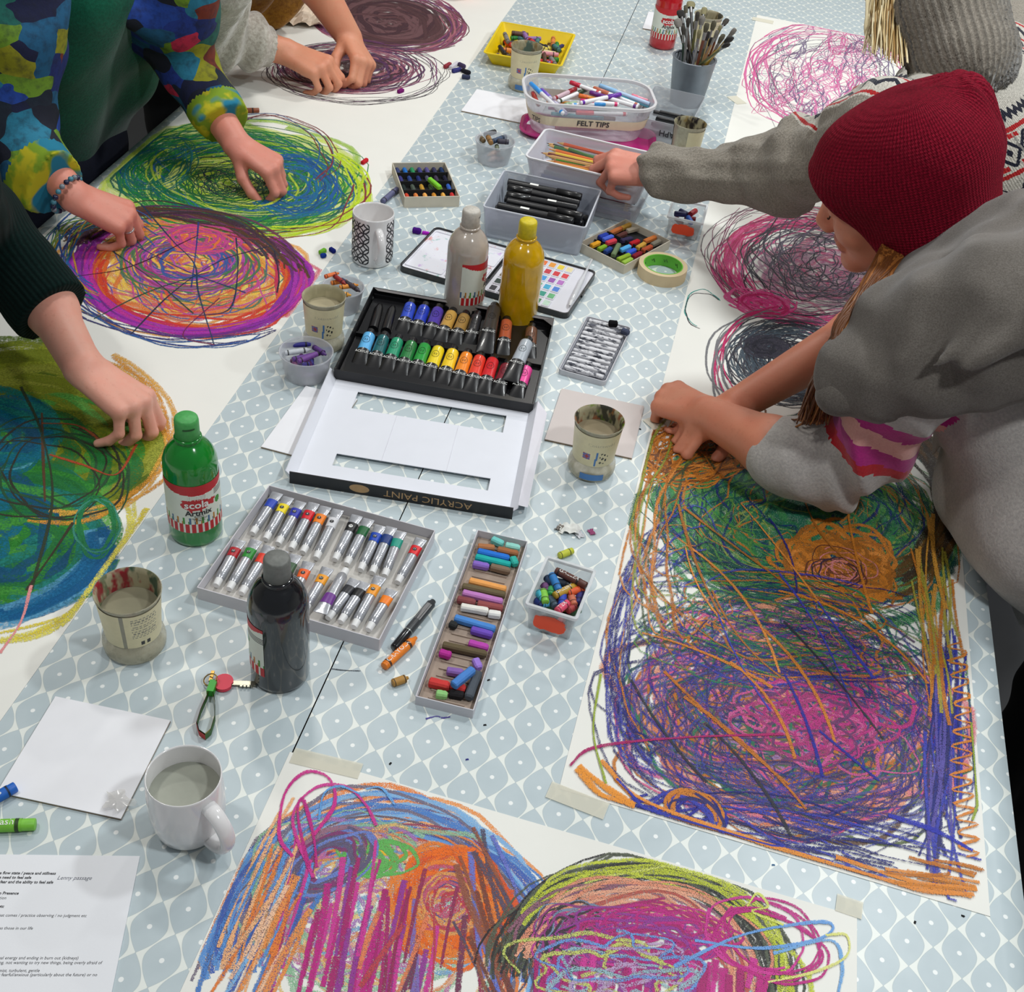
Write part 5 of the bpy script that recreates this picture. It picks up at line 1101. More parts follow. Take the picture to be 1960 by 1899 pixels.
# ---- open pastel box by the masking tape
c, a, W, D = quad_frame((1113, 462), (1196, 420), (1282, 458), (1196, 512), .020)
t = thing('pastel_box', 'open card box of chunky mixed pastels beside the masking tape roll', 'box', (c.x, c.y, 0), a)
b = MB(); container(b, W, D, .020, .0018, .001); b.build('box_wall', m_boxc, t)
b = MB(); b.box((0, 0, .0035), (W-.004, D-.004, .003), 0); b.box((.012, 0, .011), (.0015, D-.006, .010), 0); b.box((-.030, 0, .009), (.0015, D-.006, .006), 0); b.build('dark_insert', plain('black_insert', (26, 27, 30), .85, .15, 60), t)
Zq = lambda x, y: (880+x/3.92, 380+y/3.92)
for p0, p1, rgb, n_ in [((1215, 225), (1280, 195), (206, 160, 74), 'sand yellow'), ((1130, 262), (1215, 222), (190, 110, 62), 'terracotta'), ((1255, 245), (1345, 222), (180, 170, 150), 'curved putty'), ((1180, 290), (1250, 260), (96, 60, 56), 'dark maroon'), ((1210, 320), (1295, 300), (60, 54, 84), 'dark plum'), ((1045, 295), (1110, 270), (50, 70, 170), 'royal blue'), ((1075, 312), (1150, 285), (84, 110, 220), 'periwinkle'), ((1100, 338), (1172, 315), (220, 70, 86), 'coral red'), ((985, 358), (1050, 330), (240, 170, 50), 'marigold'), ((1040, 385), (1098, 358), (130, 170, 50), 'leaf green'), ((1090, 405), (1135, 375), (50, 74, 140), 'midnight blue'), ((1280, 345), (1345, 318), (190, 40, 50), 'cherry red'), ((1330, 375), (1388, 340), (206, 160, 70), 'wheat'), ((1385, 325), (1470, 290), (200, 116, 60), 'rust orange'), ((1440, 350), (1505, 318), (130, 124, 110), 'stone grey'), ((1150, 430), (1195, 345), (112, 130, 96), 'upright sage green'), ((1205, 392), (1278, 360), (94, 180, 236), 'light blue'), ((1255, 415), (1318, 385), (60, 96, 220), 'cobalt'), ((1370, 395), (1440, 360), (180, 84, 56), 'brick'), ((1300, 440), (1362, 408), (140, 40, 54), 'burgundy'), ((1185, 462), (1275, 425), (150, 180, 56), 'olive yellow'), ((1222, 490), (1292, 455), (160, 196, 80), 'pale lime')]:
    pastel(p0, p1, rgb, f'{n_} pastel in the open box beside the masking tape', .013 if 'upright' not in n_ else .017, .0048, 'pastels in the open card box', Zf=Zq)
# ---- watercolour tin
c, a, W, D = quad_frame((833, 433), (1141, 518), (1087, 606), (766, 506), .012)
t = thing('watercolour_tin', 'black watercolour tin lying open with white mixing lid and rows of pans', 'paint tin', (c.x, c.y, 0), a)
m_wp = plain('white_enamel', (232, 232, 240), .2, .03, 30, coat=.4)
b = MB(); wl = W*.485
for sx, ww in ((-1, wl), (1, W-wl-.002)):
    cx_ = -W/2+wl/2 if sx < 0 else W/2-ww/2
    o = [(x+cx_, y) for x, y in rrect(ww, D, .012, 5)]; i_ = [(x+cx_, y) for x, y in rrect(ww-.005, D-.005, .010, 5)]
    b.shell(lambda f: o, lambda f: i_, 0, .012, .003)
b.box((-W/2+wl+.001, D*.3, .010), (.006, .012, .005)); b.box((-W/2+wl+.001, -D*.3, .010), (.006, .012, .005)); b.box((W/2+.001, 0, .008), (.003, .02, .005))
b.build('tin_shell', plain('black_tin', (18, 18, 21), .35, .1, 40, coat=.3), t)
# mixing side: smeared paint on white wells
m_smear = new_mat('paint_smeared_enamel'); nt, N, L, bb = nodes(m_smear); tc = N.new('ShaderNodeTexCoord'); pv = lin((234, 234, 242))
for i, q in enumerate([(196, 150, 220), (90, 180, 160), (230, 120, 110)]):
    mp = N.new('ShaderNodeMapping'); mp.inputs['Location'].default_value = (i*1.7, i*.9, 0); L.new(tc.outputs['Object'], mp.inputs[0])
    pv = mixc(N, L, maprange(N, L, noise(N, L, mp.outputs[0], 45, 5, .7),   .60, .70, 0, .8), pv, lin(q))
L.new(pv, bb.inputs['Base Color']); bb.inputs['Roughness'].default_value = .25
b = MB(); cxm = -W/2+wl/2
b.rbox((cxm, 0, .007), (wl-.006, D-.006, .003), .009)
for x0, x1, y0, y1 in ((-.46, .0, -.42, .42), (.03, .23, -.42, -.02), (.26, .46, -.42, -.02), (.03, .46, .02, .42)):
    w2, d2 = (x1-x0)*wl, (y1-y0)*D; rim_b = [(cxm+(x0+x1)/2*wl, (y0+y1)/2*D)]
    o = rrect(w2, d2, .004, 3); i_ = rrect(w2-.002, d2-.002, .003, 3); ox, oy = rim_b[0]
    b.rings([[(x+ox, y+oy, .0085) for x, y in o], [(x+ox, y+oy, .0105) for x, y in o], [(x+ox, y+oy, .0105) for x, y in i_], [(x+ox, y+oy, .0085) for x, y in i_]], 0, False)
b.build('mixing_palette', m_smear, t)
# pans
cxp = -W/2+wl+.002+(W-wl-.002)/2; wp = W-wl-.008
b = MB(); b.rbox((cxp, 0, .0065), (wp, D-.006, .004), .008); b.build('pan_tray', m_wp, t)
pc_ = [[(50, 50, 56), (40, 60, 50), (110, 90, 60), (80, 60, 90), (150, 120, 190), (120, 100, 200)], [(60, 60, 64), (90, 60, 50), (120, 130, 60), (60, 50, 80), (90, 70, 160), (140, 130, 210)], [(40, 44, 50), (40, 90, 60), (60, 120, 60), (40, 110, 190), (60, 40, 50), (220, 80, 50)], [(30, 80, 60), (110, 90, 30), (70, 160, 60), (50, 130, 210), (130, 70, 110), (240, 110, 40)], [(60, 110, 50), (40, 160, 130), (70, 170, 80), (60, 150, 220), (200, 40, 60), (244, 150, 40)], [(50, 120, 60), (40, 150, 130), (60, 170, 210), (150, 80, 170), (210, 40, 50), (246, 206, 50)], [(190, 220, 200), (100, 180, 120), (70, 130, 220), (180, 110, 190), (220, 50, 60), (246, 220, 170)]]
colW = wp*.74/7; rowD = (D-.014)/6
for i in range(7):
    for j in range(6):
        x = cxp-wp/2+.006+colW*(i+.5); y = -D/2+.007+rowD*(j+.5)
        b = MB(); b.rbox((x, y, .0093), (colW*.84, rowD*.80, .0022), .0015, 0, None, 2); b.rbox((x, y, .0100), (colW*.66, rowD*.6, .0016), .001, 1, None, 2)
        b.build('paint_pan', [m_wp, plain('watercolour_cake', pc_[i][j], .45, .15, 120)], t)
tb = thing('water_brush', 'clear plastic water brush lying on the watercolour tin', 'brush'); A, B = at(1133, 497, .016), at(1090, 585, .016); X = seg_frame(A, B); tb.matrix_world = X; l = (B-A).length; XX = Matrix.Rotation(math.pi/2, 4, 'Y')
b = MB(); b.lathe([(0, 0), (.0022, .001), (.0026, l*.35), (.0044, l*.42), (.0046, l*.86), (.003, l*.9)], 14, 0, XX); b.build('barrel', clear_mat('clear_barrel', (236, 238, 242), .45, .1), tb)
b = MB(); b.lathe([(.003, l*.9), (.0036, l*.92), (.0034, l*.97), (.001, l)], 12, 0, XX); b.build('tip_cap', plain('white_tip', (238, 238, 240), .3), tb)
pastel((1063, 583), (1078, 586), (60, 130, 90), 'green paint dab on the near right corner of the watercolour tin', .0115, .0022) if False else None
# ---- yellow tray of crayons
c, a, W, D = quad_frame((963, 42), (1100, 67), (1073, 124), (926, 101), .034)
t = thing('plastic_tray', 'bright yellow plastic tray full of crayon stubs at the far left', 'tray', (c.x, c.y, 0), a)
m_yel = plain('yellow_plastic', (240, 208, 10), .35, .05, 30)
b = MB(); container(b, W, D, .034, .0015, .008, .84); rim_band(b, W+.008, D+.008, .010, .0325, .0055, .0022); b.build('tray_wall', m_yel, t)
X = Matrix.Translation((c.x, c.y, 0)) @ Matrix.Rotation(a, 4, 'Z')
pal = [('navy', (40, 44, 110)), ('red', (200, 40, 44)), ('cream', (222, 206, 160)), ('green', (50, 140, 60)), ('brown', (92, 60, 46)), ('black', (40, 38, 42)), ('lilac', (150, 110, 170)), ('yellow', (226, 206, 90)), ('teal', (70, 120, 120)), ('pink', (214, 140, 150)), ('orange', (220, 130, 60)), ('grey', (130, 126, 124))]
zones = [('far left', -1, 1), ('far middle', 0, 1), ('far right', 1, 1), ('near left', -1, -1), ('middle', 0, 0), ('near right', 1, -1)]
g = random.Random(31)
for zi, (zn, zx, zy) in enumerate(zones):
    for i in range(9):
        cn_, rgb = pal[(i*5+zi*2) % 12]; th = g.uniform(0, 3.14); l = g.uniform(.034, .062); rr_ = g.uniform(.0052, .0062)
        x = zx*W*.25+g.uniform(-.13, .13)*W; y = zy*D*.2+g.uniform(-.12, .12)*D; z = .0025+rr_+(i//3)*.0086
        lx, ly = W*.40-abs(math.cos(th))*l/2, D*.39-abs(math.sin(th))*l/2; x = max(-lx, min(lx, x)); y = max(-ly, min(ly, y)); tl_ = g.uniform(-.1, .1)
        d = Vector((math.cos(th), math.sin(th), tl_)).normalized(); p = Vector((x, y, z)); Xc = X @ seg_frame(p-d*l/2, p+d*l/2)
        crayon('crayon', f'{cn_} crayon stub in the {zn} of the yellow tray', 'crayon', Xc, l, rr_, rgb, 'crayon stubs in the yellow tray', g.random() < .7, g.random() < .6)
# ---- felt tips tub on its magenta lid
c, a, W, D = quad_frame((1008, 218), (1252, 252), (1250, 288), (990, 262), .008)
t = thing('tub_lid', 'magenta plastic lid lying under the felt tips tub', 'lid', (c.x, c.y, 0), a)
m_mag = plain('magenta_plastic', (176, 10, 110), .18, .08, 30, coat=.4)
b = MB(); container(b, W, D, .012, .002, D*.32, .94, seg=8); rim_band(b, W+.01, D+.01, D*.34, .010, .006, .003, seg=8); b.build('lid_shell', m_mag, t)
lidz = .003
c, a, W, D = quad_frame((1006, 142), (1236, 153), (1262, 212), (1004, 196), .088)
t = thing('storage_tub', 'clear oval tub of felt tips marked FELT TIPS on cream tape', 'tub', (c.x, c.y, lidz), a)
m_clear = clear_mat('cloudy_tub', (226, 226, 232), .20, .15)
b = MB(); container(b, W, D, .083, .0016, D*.34, .86, seg=9); b.build('tub_wall', m_clear, t)
b = MB(); rim_band(b, W+.008, D+.008, D*.35, .079, .006, .007, seg=9); b.build('tub_rim', clear_mat('tub_rim', (236, 234, 236), .55, .15), t)
bt = MB(); o0 = rrect(W*.915+.0012, D*.915+.0012, D*.315, 9); o1 = rrect(W*.945+.0012, D*.945+.0012, D*.32, 9); n = len(o0); idx = [i for i in range(n) if o0[i][1] < D*.30]
bt.rings([[(x, y, .030) for x, y in o0], [(x, y, .052) for x, y in o1]], 0, False)
put_text(bt, 'FELT TIPS', .0175, lambda x, y: (x*1.05+.005, -(D*.93/2+.0018)-y*.08, .041+y), 1, bold=.0003)
put_text(bt, 'TIPS', .016, lambda x, y: (-W*.93/2+.014+x*.6, -(D*.93/2-.010)+x*-.75-.003, .041+y), 1, bold=.0003)
bt.build('name_tape', [plain('cream_paper_tape', (226, 212, 180), .7, .04), m_dark_print], t, label='cream tape band lettered FELT TIPS')
X = Matrix.Translation((c.x, c.y, lidz)) @ Matrix.Rotation(a, 4, 'Z')
def felt(label, A, B, cap, body=(236, 236, 238), group='felt tips in the clear tub', r=.0052, capfrac=.34, band=None):
    t = thing('felt_tip_pen', label, 'pen', (0, 0, 0), 0, group); Xp = seg_frame(A, B); t.matrix_world = Xp; l = (Vector(B)-Vector(A)).length; XX = Matrix.Rotation(math.pi/2, 4, 'Y')
    b = MB(); b.lathe([(0, 0), (r*.9, .0006), (r*.94, .002), (r*.94, l*(1-capfrac))], 14, 0, XX); b.build('barrel', plain('pen_barrel', body, .35, .03), t)
    b = MB(); b.lathe([(r*.94, l*(1-capfrac)), (r*1.1, l*(1-capfrac)+.0005), (r*1.02, l*.985), (r*.85, l), (0, l)], 14, 0, XX); b.build('pen_cap', plain('pen_cap', cap, .3, .05, coat=.2), t)
    if body[0] > 200:
        b = MB(); b.lathe([(r*.96, .004), (r*.96, .011)], 14, 0, XX); b.build('end_band', plain('pen_cap', cap, .3, .05, coat=.2), t)
    return t
Zf = lambda x, y: (980+x/4.9, 140+y/4.9)
for i, (p0, p1, cp, bd, n_, z) in enumerate([((480, 380), (175, 95), (50, 150, 230), (236, 236, 238), 'white pen with sky blue cap leaning on the left wall', .072), ((510, 380), (275, 155), (120, 90, 190), (200, 196, 220), 'lilac pen beside the sky-blue-capped one', .066), ((250, 300), (195, 185), (170, 50, 40), (170, 60, 44), 'rust red pen at the far left corner', .06), ((390, 240), (600, 145), (150, 20, 30), (210, 180, 190), 'pink pen with dark red cap', .076), ((830, 190), (545, 85), (206, 44, 70), (240, 240, 242), 'white pen with raspberry cap pointing to the far wall', .08), ((430, 270), (705, 150), (60, 76, 50), (240, 240, 242), 'white pen with dark green cap', .070), ((900, 270), (625, 210), (226, 110, 30), (230, 150, 60), 'orange pen lying level in the middle', .070), ((980, 250), (690, 240), (60, 40, 140), (220, 210, 230), 'pale pen with indigo cap', .066), ((1180, 320), (730, 180), (104, 34, 130), (240, 240, 242), 'long white pen with purple cap', .078), ((640, 280), (1020, 200), (110, 50, 170), (240, 240, 242), 'white pen with violet cap pointing right', .082), ((1000, 295), (640, 260), (222, 30, 110), (240, 240, 242), 'white pen with hot pink cap', .076), ((560, 300), (875, 290), (60, 150, 220), (240, 240, 242), 'white pen with blue cap along the near side', .072), ((1190, 305), (765, 140), (200, 110, 80), (240, 240, 242), 'white pen with copper cap', .074), ((1290, 290), (820, 115), (150, 196, 236), (180, 206, 236), 'pale blue pen along the far wall', .072), ((1285, 310), (1000, 200), (60, 180, 210), (110, 190, 214), 'turquoise pen at the right end', .066), ((1290, 270), (1120, 210), (236, 130, 150), (236, 150, 170), 'salmon pink pen at the right end', .066), ((600, 280), (500, 300), (150, 180, 140), (170, 196, 160), 'pale green pen stub', .06)]):
    felt(f'{n_} in the FELT TIPS tub' if 'FELT' not in n_ else n_, at(*Zf(*p0), z), at(*Zf(*p1), z+.004), cp, bd)
felt('white pen with red cap seen through the near wall of the FELT TIPS tub', at(*Zf(1080, 385), .058), at(*Zf(600, 370), .058), (226, 80, 90), group='felt tips in the clear tub')
g = random.Random(8)
for i, (n_, cp) in enumerate([('crimson', (160, 20, 50)), ('navy', (40, 40, 110)), ('teal', (40, 140, 150)), ('plum', (110, 30, 90)), ('brown', (110, 70, 50)), ('green', (50, 130, 70)), ('magenta', (190, 30, 120)), ('cobalt', (40, 80, 190)), ('amber', (220, 150, 50)), ('purple', (90, 40, 130))]):
    y = -D*.30+i*D*.6/9; z = .012+.010*(i % 3)+.004; x = g.uniform(-.03, .03); l = .125; th = g.uniform(-.12, .12)
    d = Vector((math.cos(th), math.sin(th), 0)); felt(f'{n_} pen lying low in the FELT TIPS tub', X @ (Vector((x, y, z))-d*l/2), X @ (Vector((x, y, z))+d*l/2), cp, (196, 120, 160) if i % 2 else cp, r=.0048)
# ---- grey tub marked GRAPH behind
c, a, W, D = quad_frame((1254, 164), (1352, 184), (1318, 246), (1216, 222), .055)
t = thing('storage_tub', 'grey see-through tub marked GRAPH behind the felt tips', 'tub', (c.x, c.y, 0), a)
b = MB(); container(b, W, D, .055, .0016, .010, .9, seg=5); b.build('tub_wall', clear_mat('smoky_tub', (196, 200, 206), .40, .2), t)
b = MB(); put_text(b, 'GRAPH', .020, lambda x, y: (-x+W*.22, -D*.95/2-.0016+.0*y, .028-y), 0, bold=.0002); b.build('pen_lettering', m_dark_print, t)
X = Matrix.Translation((c.x, c.y, 0)) @ Matrix.Rotation(a, 4, 'Z'); g = random.Random(5)
for i in range(7):
    y = -D*.28+i*D*.56/6; z = .008+.011*(i % 2); x = g.uniform(-.01, .01); l = W*.62
    felt(f'black graphite pencil, {nth(i)} from the front in the GRAPH tub', X @ Vector((x-l/2, y, z)), X @ Vector((x+l/2, y, z)), (24, 24, 26), (34, 34, 36), 'graphite pencils in the GRAPH tub', .0048)
# ---- black marker tub
c, a, W, D = quad_frame((965, 327), (1152, 364), (1121, 438), (923, 396), .066)
t = thing('storage_tub', 'frosted rectangular tub of black markers', 'tub', (c.x, c.y, 0), a)
b = MB(); container(b, W, D, .066, .0022, .008, .93, seg=4); b.build('tub_wall', clear_mat('frosted_box', (200, 206, 220), .46, .35), t)
b = MB(); rim_band(b, W+.001, D+.001, .008, .0655, .003, .0022); b.build('tub_rim', clear_mat('frosted_rim', (216, 220, 228), .6, .3), t)
X = Matrix.Translation((c.x, c.y, 0)) @ Matrix.Rotation(a, 4, 'Z'); g = random.Random(15); k = 0
m_bk = (22, 22, 24)
for lay in range(4):
    for i in range(5):
        y = -D*.36+(i+.5*(lay % 2))*D*.70/4.5; z = .0105+lay*.0152; l = W*.76*g.uniform(.86, 1); x = g.uniform(-.014, .014); th = g.uniform(-.05, .05)
        if abs(y) > D*.40: continue
        d = Vector((math.cos(th), math.sin(th), 0)); s_ = 1 if g.random() < .5 else -1
        tt = felt(f'black marker pen in the {["lowest", "second", "third", "top"][lay]} layer, {nth(i)} from the front of the frosted tub', X @ (Vector((x, y, z))-d*s_*l/2), X @ (Vector((x, y, z))+d*s_*l/2), m_bk, (28, 28, 31), 'black markers in the frosted tub', .0080)
        if lay == 3 and i % 2 == 0:
            b = MB(); q = .0080*.97; xx = l*.3
            b.add([(xx+u*.018, q*math.sin(v), q*math.cos(v)) for u in (0, 1) for v in (-.5, 0, .5)], [(0, 1, 4, 3), (1, 2, 5, 4)], 0, True); b.build('white_sticker', m_white_ink, tt, label='small white printed strip')
# ---- pencil tubs (one on the other)
def pencil(label, A, B, rgb, group, tip=True, r=.0036):
    t = thing('coloured_pencil', label, 'pencil', (0, 0, 0), 0, group); t.matrix_world = seg_frame(A, B); l = (Vector(B)-Vector(A)).length
    hexr = lambda x, rr_: [(x, rr_*math.cos(k*math.pi/3), rr_*math.sin(k*math.pi/3)) for k in range(6)]
    b = MB(); b.rings([hexr(0, r), hexr(l-.016, r)], 0, False, None, True); b.build('pencil_barrel', plain('lacquer', rgb, .3, .06, 40, coat=.3), t)
    b = MB(); b.rings([hexr(l-.016, r), hexr(l-.005, r*.36)], 0, False); b.build('sharpened_wood', plain('cedar', (206, 160, 104), .7, .1, 100), t)
    b = MB(); b.rings([hexr(l-.005, r*.36), hexr(l, .0003)], 0, False, None, False, True); b.build('lead', plain('coloured_lead', rgb, .5), t)
    return t
c, a, W, D = quad_frame((1036, 292), (1252, 346), (1228, 402), (1008, 344), .045)
t = thing('storage_tub', 'clear lower tub of mixed pencils under the white pencil tub', 'tub', (c.x, c.y, 0), a)
b = MB(); container(b, W, D, .046, .0016, .010, .92, seg=4); b.build('tub_wall', clear_mat('clear_lower_tub', (214, 216, 224), .22, .15), t)
X = Matrix.Translation((c.x, c.y, 0)) @ Matrix.Rotation(a, 4, 'Z'); g = random.Random(6)
for i, (n_, rgb) in enumerate([('mauve', (110, 70, 110)), ('navy', (40, 50, 110)), ('rust', (150, 80, 60)), ('teal', (30, 90, 100)), ('plum', (90, 40, 80)), ('dark green', (40, 80, 60)), ('violet', (84, 60, 130)), ('brown', (96, 66, 50)), ('crimson', (150, 40, 60)), ('slate', (70, 76, 96)), ('black', (30, 30, 34)), ('indigo', (54, 48, 110))]):
    y = -D*.34+(i % 6)*D*.68/5; z = .0065+.0085*(i//6)+.006*(i % 2); l = W*.8; x = g.uniform(-.006, .006); s_ = 1 if i % 3 else -1
    pencil(f'{n_} pencil in the clear lower pencil tub', X @ Vector((x-s_*l/2, y, z)), X @ Vector((x+s_*l/2, y+g.uniform(-.004, .004), z)), rgb, 'pencils in the clear lower tub')
PT = .047
c, a, W, D = quad_frame((1042, 243), (1262, 298), (1236, 358), (1012, 298), PT+.052)
t = thing('storage_tub', 'white translucent tub of coloured pencils into which a hand reaches', 'tub', (c.x, c.y, PT), a)
b = MB(); container(b, W, D, .052, .0020, .014, .90, seg=6); b.build('tub_wall', clear_mat('milky_tub', (226, 226, 236), .55, .3), t)
b = MB(); rim_band(b, W+.004, D+.004, .016, .050, .0045, .003, seg=6); b.build('tub_rim', clear_mat('milky_rim', (240, 240, 244), .8, .3), t)
Zg = lambda x, y: (980+x/4.9, 140+y/4.9); zt = PT+.030
for p0, p1, rgb, n_ in [((1040, 805), (420, 650), (206, 84, 44), 'red-orange'), ((930, 830), (330, 675), (60, 110, 60), 'green'), ((870, 835), (325, 655), (50, 44, 44), 'dark brown'), ((1000, 880), (345, 710), (226, 110, 40), 'orange'), ((900, 870), (340, 740), (236, 200, 70), 'yellow'), ((930, 900), (270, 745), (110, 40, 36), 'maroon'), ((860, 830), (470, 690), (80, 120, 70), 'sage'), ((940, 915), (345, 790), (104, 170, 60), 'lime'), ((980, 925), (660, 870), (70, 44, 140), 'violet'), ((960, 945), (320, 820), (190, 110, 50), 'copper'), ((980, 965), (350, 840), (226, 150, 60), 'amber'), ((900, 900), (310, 770), (206, 160, 100), 'tan')]:
    pencil(f'{n_} pencil in the white tub the hand reaches into', at(*Zg(*p0), zt), at(*Zg(*p1), zt+.002), rgb, 'pencils in the white tub')
    zt += .0006
for i, (n_, rgb) in enumerate([('blue', (50, 80, 150)), ('dark teal', (30, 90, 100)), ('wine', (130, 40, 60)), ('ochre', (190, 140, 60)), ('grey', (110, 110, 116)), ('rose', (200, 110, 120))]):
    X = Matrix.Translation((c.x, c.y, PT)) @ Matrix.Rotation(a, 4, 'Z'); y = -D*.32+i*D*.62/5; l = W*.74
    pencil(f'{n_} pencil at the bottom of the white tub the hand reaches into', X @ Vector((-l/2, y, .007)), X @ Vector((l/2, y, .007)), rgb, 'pencils in the white tub')
# ---- two clear boxes with orange-red stickers
def stick_box(tl, tr, br, bl, h, label, items, seed, n=14):
    c, a, W, D = quad_frame(tl, tr, br, bl, h); t = thing('clear_box', label, 'box', (c.x, c.y, 0), a)
    b = MB(); container(b, W, D, h, .0014, .004, .88, seg=4); b.build('box_wall', clear_mat('clear_box', (226, 230, 232), .14, .06), t)
    b = MB(); rim_band(b, W+.006, D+.006, .005, h-.004, .004, .0045); b.build('box_rim', clear_mat('clear_rim', (238, 240, 242), .45, .1), t)
    b = MB(); g = random.Random(seed)
    pts = []
    for i in range(30):
        e = i/30*2*math.pi; x = math.copysign(abs(math.cos(e))**.6, math.cos(e))*W*.34*g.uniform(.92, 1.04); z = h*.45+math.copysign(abs(math.sin(e))**.6, math.sin(e))*h*.26*g.uniform(.85, 1.1); pts.append((x, -D*.94/2-.0018, z))
    b.add([(0, -D*.94/2-.0018, h*.45)]+pts, [(0, i+1, (i+1) % 30+1) for i in range(30)], 0); b.build('sticker', plain('fluorescent_sticker', (255, 84, 44), .5, .03, 60), t, label='bright orange-red blank sticker')
    return c, a, W, D
c, a, W, D = stick_box((1052, 1070), (1139, 1092), (1101, 1182), (1005, 1154), .050, 'clear box of oil pastel stubs with a bright orange-red sticker, near the long pastel tray', None, 2)
X = Matrix.Translation((c.x, c.y, 0)) @ Matrix.Rotation(a, 4, 'Z')
GC = 'oil pastel stubs in the clear box'
for p0, p1, rgb, n_, z, txt in [((1190, 440), (1420, 555), (92, 50, 40), 'brown oil pastel lettered GALLER lying on top', .046, 'GALLER'), ((1160, 470), (1215, 590), (40, 120, 190), 'blue', .042, None), ((1120, 490), (1180, 560), (24, 50, 84), 'dark navy', .036, None), ((1180, 520), (1300, 545), (40, 50, 66), 'blue-black', .036, None), ((1180, 630), (1335, 555), (190, 150, 50), 'mustard', .040, 'GALLERY'), ((1280, 610), (1400, 570), (226, 90, 40), 'orange', .038, None), ((1160, 570), (1150, 620), (50, 150, 80), 'emerald', .036, None), ((1100, 545), (1118, 575), (104, 60, 110), 'purple', .034, None), ((1055, 600), (1100, 660), (70, 180, 200), 'turquoise', .034, None), ((1095, 590), (1115, 680), (130, 200, 70), 'lime', .036, None), ((1090, 690), (1180, 670), (80, 180, 220), 'light blue', .030, None), ((1140, 640), (1190, 710), (60, 80, 96), 'slate', .032, None), ((1245, 620), (1235, 700), (40, 70, 180), 'ultramarine', .036, None), ((1200, 745), (1280, 680), (226, 80, 110), 'pink oil pastel lettered TER', .036, 'TER'), ((1300, 620), (1330, 700), (200, 110, 80), 'terracotta', .034, None), ((1380, 590), (1360, 690), (44, 40, 110), 'indigo', .034, None), ((1280, 740), (1330, 710), (170, 60, 60), 'brick red', .030, None), ((1040, 660), (1075, 690), (30, 50, 120), 'royal blue', .028, None), ((1195, 640), (1230, 650), (150, 40, 60), 'wine', .030, None), ((1305, 755), (1350, 740), (60, 110, 70), 'bottle green', .024, None)]:
    Xs, l = lie(Zp(*p0), Zp(*p1), z); crayon('oil_pastel', (n_ if 'oil pastel' in n_ else n_+' oil pastel stub')+' in the clear box by the long tray', 'pastel', Xs, max(l, .014), .0052, rgb, GC, True, False, txt)
g = random.Random(77)
for i, (n_, rgb) in enumerate([('black', (30, 30, 34)), ('red', (190, 40, 50)), ('sea blue', (40, 100, 150)), ('yellow', (220, 190, 60)), ('violet', (110, 70, 150)), ('brown', (110, 76, 54)), ('green', (60, 130, 70)), ('rose', (206, 110, 120))]):
    x = g.uniform(-.25, .25)*W; y = g.uniform(-.28, .28)*D; th = g.uniform(0, 3.1); l = .026; d = Vector((math.cos(th), math.sin(th), 0)); p = Vector((x, y, .0075+.009*(i//4)))
    crayon('oil_pastel', f'{n_} oil pastel stub at the bottom of the clear box by the long tray', 'pastel', X @ seg_frame(p-d*l/2, p+d*l/2), l, .005, rgb, GC, True, False)
c, a, W, D = stick_box((1290, 380), (1352, 393), (1345, 428), (1280, 413), .045, 'clear box of red and blue bits with an orange-red sticker, under the reaching sleeve', None, 4)
X = Matrix.Translation((c.x, c.y, 0)) @ Matrix.Rotation(a, 4, 'Z'); g = random.Random(12)
for i, (n_, rgb, x, y, z, th) in enumerate([('dark blue', (40, 46, 100), -.2, -.05, .036, .3), ('red', (196, 36, 46), .15, .15, .037, 1.2), ('small blue', (50, 100, 190), .12, -.22, .034, 2), ('navy', (34, 40, 90), -.1, .2, .03, 2.6), ('brown', (110, 70, 60), 0, -.1, .012, .6), ('grey', (120, 116, 120), .2, -.2, .010, 1.6), ('maroon', (120, 40, 50), -.2, .1, .014, 2.2), ('dark red', (150, 40, 46), .1, .25, .018, .1)]):
    d = Vector((math.cos(th), math.sin(th), 0)); l = .024; p = Vector((x*W, y*D, z)); crayon('oil_pastel', f'{n_} oil pastel stub in the clear box under the reaching sleeve', 'pastel', X @ seg_frame(p-d*l/2, p+d*l/2), l, .0056, rgb, 'stubs in the clear box under the sleeve', False, False)
# ------------------------------------------------------------------ loose things on the table
X, l = lie((754, 1242), (830, 1150), .007); t = thing('marker_pen', 'black marker pen lying between the tube tray and the pastel tray', 'pen'); t.matrix_world = X; XX = Matrix.Rotation(math.pi/2, 4, 'Y'); r = .0066
b = MB(); b.lathe([(0, 0), (r*.8, .0005), (r*.95, .002), (r, l*.33)], 18, 0, XX); b.build('pen_cap', plain('gloss_black', (22, 22, 25), .25, .1, coat=.3), t)
b = MB(); b.lathe([(r*1.04, l*.33), (r*1.04, l*.345)], 18, 0, XX); b.build('silver_ring', plain('silver_ring', (150, 156, 150), .3, .05, metal=.6), t)
b = MB(); b.lathe([(r*.98, l*.345), (r*.96, l*.93), (r*.7, l*.945), (r*.6, l*.99), (0, l)], 18, 0, XX)
b.add([(l*u, r*1.0*math.sin(v), r*1.0*math.cos(v)) for u in (.56, .88) for v in (-.7, -.1, .5)], [(0, 1, 4, 3), (1, 2, 5, 4)], 1, True)
b.build('barrel', [plain('charcoal_barrel', (52, 54, 57), .4, .1), plain('grey_print', (126, 124, 124), .5)], t)
X, l = lie((735, 1276), (797, 1220), .006); crayon('crayon', 'orange wrapped crayon beside the black marker pen', 'crayon', X, l, .0056, (240, 130, 30), None, True, True, 'CRAYOLA')
X, l = lie((751, 1308), (782, 1297), .005); crayon('crayon', 'stubby ochre crayon in front of the orange one', 'crayon', X, l, .005, (176, 130, 60), None, True, True)
X, l = lie((-30, 1540), (30, 1506), .008); crayon('crayon', 'bright blue wrapped crayon at the left edge on the square board', 'crayon', X, l, .0062, (16, 96, 190), None, True, False, 'cs')
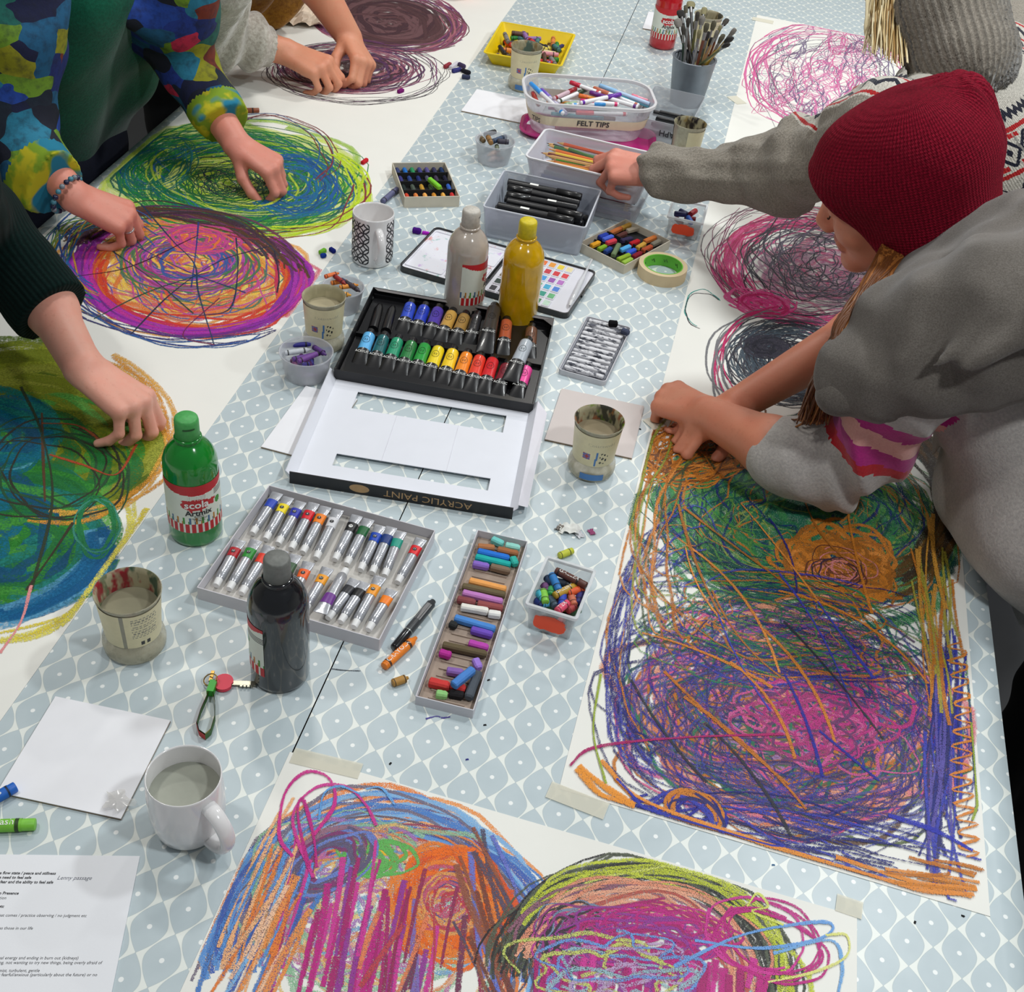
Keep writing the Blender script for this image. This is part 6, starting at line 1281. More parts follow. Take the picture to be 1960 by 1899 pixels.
X, l = lie((-60, 1583), (68, 1578), .007); crayon('crayon', 'lime green wrapped crayon at the left edge below the square board', 'crayon', X, l, .0066, (124, 196, 60), None, True, False, 'reWash')
X, l = lie((449, 212), (496, 211), .006); crayon('crayon', 'brown and white wrapped crayon on the paper by the patchwork cuff', 'crayon', X, l, .0052, (156, 84, 50), None, True, False)
X, l = lie((732, 386), (760, 362), .006); crayon('crayon', 'slate violet crayon beside the small card box', 'crayon', X, l, .0056, (92, 94, 130), None, True, False)
pastel((790, 440), (806, 443), (70, 24, 120), 'dark purple pastel stub by the corner of the watercolour tin', .006, .0055)
pastel((808, 445), (822, 447), (176, 40, 190), 'bright magenta pastel crumb beside the purple stub', .003, .0032)
pastel((612, 484), (623, 478), (120, 190, 60), 'lime pastel stub on the paper by the rainbow oval', .005, .0042)
pastel((632, 476), (641, 482), (30, 40, 120), 'navy pastel stub right of the lime one', .005, .0042)
pastel((614, 490), (624, 488), (30, 60, 150), 'blue pastel stub below the lime one', .005, .004)
pastel((693, 312), (703, 305), (196, 40, 50), 'red pastel stub at the right rim of the green oval', .005, .0042)
pastel((762, 176), (772, 172), (120, 30, 110), 'violet pastel crumb at the edge of the dark purple oval', .005, .0045)
for p0, p1, rgb, n_ in [((851, 128), (862, 122), (150, 60, 70), 'wine red'), ((862, 130), (876, 120), (210, 206, 214), 'white'), ((866, 136), (882, 132), (60, 60, 120), 'blue-violet'), ((878, 122), (890, 128), (70, 60, 90), 'dusky purple'), ((884, 134), (900, 140), (34, 34, 40), 'black'), ((884, 146), (900, 148), (60, 66, 90), 'slate')]:
    pastel(p0, p1, rgb, f'{n_} pastel bit in the little heap beside the dark purple oval', .006, .0048, 'pastel bits beside the dark purple oval')
# yellow stub and torn wrapper
X, l = lie((1070, 1064), (1096, 1054), .005); crayon('oil_pastel', 'yellow-green oil pastel stub behind the clear box', 'pastel', X, l, .0048, (196, 200, 60), None, True, False, None)
def scrap(px, size, rgb, label, seed, rough=.5):
    g = random.Random(seed); p = at(*px); b = MB(); n = 9; V = []
    for j in range(n):
        for i in range(n): V.append(((i/(n-1)-.5)*size*(1+.2*g.uniform(-1, 1)), (j/(n-1)-.5)*size*.7*(1+.2*g.uniform(-1, 1)), .001+size*.22*abs(math.sin(i*.9+seed)*math.cos(j*.8+seed*2))))
    b.add(V, [(j*n+i, j*n+i+1, (j+1)*n+i+1, (j+1)*n+i) for j in range(n-1) for i in range(n-1)], 0, True)
    o = b.build('wrapper_scrap', plain('torn_wrapper', rgb, rough, .1), None, p, seed*1.1); tag(o, label, 'scrap'); return o
scrap((1090, 1016), .03, (226, 226, 220), 'curled white paper scrap behind the clear box', 3)
scrap((1107, 1024), .016, (206, 206, 210), 'smaller grey-white paper scrap beside the curled one', 5)
scrap((1132, 1020), .012, (150, 60, 110), 'narrow pink and navy wrapper shred right of the paper scraps', 2)
scrap((1071, 1012), .014, (120, 112, 104), 'grey-brown paper scrap left of the curled one', 4)
# crumbs
g = random.Random(4)
for i, (x, y, rgb, n_) in enumerate([(935, 1302, (20, 20, 22), 'black crumb right of the long pastel tray'), (928, 1388, (22, 22, 24), 'black crumb below the right corner of the long pastel tray'), (747, 1462, (20, 20, 20), 'black flake above the near drawing sheet'), (894, 1454, (60, 60, 150), 'blue flake above the near drawing sheet'), (1480, 1656, (110, 150, 190), 'pale blue flake on the cloth between the two papers'), (1751, 1766, (24, 24, 24), 'black flake in front of the right paper roll'), (1843, 1754, (24, 24, 24), 'black crumb at the right paper corner'), (1225, 822, (24, 24, 24), 'black crumb beside the stained pot'), (1161, 1206, (30, 30, 40), 'dark crumb at the paper edge right of the clear box'), (306, 803, (40, 50, 40), 'dark crumb on the paper beside the green bottle')]):
    b = MB(); p = at(x, y, 0); s = .0022
    zb = PZ if i in (9, 8) else 0
    b.add([(-s, -s*.6, 0), (s, -s*.5, 0), (s*.8, s*.6, 0), (-s*.7, s*.5, 0), (-s*.3, -s*.2, s*.9), (s*.5, .1*s, s*.7)], [(3, 2, 1, 0), (0, 1, 5, 4), (1, 2, 5), (2, 3, 4, 5), (3, 0, 4)], 0)
    o = b.build('crumb', plain('pastel_crumb', rgb, .9), None, (p.x, p.y, zb+.0003), g.uniform(0, 3)); tag(o, n_, 'crumb')
# keys
p = at(425, 1308); tk = thing('key_set', 'door key with pink head on a green and red strap beside the black bottle', 'keys', (p.x, p.y, 0)); loc = lambda x, y, z=.003: tuple(at(x, y, z)-Vector((p.x, p.y, 0)))
b = MB(); a_ = loc(428, 1308); pts = [(a_[0]+.0118*math.cos(i*.2618)*(1-.12*(i % 6 == 0)), a_[1]+.0128*math.sin(i*.2618)) for i in range(24)]; b.poly(pts, .0012, .0062); b.build('key_head', plain('pink_rubber', (232, 60, 84), .45, .04), tk, label='round pink rubber key head')
b = MB(); d = Vector(loc(490, 1308))-Vector(a_); l = d.length; X = seg_frame(Vector((a_[0], a_[1], .0036)), Vector(loc(492, 1309, .0036)))
b.box((l/2+.004, 0, 0), (l-.008, .0066, .002), 0, X); [b.box((l-.004-i*.0045, -.0042, 0), (.0028, .003, .002), 0, X) for i in range(4)]; b.build('key_blade', plain('nickel', (150, 146, 130), .3, .08, metal=.8), tk)
b = MB(); c_ = loc(403, 1304, .006); b.tube([(c_[0]+.0085*math.cos(q), c_[1]+.0085*math.sin(q)*.7, .004+.005*(1+math.sin(q+.6))) for q in [i*.2618 for i in range(25)]], .0008, 6, 0); b.box((c_[0]-.001, c_[1]+.006, .008), (.004, .016, .003), 0, None, .2); b.build('split_ring', plain('brass', (176, 140, 70), .3, .1, metal=.8), tk)
b = MB()
def strap(pts, w_, mat):
    P = [Vector(loc(x, y, z)) for x, y, z in pts]; V = []
    for i, q in enumerate(P): V += [tuple(q+Vector((0, 0, -w_/2))), tuple(q+Vector((0, 0, w_/2)))]
    b.add(V, [(2*i, 2*i+2, 2*i+3, 2*i+1) for i in range(len(P)-1)], mat, True)
outer = [(407, 1318, .006), (412, 1345, .006), (412, 1375, .006), (404, 1402, .006), (393, 1412, .006), (381, 1404, .006), (376, 1388, .006), (384, 1362, .006), (396, 1335, .006), (402, 1318, .006)]
strap(outer[:5], .0095, 0); strap(outer[4:], .0095, 1)
inn = [(x*.93+395*.07, y*.93+1365*.07, z) for x, y, z in outer]; strap(inn[:5], .0092, 2); strap(inn[4:], .0092, 0)
b.build('strap', [plain('dark_green_leather', (52, 96, 40), .6, .1), plain('red_leather', (190, 44, 40), .6, .1), plain('yellow_lining', (196, 190, 110), .7, .1)], tk, label='green and red looped strap')
b = MB(); q = loc(405, 1318, .006); b.box((q[0], q[1]+.001, .006), (.0085, .018, .010), 0, None, .15); b.build('strap_clasp', plain('bright_green', (60, 180, 50), .4, .05), tk)
# pen strokes left on the cloth
s = Scribble(.0006); s.line([(634, 1280), (660, 1283), (690, 1284)], .0016, (70, 76, 84)); s.line([(815, 1376), (835, 1371), (848, 1374), (862, 1372)], .0022, (80, 70, 150)); 
o = s.b.build('pen_mark', s.mats); tag(o, 'thin stray pen marks on the cloth by the pastel tray', 'mark', None, 'stuff')
# ------------------------------------------------------------------ people
def wrinkle(amp, freq, seed, along=None, k=6):
    R = np.random.RandomState(seed); D = R.randn(k, 3); D /= np.linalg.norm(D, axis=1, keepdims=True)
    if along is not None:
        a = np.array(along, float); a /= np.linalg.norm(a); D = D*.35+a*np.sign(D @ a)[:, None]*.9; D /= np.linalg.norm(D, axis=1, keepdims=True)
    fr = freq*R.uniform(.6, 1.7, k); ph = R.uniform(0, 6.28, k)
    def f(P):
        o = np.zeros(len(P)); w_ = .6*np.sin(P @ (D[0]*freq*.45)+1.3)
        for i in range(k): o += np.sin(P @ (D[i]*fr[i])+ph[i]+w_*1.5)
        o /= k**.5; return amp*(o-.35*np.abs(o))
    return f
def skin_mat(name, rgb):
    m = new_mat(name); nt, N, L, b = nodes(m); tc = N.new('ShaderNodeTexCoord')
    c = mixc(N, L, noise(N, L, tc.outputs['Object'], 26, 4, .6), lin(rgb), lin((min(255, rgb[0]+6), int(rgb[1]*.86), int(rgb[2]*.84))))
    c = mixc(N, L, maprange(N, L, noise(N, L, tc.outputs['Object'], 140, 3), .6, .8, 0, .3), c, lin((int(rgb[0]*.82), int(rgb[1]*.66), int(rgb[2]*.6))))
    L.new(c, b.inputs['Base Color']); b.inputs['Roughness'].default_value = .5; b.inputs['Subsurface Weight'].default_value = .12; b.inputs['Subsurface Radius'].default_value = (.006, .003, .002); b.inputs['Subsurface Scale'].default_value = .6
    add_bump(N, L, b, noise(N, L, tc.outputs['Object'], 420, 3), .12, .001); return m
def knit_mat(name, rgb, rgb2, scale=230, rough=.95, bump=.6, rib=None, fuzz=.3):
    m = new_mat(name); nt, N, L, b = nodes(m); tc = N.new('ShaderNodeTexCoord')
    g = noise(N, L, tc.outputs['Object'], scale, 3, .65); lo = noise(N, L, tc.outputs['Object'], 18, 3)
    c = mixc(N, L, maprange(N, L, g, .35, .65), lin(rgb), lin(rgb2)); c = mixc(N, L, maprange(N, L, lo, .4, .7, 0, .25), c, lin(tuple(int(v*.8) for v in rgb)))
    L.new(c, b.inputs['Base Color']); b.inputs['Roughness'].default_value = rough; b.inputs['Sheen Weight'].default_value = fuzz; b.inputs['Specular IOR Level'].default_value = .1
    h = g
    if rib:
        at_ = N.new('ShaderNodeAttribute'); at_.attribute_name = 'rib'; s_ = mathn(N, L, 'SINE', mathn(N, L, 'MULTIPLY', at_.outputs['Fac'], rib)); h = mathn(N, L, 'ADD', mathn(N, L, 'MULTIPLY', s_, .6), mathn(N, L, 'MULTIPLY', g, .6))
        c2 = mixc(N, L, maprange(N, L, s_, -1, .6, .55, 0), c, lin(tuple(int(v*.5) for v in rgb))); L.new(c2, b.inputs['Base Color'])
    add_bump(N, L, b, h, bump, .004); return m
def A3(v): return np.array(v, float)
def unit(v): v = A3(v); return v/np.linalg.norm(v)
def hand(S, wrist, F, N, side=1, curl=((25, 40, 25),)*4, spread=3, thumb=(35, 20, 15), sc_=1.0, thumb_drop=.5):
    """palm, four bent fingers and a thumb added to the field S; returns the finger tips"""
    W = A3(wrist); F = unit(F); S.knuckle = []; N = A3(N)-F*(A3(N) @ F); N = unit(N); T = np.cross(N, F)*side
    P = lambda x, y, z: W+sc_*(F*x+T*y+N*z)
    kn = [(.092, .027, 0), (.096, .008, .003), (.091, -.011, .001), (.082, -.029, -.004)]
    root = [(0, .017, 0), (0, .007, .002), (0, -.004, .001), (0, -.014, -.001)]
    for a, b in zip(root, kn): S.cap(P(*a), P(*b), .0145*sc_, .0115*sc_, .012)
    S.cap(P(.02, .014, -.006), P(.075, -.012, -.008), .014*sc_, .012*sc_, .012)
    S.cap(P(.015, -.016, -.006), P(.07, -.026, -.008), .012*sc_, .011*sc_, .012)
    L = [(.044, .027, .021), (.049, .030, .022), (.045, .028, .022), (.035, .021, .019)]; tips = []
    for i in range(4):
        p = np.array(kn[i]); a = 0.; y = math.radians(spread*(1.4, .3, -.8, -2.0)[i]); rr = (.0098, .0098, .0092, .0082)[i]
        for j in range(3):
            a += math.radians(curl[i][j]); d = np.array([math.cos(a)*math.cos(y), math.sin(y), -math.sin(a)])
            q = p+d*L[i][j]; r0, r1 = rr*(1-.08*j), rr*(1-.08*(j+1))
            if j == 0: S.knuckle.append((P(*p), P(*q)))
            S.cap(P(*p), P(*q), r0*sc_, r1*sc_, .008 if j == 0 else .003); p = q
        tips.append((P(*p), unit(F*d[0]+T*d[1]+N*d[2])))
    p = np.array((.022, .020, -.008)); a0, a1, a2 = [math.radians(v) for v in thumb]; dr = thumb_drop
    d = np.array([math.cos(a0), math.sin(a0), -dr]); d /= np.linalg.norm(d); q = p+d*.044; S.cap(P(*p), P(*q), .015*sc_, .0122*sc_, .012); p = q
    for l, a, r0, r1 in ((.034, a0-a1, .0116, .0105), (.028, a0-a1-a2, .0104, .0084)):
        d = np.array([math.cos(a), math.sin(a), -dr*.8]); d /= np.linalg.norm(d); q = p+d*l; S.cap(P(*p), P(*q), r0*sc_, r1*sc_, .004); p = q
    tips.append((P(*p), unit(F*d[0]+T*d[1]+N*d[2]))); return tips
def head(S, C, f, up, sc_=1.0, neck=True):
    f = unit(f); up = unit(A3(up)-f*(A3(up) @ f)); l = np.cross(up, f); ax = np.array([f, l, up])
    P = lambda x, y, z: A3(C)+sc_*(f*x+l*y+up*z); E = lambda c, r, k=.02, sub=False: S.ell(P(*c), A3(r)*sc_, ax, k, sub)
    E((-.014, 0, .042), (.098, .076, .088)); E((.034, 0, -.022), (.060, .058, .086), .03)
    for s in (-1, 1):
        S.cap(P(.0, s*.046, -.050), P(.066, s*.008, -.096), .022*sc_, .015*sc_, .03); E((.058, s*.040, -.028), (.026, .022, .028), .025)
        S.cap(P(.080, s*.042, .024), P(.090, s*.012, .020), .011*sc_, .010*sc_, .015)
        E((.096, s*.032, .004), (.014, .016, .009), .012, True); E((.079, s*.031, .003), (.0125, .0145, .0125), .003)
        E((-.008, s*.074, -.006), (.020, .008, .032), .008); E((.101, s*.0105, -.035), (.010, .0075, .008), .006)
    S.cap(P(.088, 0, .014), P(.110, 0, -.024), .0075*sc_, .0115*sc_, .014)
    E((.079, 0, -.100), (.018, .021, .017), .02)
    S.cap(P(.090, -.016, -.058), P(.090, .016, -.058), .0075*sc_, .0075*sc_, .008); S.cap(P(.094, -.006, -.0565), P(.094, .006, -.0565), .006*sc_, .006*sc_, .006)
    S.cap(P(.088, -.013, -.070), P(.088, .013, -.070), .0078*sc_, .0078*sc_, .008)
    S.cap(P(.101, -.02, -.0635), P(.101, .02, -.0635), .0026*sc_, .0026*sc_, .003, True)
    return P, f, l, up
def person(label): return thing('person', label, 'person')
def strands(name, paths, r, mats, parent, sides=6):
    b = MB()
    for i, (p, m) in enumerate(paths):
        n = len(p); b.tube(p, [r*(1-.55*(k/(n-1))**2) for k in range(n)], sides, m)
    return b.build(name, mats, parent)
def curve_pts(ctrl, n=10):
    P = [A3(p) for p in ctrl]; P = [2*P[0]-P[1]]+P+[2*P[-1]-P[-2]]; out = []
    for i in range(1, len(P)-2):
        for k in range(n):
            t = k/n; p0, p1, p2, p3 = P[i-1:i+3]; out.append(.5*((2*p1)+(-p0+p2)*t+(2*p0-5*p1+4*p2-p3)*t*t+(-p0+3*p1-3*p2+p3)*t**3))
    out.append(P[-2]); return out
def a3(x, y, z): return A3(at(x, y, z))
def mesh_of(S, name, vs, mats, parent, disp=None, cut=None, mi=None, attrs=None, label=None):
    P, F = S.mesh(vs, disp, cut)
    m = mi(P[F].mean(1)) if mi else None
    return np_mesh(name, P, F, mats, parent, m, attrs(P) if attrs else None, label)
m_trouser = plain('black_trouser_cloth', (17, 18, 22), .85, .15, 60, bump=.3, bscale=300)
m_navy = plain('navy_denim', (18, 22, 42), .85, .2, 80, bump=.4, bscale=400)
def legs(parent, hip, mat, spread=(0, .1, 0), foot=-.735, fwd=(0, 0)):
    S = SDF()
    for s in (-1, 1):
        h = A3(hip)+s*A3(spread); k = A3((h[0]+fwd[0]*.3, h[1]+fwd[1]*.3, (h[2]+foot)/2+.03)); a_ = A3((h[0]+fwd[0]*.2, h[1]+fwd[1]*.2, foot+.05))
        S.cap(h, k, .088, .062, .04); S.cap(k, a_, .062, .045, .02)
    S.ell(A3(hip)+A3((0, 0, .03)), (.15, .18, .12), None, .05)
    mesh_of(S, 'trousers', .010, mat, parent, wrinkle(.004, 40, 3))
    b = MB()
    for s in (-1, 1):
        h = A3(hip)+s*A3(spread); b.lathe([(0, 0), (.05, 0), (.052, .02), (.045, .055), (0, .06)], 16, 0, Matrix.Translation((h[0]+fwd[0]*.25, h[1]+fwd[1]*.25, foot-.012)) @ Matrix.Scale(2.2, 4, (1, 0, 0)))
    b.build('shoes', plain('dark_shoes', (24, 23, 24), .6), parent)

# ---- woman in the beanie
skin_b = skin_mat('warm_skin', (206, 142, 112)); lip = plain('lip_skin', (186, 110, 96), .45)
w4 = person('person in a dark red knitted beanie and grey wrap leaning over the right paper')
C4 = a3(1711, 366, .42); f4 = unit((-.878, .13, -.46)); u4 = (-.47, -.052, .882)
S = SDF(); Ph, hf, hl, hu = head(S, C4, f4, u4)
S.cap(Ph(-.03, 0, -.05), Ph(-.10, 0, -.15), .052, .058, .03)
shL, shR = a3(1790, 700, .335), a3(1850, 490, .30); elL = a3(1588, 888, .085); wrL = a3(1352, 792, .062); elR = a3(1640, 640, .12); wrR = a3(1410, 775, .055)
chest = (shL+shR)/2+A3((.05, 0, -.02))
S.cap(Ph(-.10, 0, -.15), chest, .058, .07, .04)
S.cap(shL, shR, .05, .05, .04); S.cap(chest, A3((.72, 1.5, .02)), .09, .11, .05)
S.cap(shL, a3(1660, 845, .145), .044, .042, .03); S.cap(a3(1660, 845, .145), elL, .042, .042, .02); S.cap(elL, a3(1480, 858, .085), .043, .046, .02); S.cap(a3(1480, 858, .085), wrL, .046, .029, .02)
S.cap(shR, elR, .050, .042, .03); S.cap(elR, wrR, .043, .028, .02)
tL = hand(S, wrL, a3(1268, 752, .040)-wrL, (.2, -.35, 1), -1, ((62, 80, 50), (66, 82, 50), (70, 84, 50), (72, 80, 50)), 1, (40, 30, 30), 1.0, .6)
tR = hand(S, wrR, a3(1335, 810, .040)-wrR, (0, .1, 1), 1, ((40, 60, 30), (45, 60, 30), (50, 60, 30), (52, 60, 30)), 2, (40, 25, 15), .95, .6)
def lipsel(Q):
    q = (Q-A3(C4)); x, y, z = q @ hf, q @ hl, q @ hu
    return ((x > .083) & (np.abs(y) < .021) & (z < -.051) & (z > -.078)).astype(int)
mesh_of(S, 'body', .0034, [skin_b, lip], w4, None, lambda P: .0022-P[:, 2], lipsel)
b = MB()
for s in (-1, 1): b.tube([Ph(.091, s*(.032+.014*math.cos(q)), .001-.006*math.sin(q)) for q in [math.pi*k/8 for k in range(9)]], .0012, 5)
b.build('eyelashes', plain('dark_lash', (60, 40, 30), .7), w4)
b = MB()
for s in (-1, 1): b.tube([Ph(.098-.010*abs(q), s*(.030+.018*q), .024+.003*(1-q*q)) for q in (-1, -.5, 0, .5, 1)], [.001, .002, .0024, .002, .001], 6, flat=.6)
b.build('eyebrows', plain('brown_brow', (120, 78, 50), .8), w4)
# beanie
HX = lambda x, y, z: A3(C4)+hf*x+hl*y+hu*z
S = SDF(); ax = np.array([hf, hl, hu])
S.ell(HX(-.018, 0, .048), (.126, .106, .094), ax, .03); S.ell(HX(-.060, 0, .046), (.090, .102, .090), ax, .05); S.ell(HX(-.050, .012, -.056), (.094, .108, .104), ax, .04)
S.ell(HX(-.110, -.03, .106), (.032, .034, .030), ax, .035)
bn = unit(hu*.80+hf*.52)
S.cap(HX(-.02, .0, 0), HX(-.03, 0, 0), .02, .02, .02)
pl0 = HX(.106, 0, .052)
def beanie_cut(P):
    d = (P-pl0) @ bn
    low = (P-HX(-.04, 0, -.140)) @ unit(hu*.95+hf*.3)
    return np.maximum(np.minimum(-d*1.0, 10), -10)*0+np.maximum(-((P-pl0) @ unit(hu*.60-hf*.80))-.0, -low*1.0-.0)
def beanie_disp(P):
    q = P-HX(-.110, -.03, .130); r = np.linalg.norm(q-(q @ hu)[:, None]*hu, axis=1); a_ = np.arctan2(q @ hl, q @ hf)
    e = (P-pl0) @ unit(hu*.60-hf*.80)
    return .0022*np.sin(a_*9+3*np.sin(a_*2))*np.exp(-(r/.06)**2)+.0030*np.sin((P-A3(C4)) @ A3((20, 34, 16)))*.5-.0045*np.exp(-((e-.006)/.010)**2)
def beanie_attr(P):
    q = P-HX(-.05, 0, .02); return {'rib': np.arctan2(q @ hl, q @ hf), 'row': q @ hu}
def beanie_mat():
    m = new_mat('dark_red_wool'); nt, N, L, b = nodes(m); tc = N.new('ShaderNodeTexCoord'); f = lambda op, a, b_=None: mathn(N, L, op, a, b_)
    A = N.new('ShaderNodeAttribute'); A.attribute_name = 'rib'; B = N.new('ShaderNodeAttribute'); B.attribute_name = 'row'
    wv = f('SINE', f('ADD', f('MULTIPLY', A.outputs['Fac'], 120), f('MULTIPLY', noise(N, L, tc.outputs['Object'], 25, 2), 5)))
    rw = f('SINE', f('ADD', f('MULTIPLY', B.outputs['Fac'], 1500), f('MULTIPLY', f('ABSOLUTE', wv), 2.2)))
    g = noise(N, L, tc.outputs['Object'], 330, 3, .65)
    c = mixc(N, L, maprange(N, L, g, .3, .7), lin((86, 4, 22)), lin((138, 14, 40))); c = mixc(N, L, maprange(N, L, wv, -1, 0, .35, 0), c, lin((60, 2, 14)))
    L.new(c, b.inputs['Base Color']); b.inputs['Roughness'].default_value = .9; b.inputs['Sheen Weight'].default_value = .25; b.inputs['Sheen Tint'].default_value = (*lin((200, 60, 80)), 1); b.inputs['Specular IOR Level'].default_value = .1
    add_bump(N, L, b, f('ADD', f('ADD', f('MULTIPLY', wv, .35), f('MULTIPLY', rw, .25)), f('MULTIPLY', g, .8)), .7, .003); return m
mesh_of(S, 'beanie', .0040, beanie_mat(), w4, beanie_disp, beanie_cut, None, beanie_attr, 'dark red knitted beanie')
# sweater with magenta and red stripes
m_sw = knit_mat('light_grey_jersey', (168, 162, 158), (190, 184, 178), 260, bump=.25)
S = SDF()
hipc = A3((.735, 1.52, -.01))
for o in (-.055, .055):
    S.cap(hipc+A3((0, o, 0)), A3((.64, 1.50+o, .14)), .150, .140, .05); S.cap(A3((.64, 1.50+o, .14)), chest+A3((.02, o*1.2, -.03)), .140, .115, .05)
S.cap(shL, a3(1660, 845, .145), .062, .060, .04); S.cap(a3(1660, 845, .145), elL, .060, .056, .03); S.cap(elL, a3(1505, 872, .085), .056, .053, .02)
S.cap(a3(1535, 879, .085), a3(1500, 870, .085), .058, .057, .01)
S.cap(shR, elR, .060, .046, .04)
S.cap(A3((.58, 1.40, .10)), A3((.52, 1.52, .08)), .10, .09, .05)
wr4 = wrinkle(.0060, 90, 5, along=a3(1515, 884, .082)-a3(1700, 880, .13)); wr4b = wrinkle(.005, 26, 8)
def stripes3(Q):
    # bands that run round the upper arm and chest, square to the arm from shoulder to elbow
    ax_ = shL-elL; t = np.clip((Q-elL) @ ax_/(ax_ @ ax_), 0, 1); r = np.linalg.norm(Q-(elL+t[:, None]*ax_), axis=1)
    d = (Q-elL) @ unit(ax_+A3((-.02, .05, .03)))
    return ((r < .092) | ((Q[:, 0] < .33) & (Q[:, 2] > .2) & (Q[:, 1] < 1.45)))* np.where((d > .070) & (d < .088), 1, np.where((d >= .088) & (d < .116), 2, np.where((d >= .116) & (d < .15), 3, np.where((d >= .15) & (d < .18), 2, 0))))
m_red_j = knit_mat('red_jersey', (176, 26, 36), (190, 34, 44), 260, bump=.2); m_mag_j = knit_mat('magenta_jersey', (170, 34, 120), (186, 44, 130), 260, bump=.2); m_pink_j = knit_mat('pale_pink_jersey', (222, 160, 150), (230, 172, 162), 260, bump=.2)
mesh_of(S, 'sweater', .0055, [m_sw, m_red_j, m_mag_j, m_pink_j], w4, lambda P: (wr4(P)*(P[:, 0] < .42)+wr4b(P))*np.clip((np.linalg.norm(P-a3(1500, 870, .085), axis=1)-.035)/.07, .12, 1), lambda P: np.maximum(.0022-P[:, 2]+np.where(P[:, 0] > .52, -1., 0), (-.115-P[:, 2])), stripes3, None, 'light grey sweater with red, magenta and pink stripes')
# grey wrap
m_scarf = knit_mat('grey_wool_wrap', (92, 86, 80), (112, 106, 100), 480, bump=.2, fuzz=.2)
S = SDF()
wp_ = [((1712, 640, .335), .052), ((1656, 716, .285), .046), ((1700, 716, .300), .050), ((1790, 702, .335), .056), ((1900, 668, .37), .062), ((2010, 640, .40), .07), ((2010, 560, .44), .075), ((1900, 590, .42), .075), ((1800, 630, .37), .072), ((1745, 620, .345), .058), ((1790, 560, .345), .060), ((1880, 510, .385), .065), ((1960, 480, .42), .07)]
pp = [a3(*p) for p, r in wp_]; rr_ = [r for p, r in wp_]
for i, j in ((0, 1), (1, 2), (2, 3), (3, 4), (4, 5), (5, 6), (6, 7), (7, 8), (8, 9), (9, 0), (9, 10), (10, 11), (11, 12), (12, 6), (7, 11), (8, 10), (8, 3), (7, 4), (9, 2)): S.cap(pp[i], pp[j], rr_[i], rr_[j], .03)
S.cap(a3(1800, 540, .365), a3(1900, 430, .40), .036, .042, .02); S.cap(a3(1760, 550, .345), a3(1642, 700, .295), .032, .036, .02)
S.cap(a3(1830, 545, .43), a3(1940, 480, .48), .010, .010, .015, True)
for q0, q1, r0, r1 in (((1850, 520, .400), (1700, 650, .350), .022, .006), ((1930, 520, .450), (1730, 690, .360), .022, .006), ((1960, 560, .470), (1790, 700, .385), .022, .006), ((1990, 620, .460), (1850, 705, .395), .020, .006)): S.cap(a3(*q0), a3(*q1), r0, r1, .03)
wf = wrinkle(.007, 26, 21, along=(.3, .3, 1)); wf2 = wrinkle(.003, 70, 22)
mesh_of(S, 'wrap', .0055, m_scarf, w4, lambda P: wf(P)+wf2(P), lambda P: .14-P[:, 2], None, None, 'grey-brown woollen wrap')
S = SDF(); e0 = [a3(1612, 752, .265), a3(1700, 756, .285), a3(1800, 740, .315), a3(1960, 690, .365)]
for i in range(3): S.cap(e0[i], e0[i+1], .030, .032, .03); S.cap(e0[i]+A3((.03, .05, .03)), e0[i+1]+A3((.03, .05, .03)), .04, .045, .03)
mesh_of(S, 'wrap_hem', .005, m_scarf, w4, wrinkle(.003, 40, 4))
# auburn hair
hm = [plain('auburn_hair', (96, 54, 22), .45, .2, 60, spec=.4), plain('copper_hair', (140, 86, 38), .45, .2, 60, spec=.4), plain('golden_hair', (188, 140, 78), .45, .2, 60, spec=.4)]
g = random.Random(2); paths = []
for i in range(190):
    q = i/190; j = lambda s: g.uniform(-s, s); z0 = .40
    p = [a3(1706+j(22), 480+j(16), .375), a3(1672+j(24), 548+j(8), .36), a3(1618+36*q+j(14), 608+j(8), .338), a3(1592+34*q+j(12), 670+j(8), .305), a3(1560+34*q+j(14), 742+j(8), .24), a3(1540+34*q+j(18), 800+j(14), .18+j(.01))]
    paths.append((curve_pts(p, 5), g.choice((0, 0, 0, 1, 1))))
for i in range(30):
    j = lambda s: g.uniform(-s, s)
    p = [a3(1610+j(18), 690+j(10), .265), a3(1590+j(12), 750+j(8), .215), a3(1560+j(24), 800+j(8), .16), a3(1530+j(40), 810+j(12), .13)]
    paths.append((curve_pts(p, 5), g.choice((0, 1, 1))))
strands('hair', paths, .0026, hm, w4)
paths = []
for i in range(60):
    j = lambda s: g.uniform(-s, s)
    p = [a3(1872+j(10), 425+j(14), .43), a3(1905+j(8), 398+j(14), .45), a3(1940+j(8), 388+j(16), .465), a3(1985+j(8), 420+j(20), .465), a3(2010+j(8), 470+j(20), .45)]
    paths.append((curve_pts(p, 4), g.choice((1, 2, 2, 2))))
strands('ponytail', paths, .0034, hm, w4)
legs(w4, (.80, 1.52, -.10), m_trouser, (0, .10, 0), fwd=(.05, 0))
# crayon in the fist
X = seg_frame(a3(1262, 800, .005), a3(1272, 780, .030)); crayon('crayon', 'orange crayon held in the fist of the beanie wearer', 'crayon', X, .034, .0052, (214, 120, 40), None, True, False)

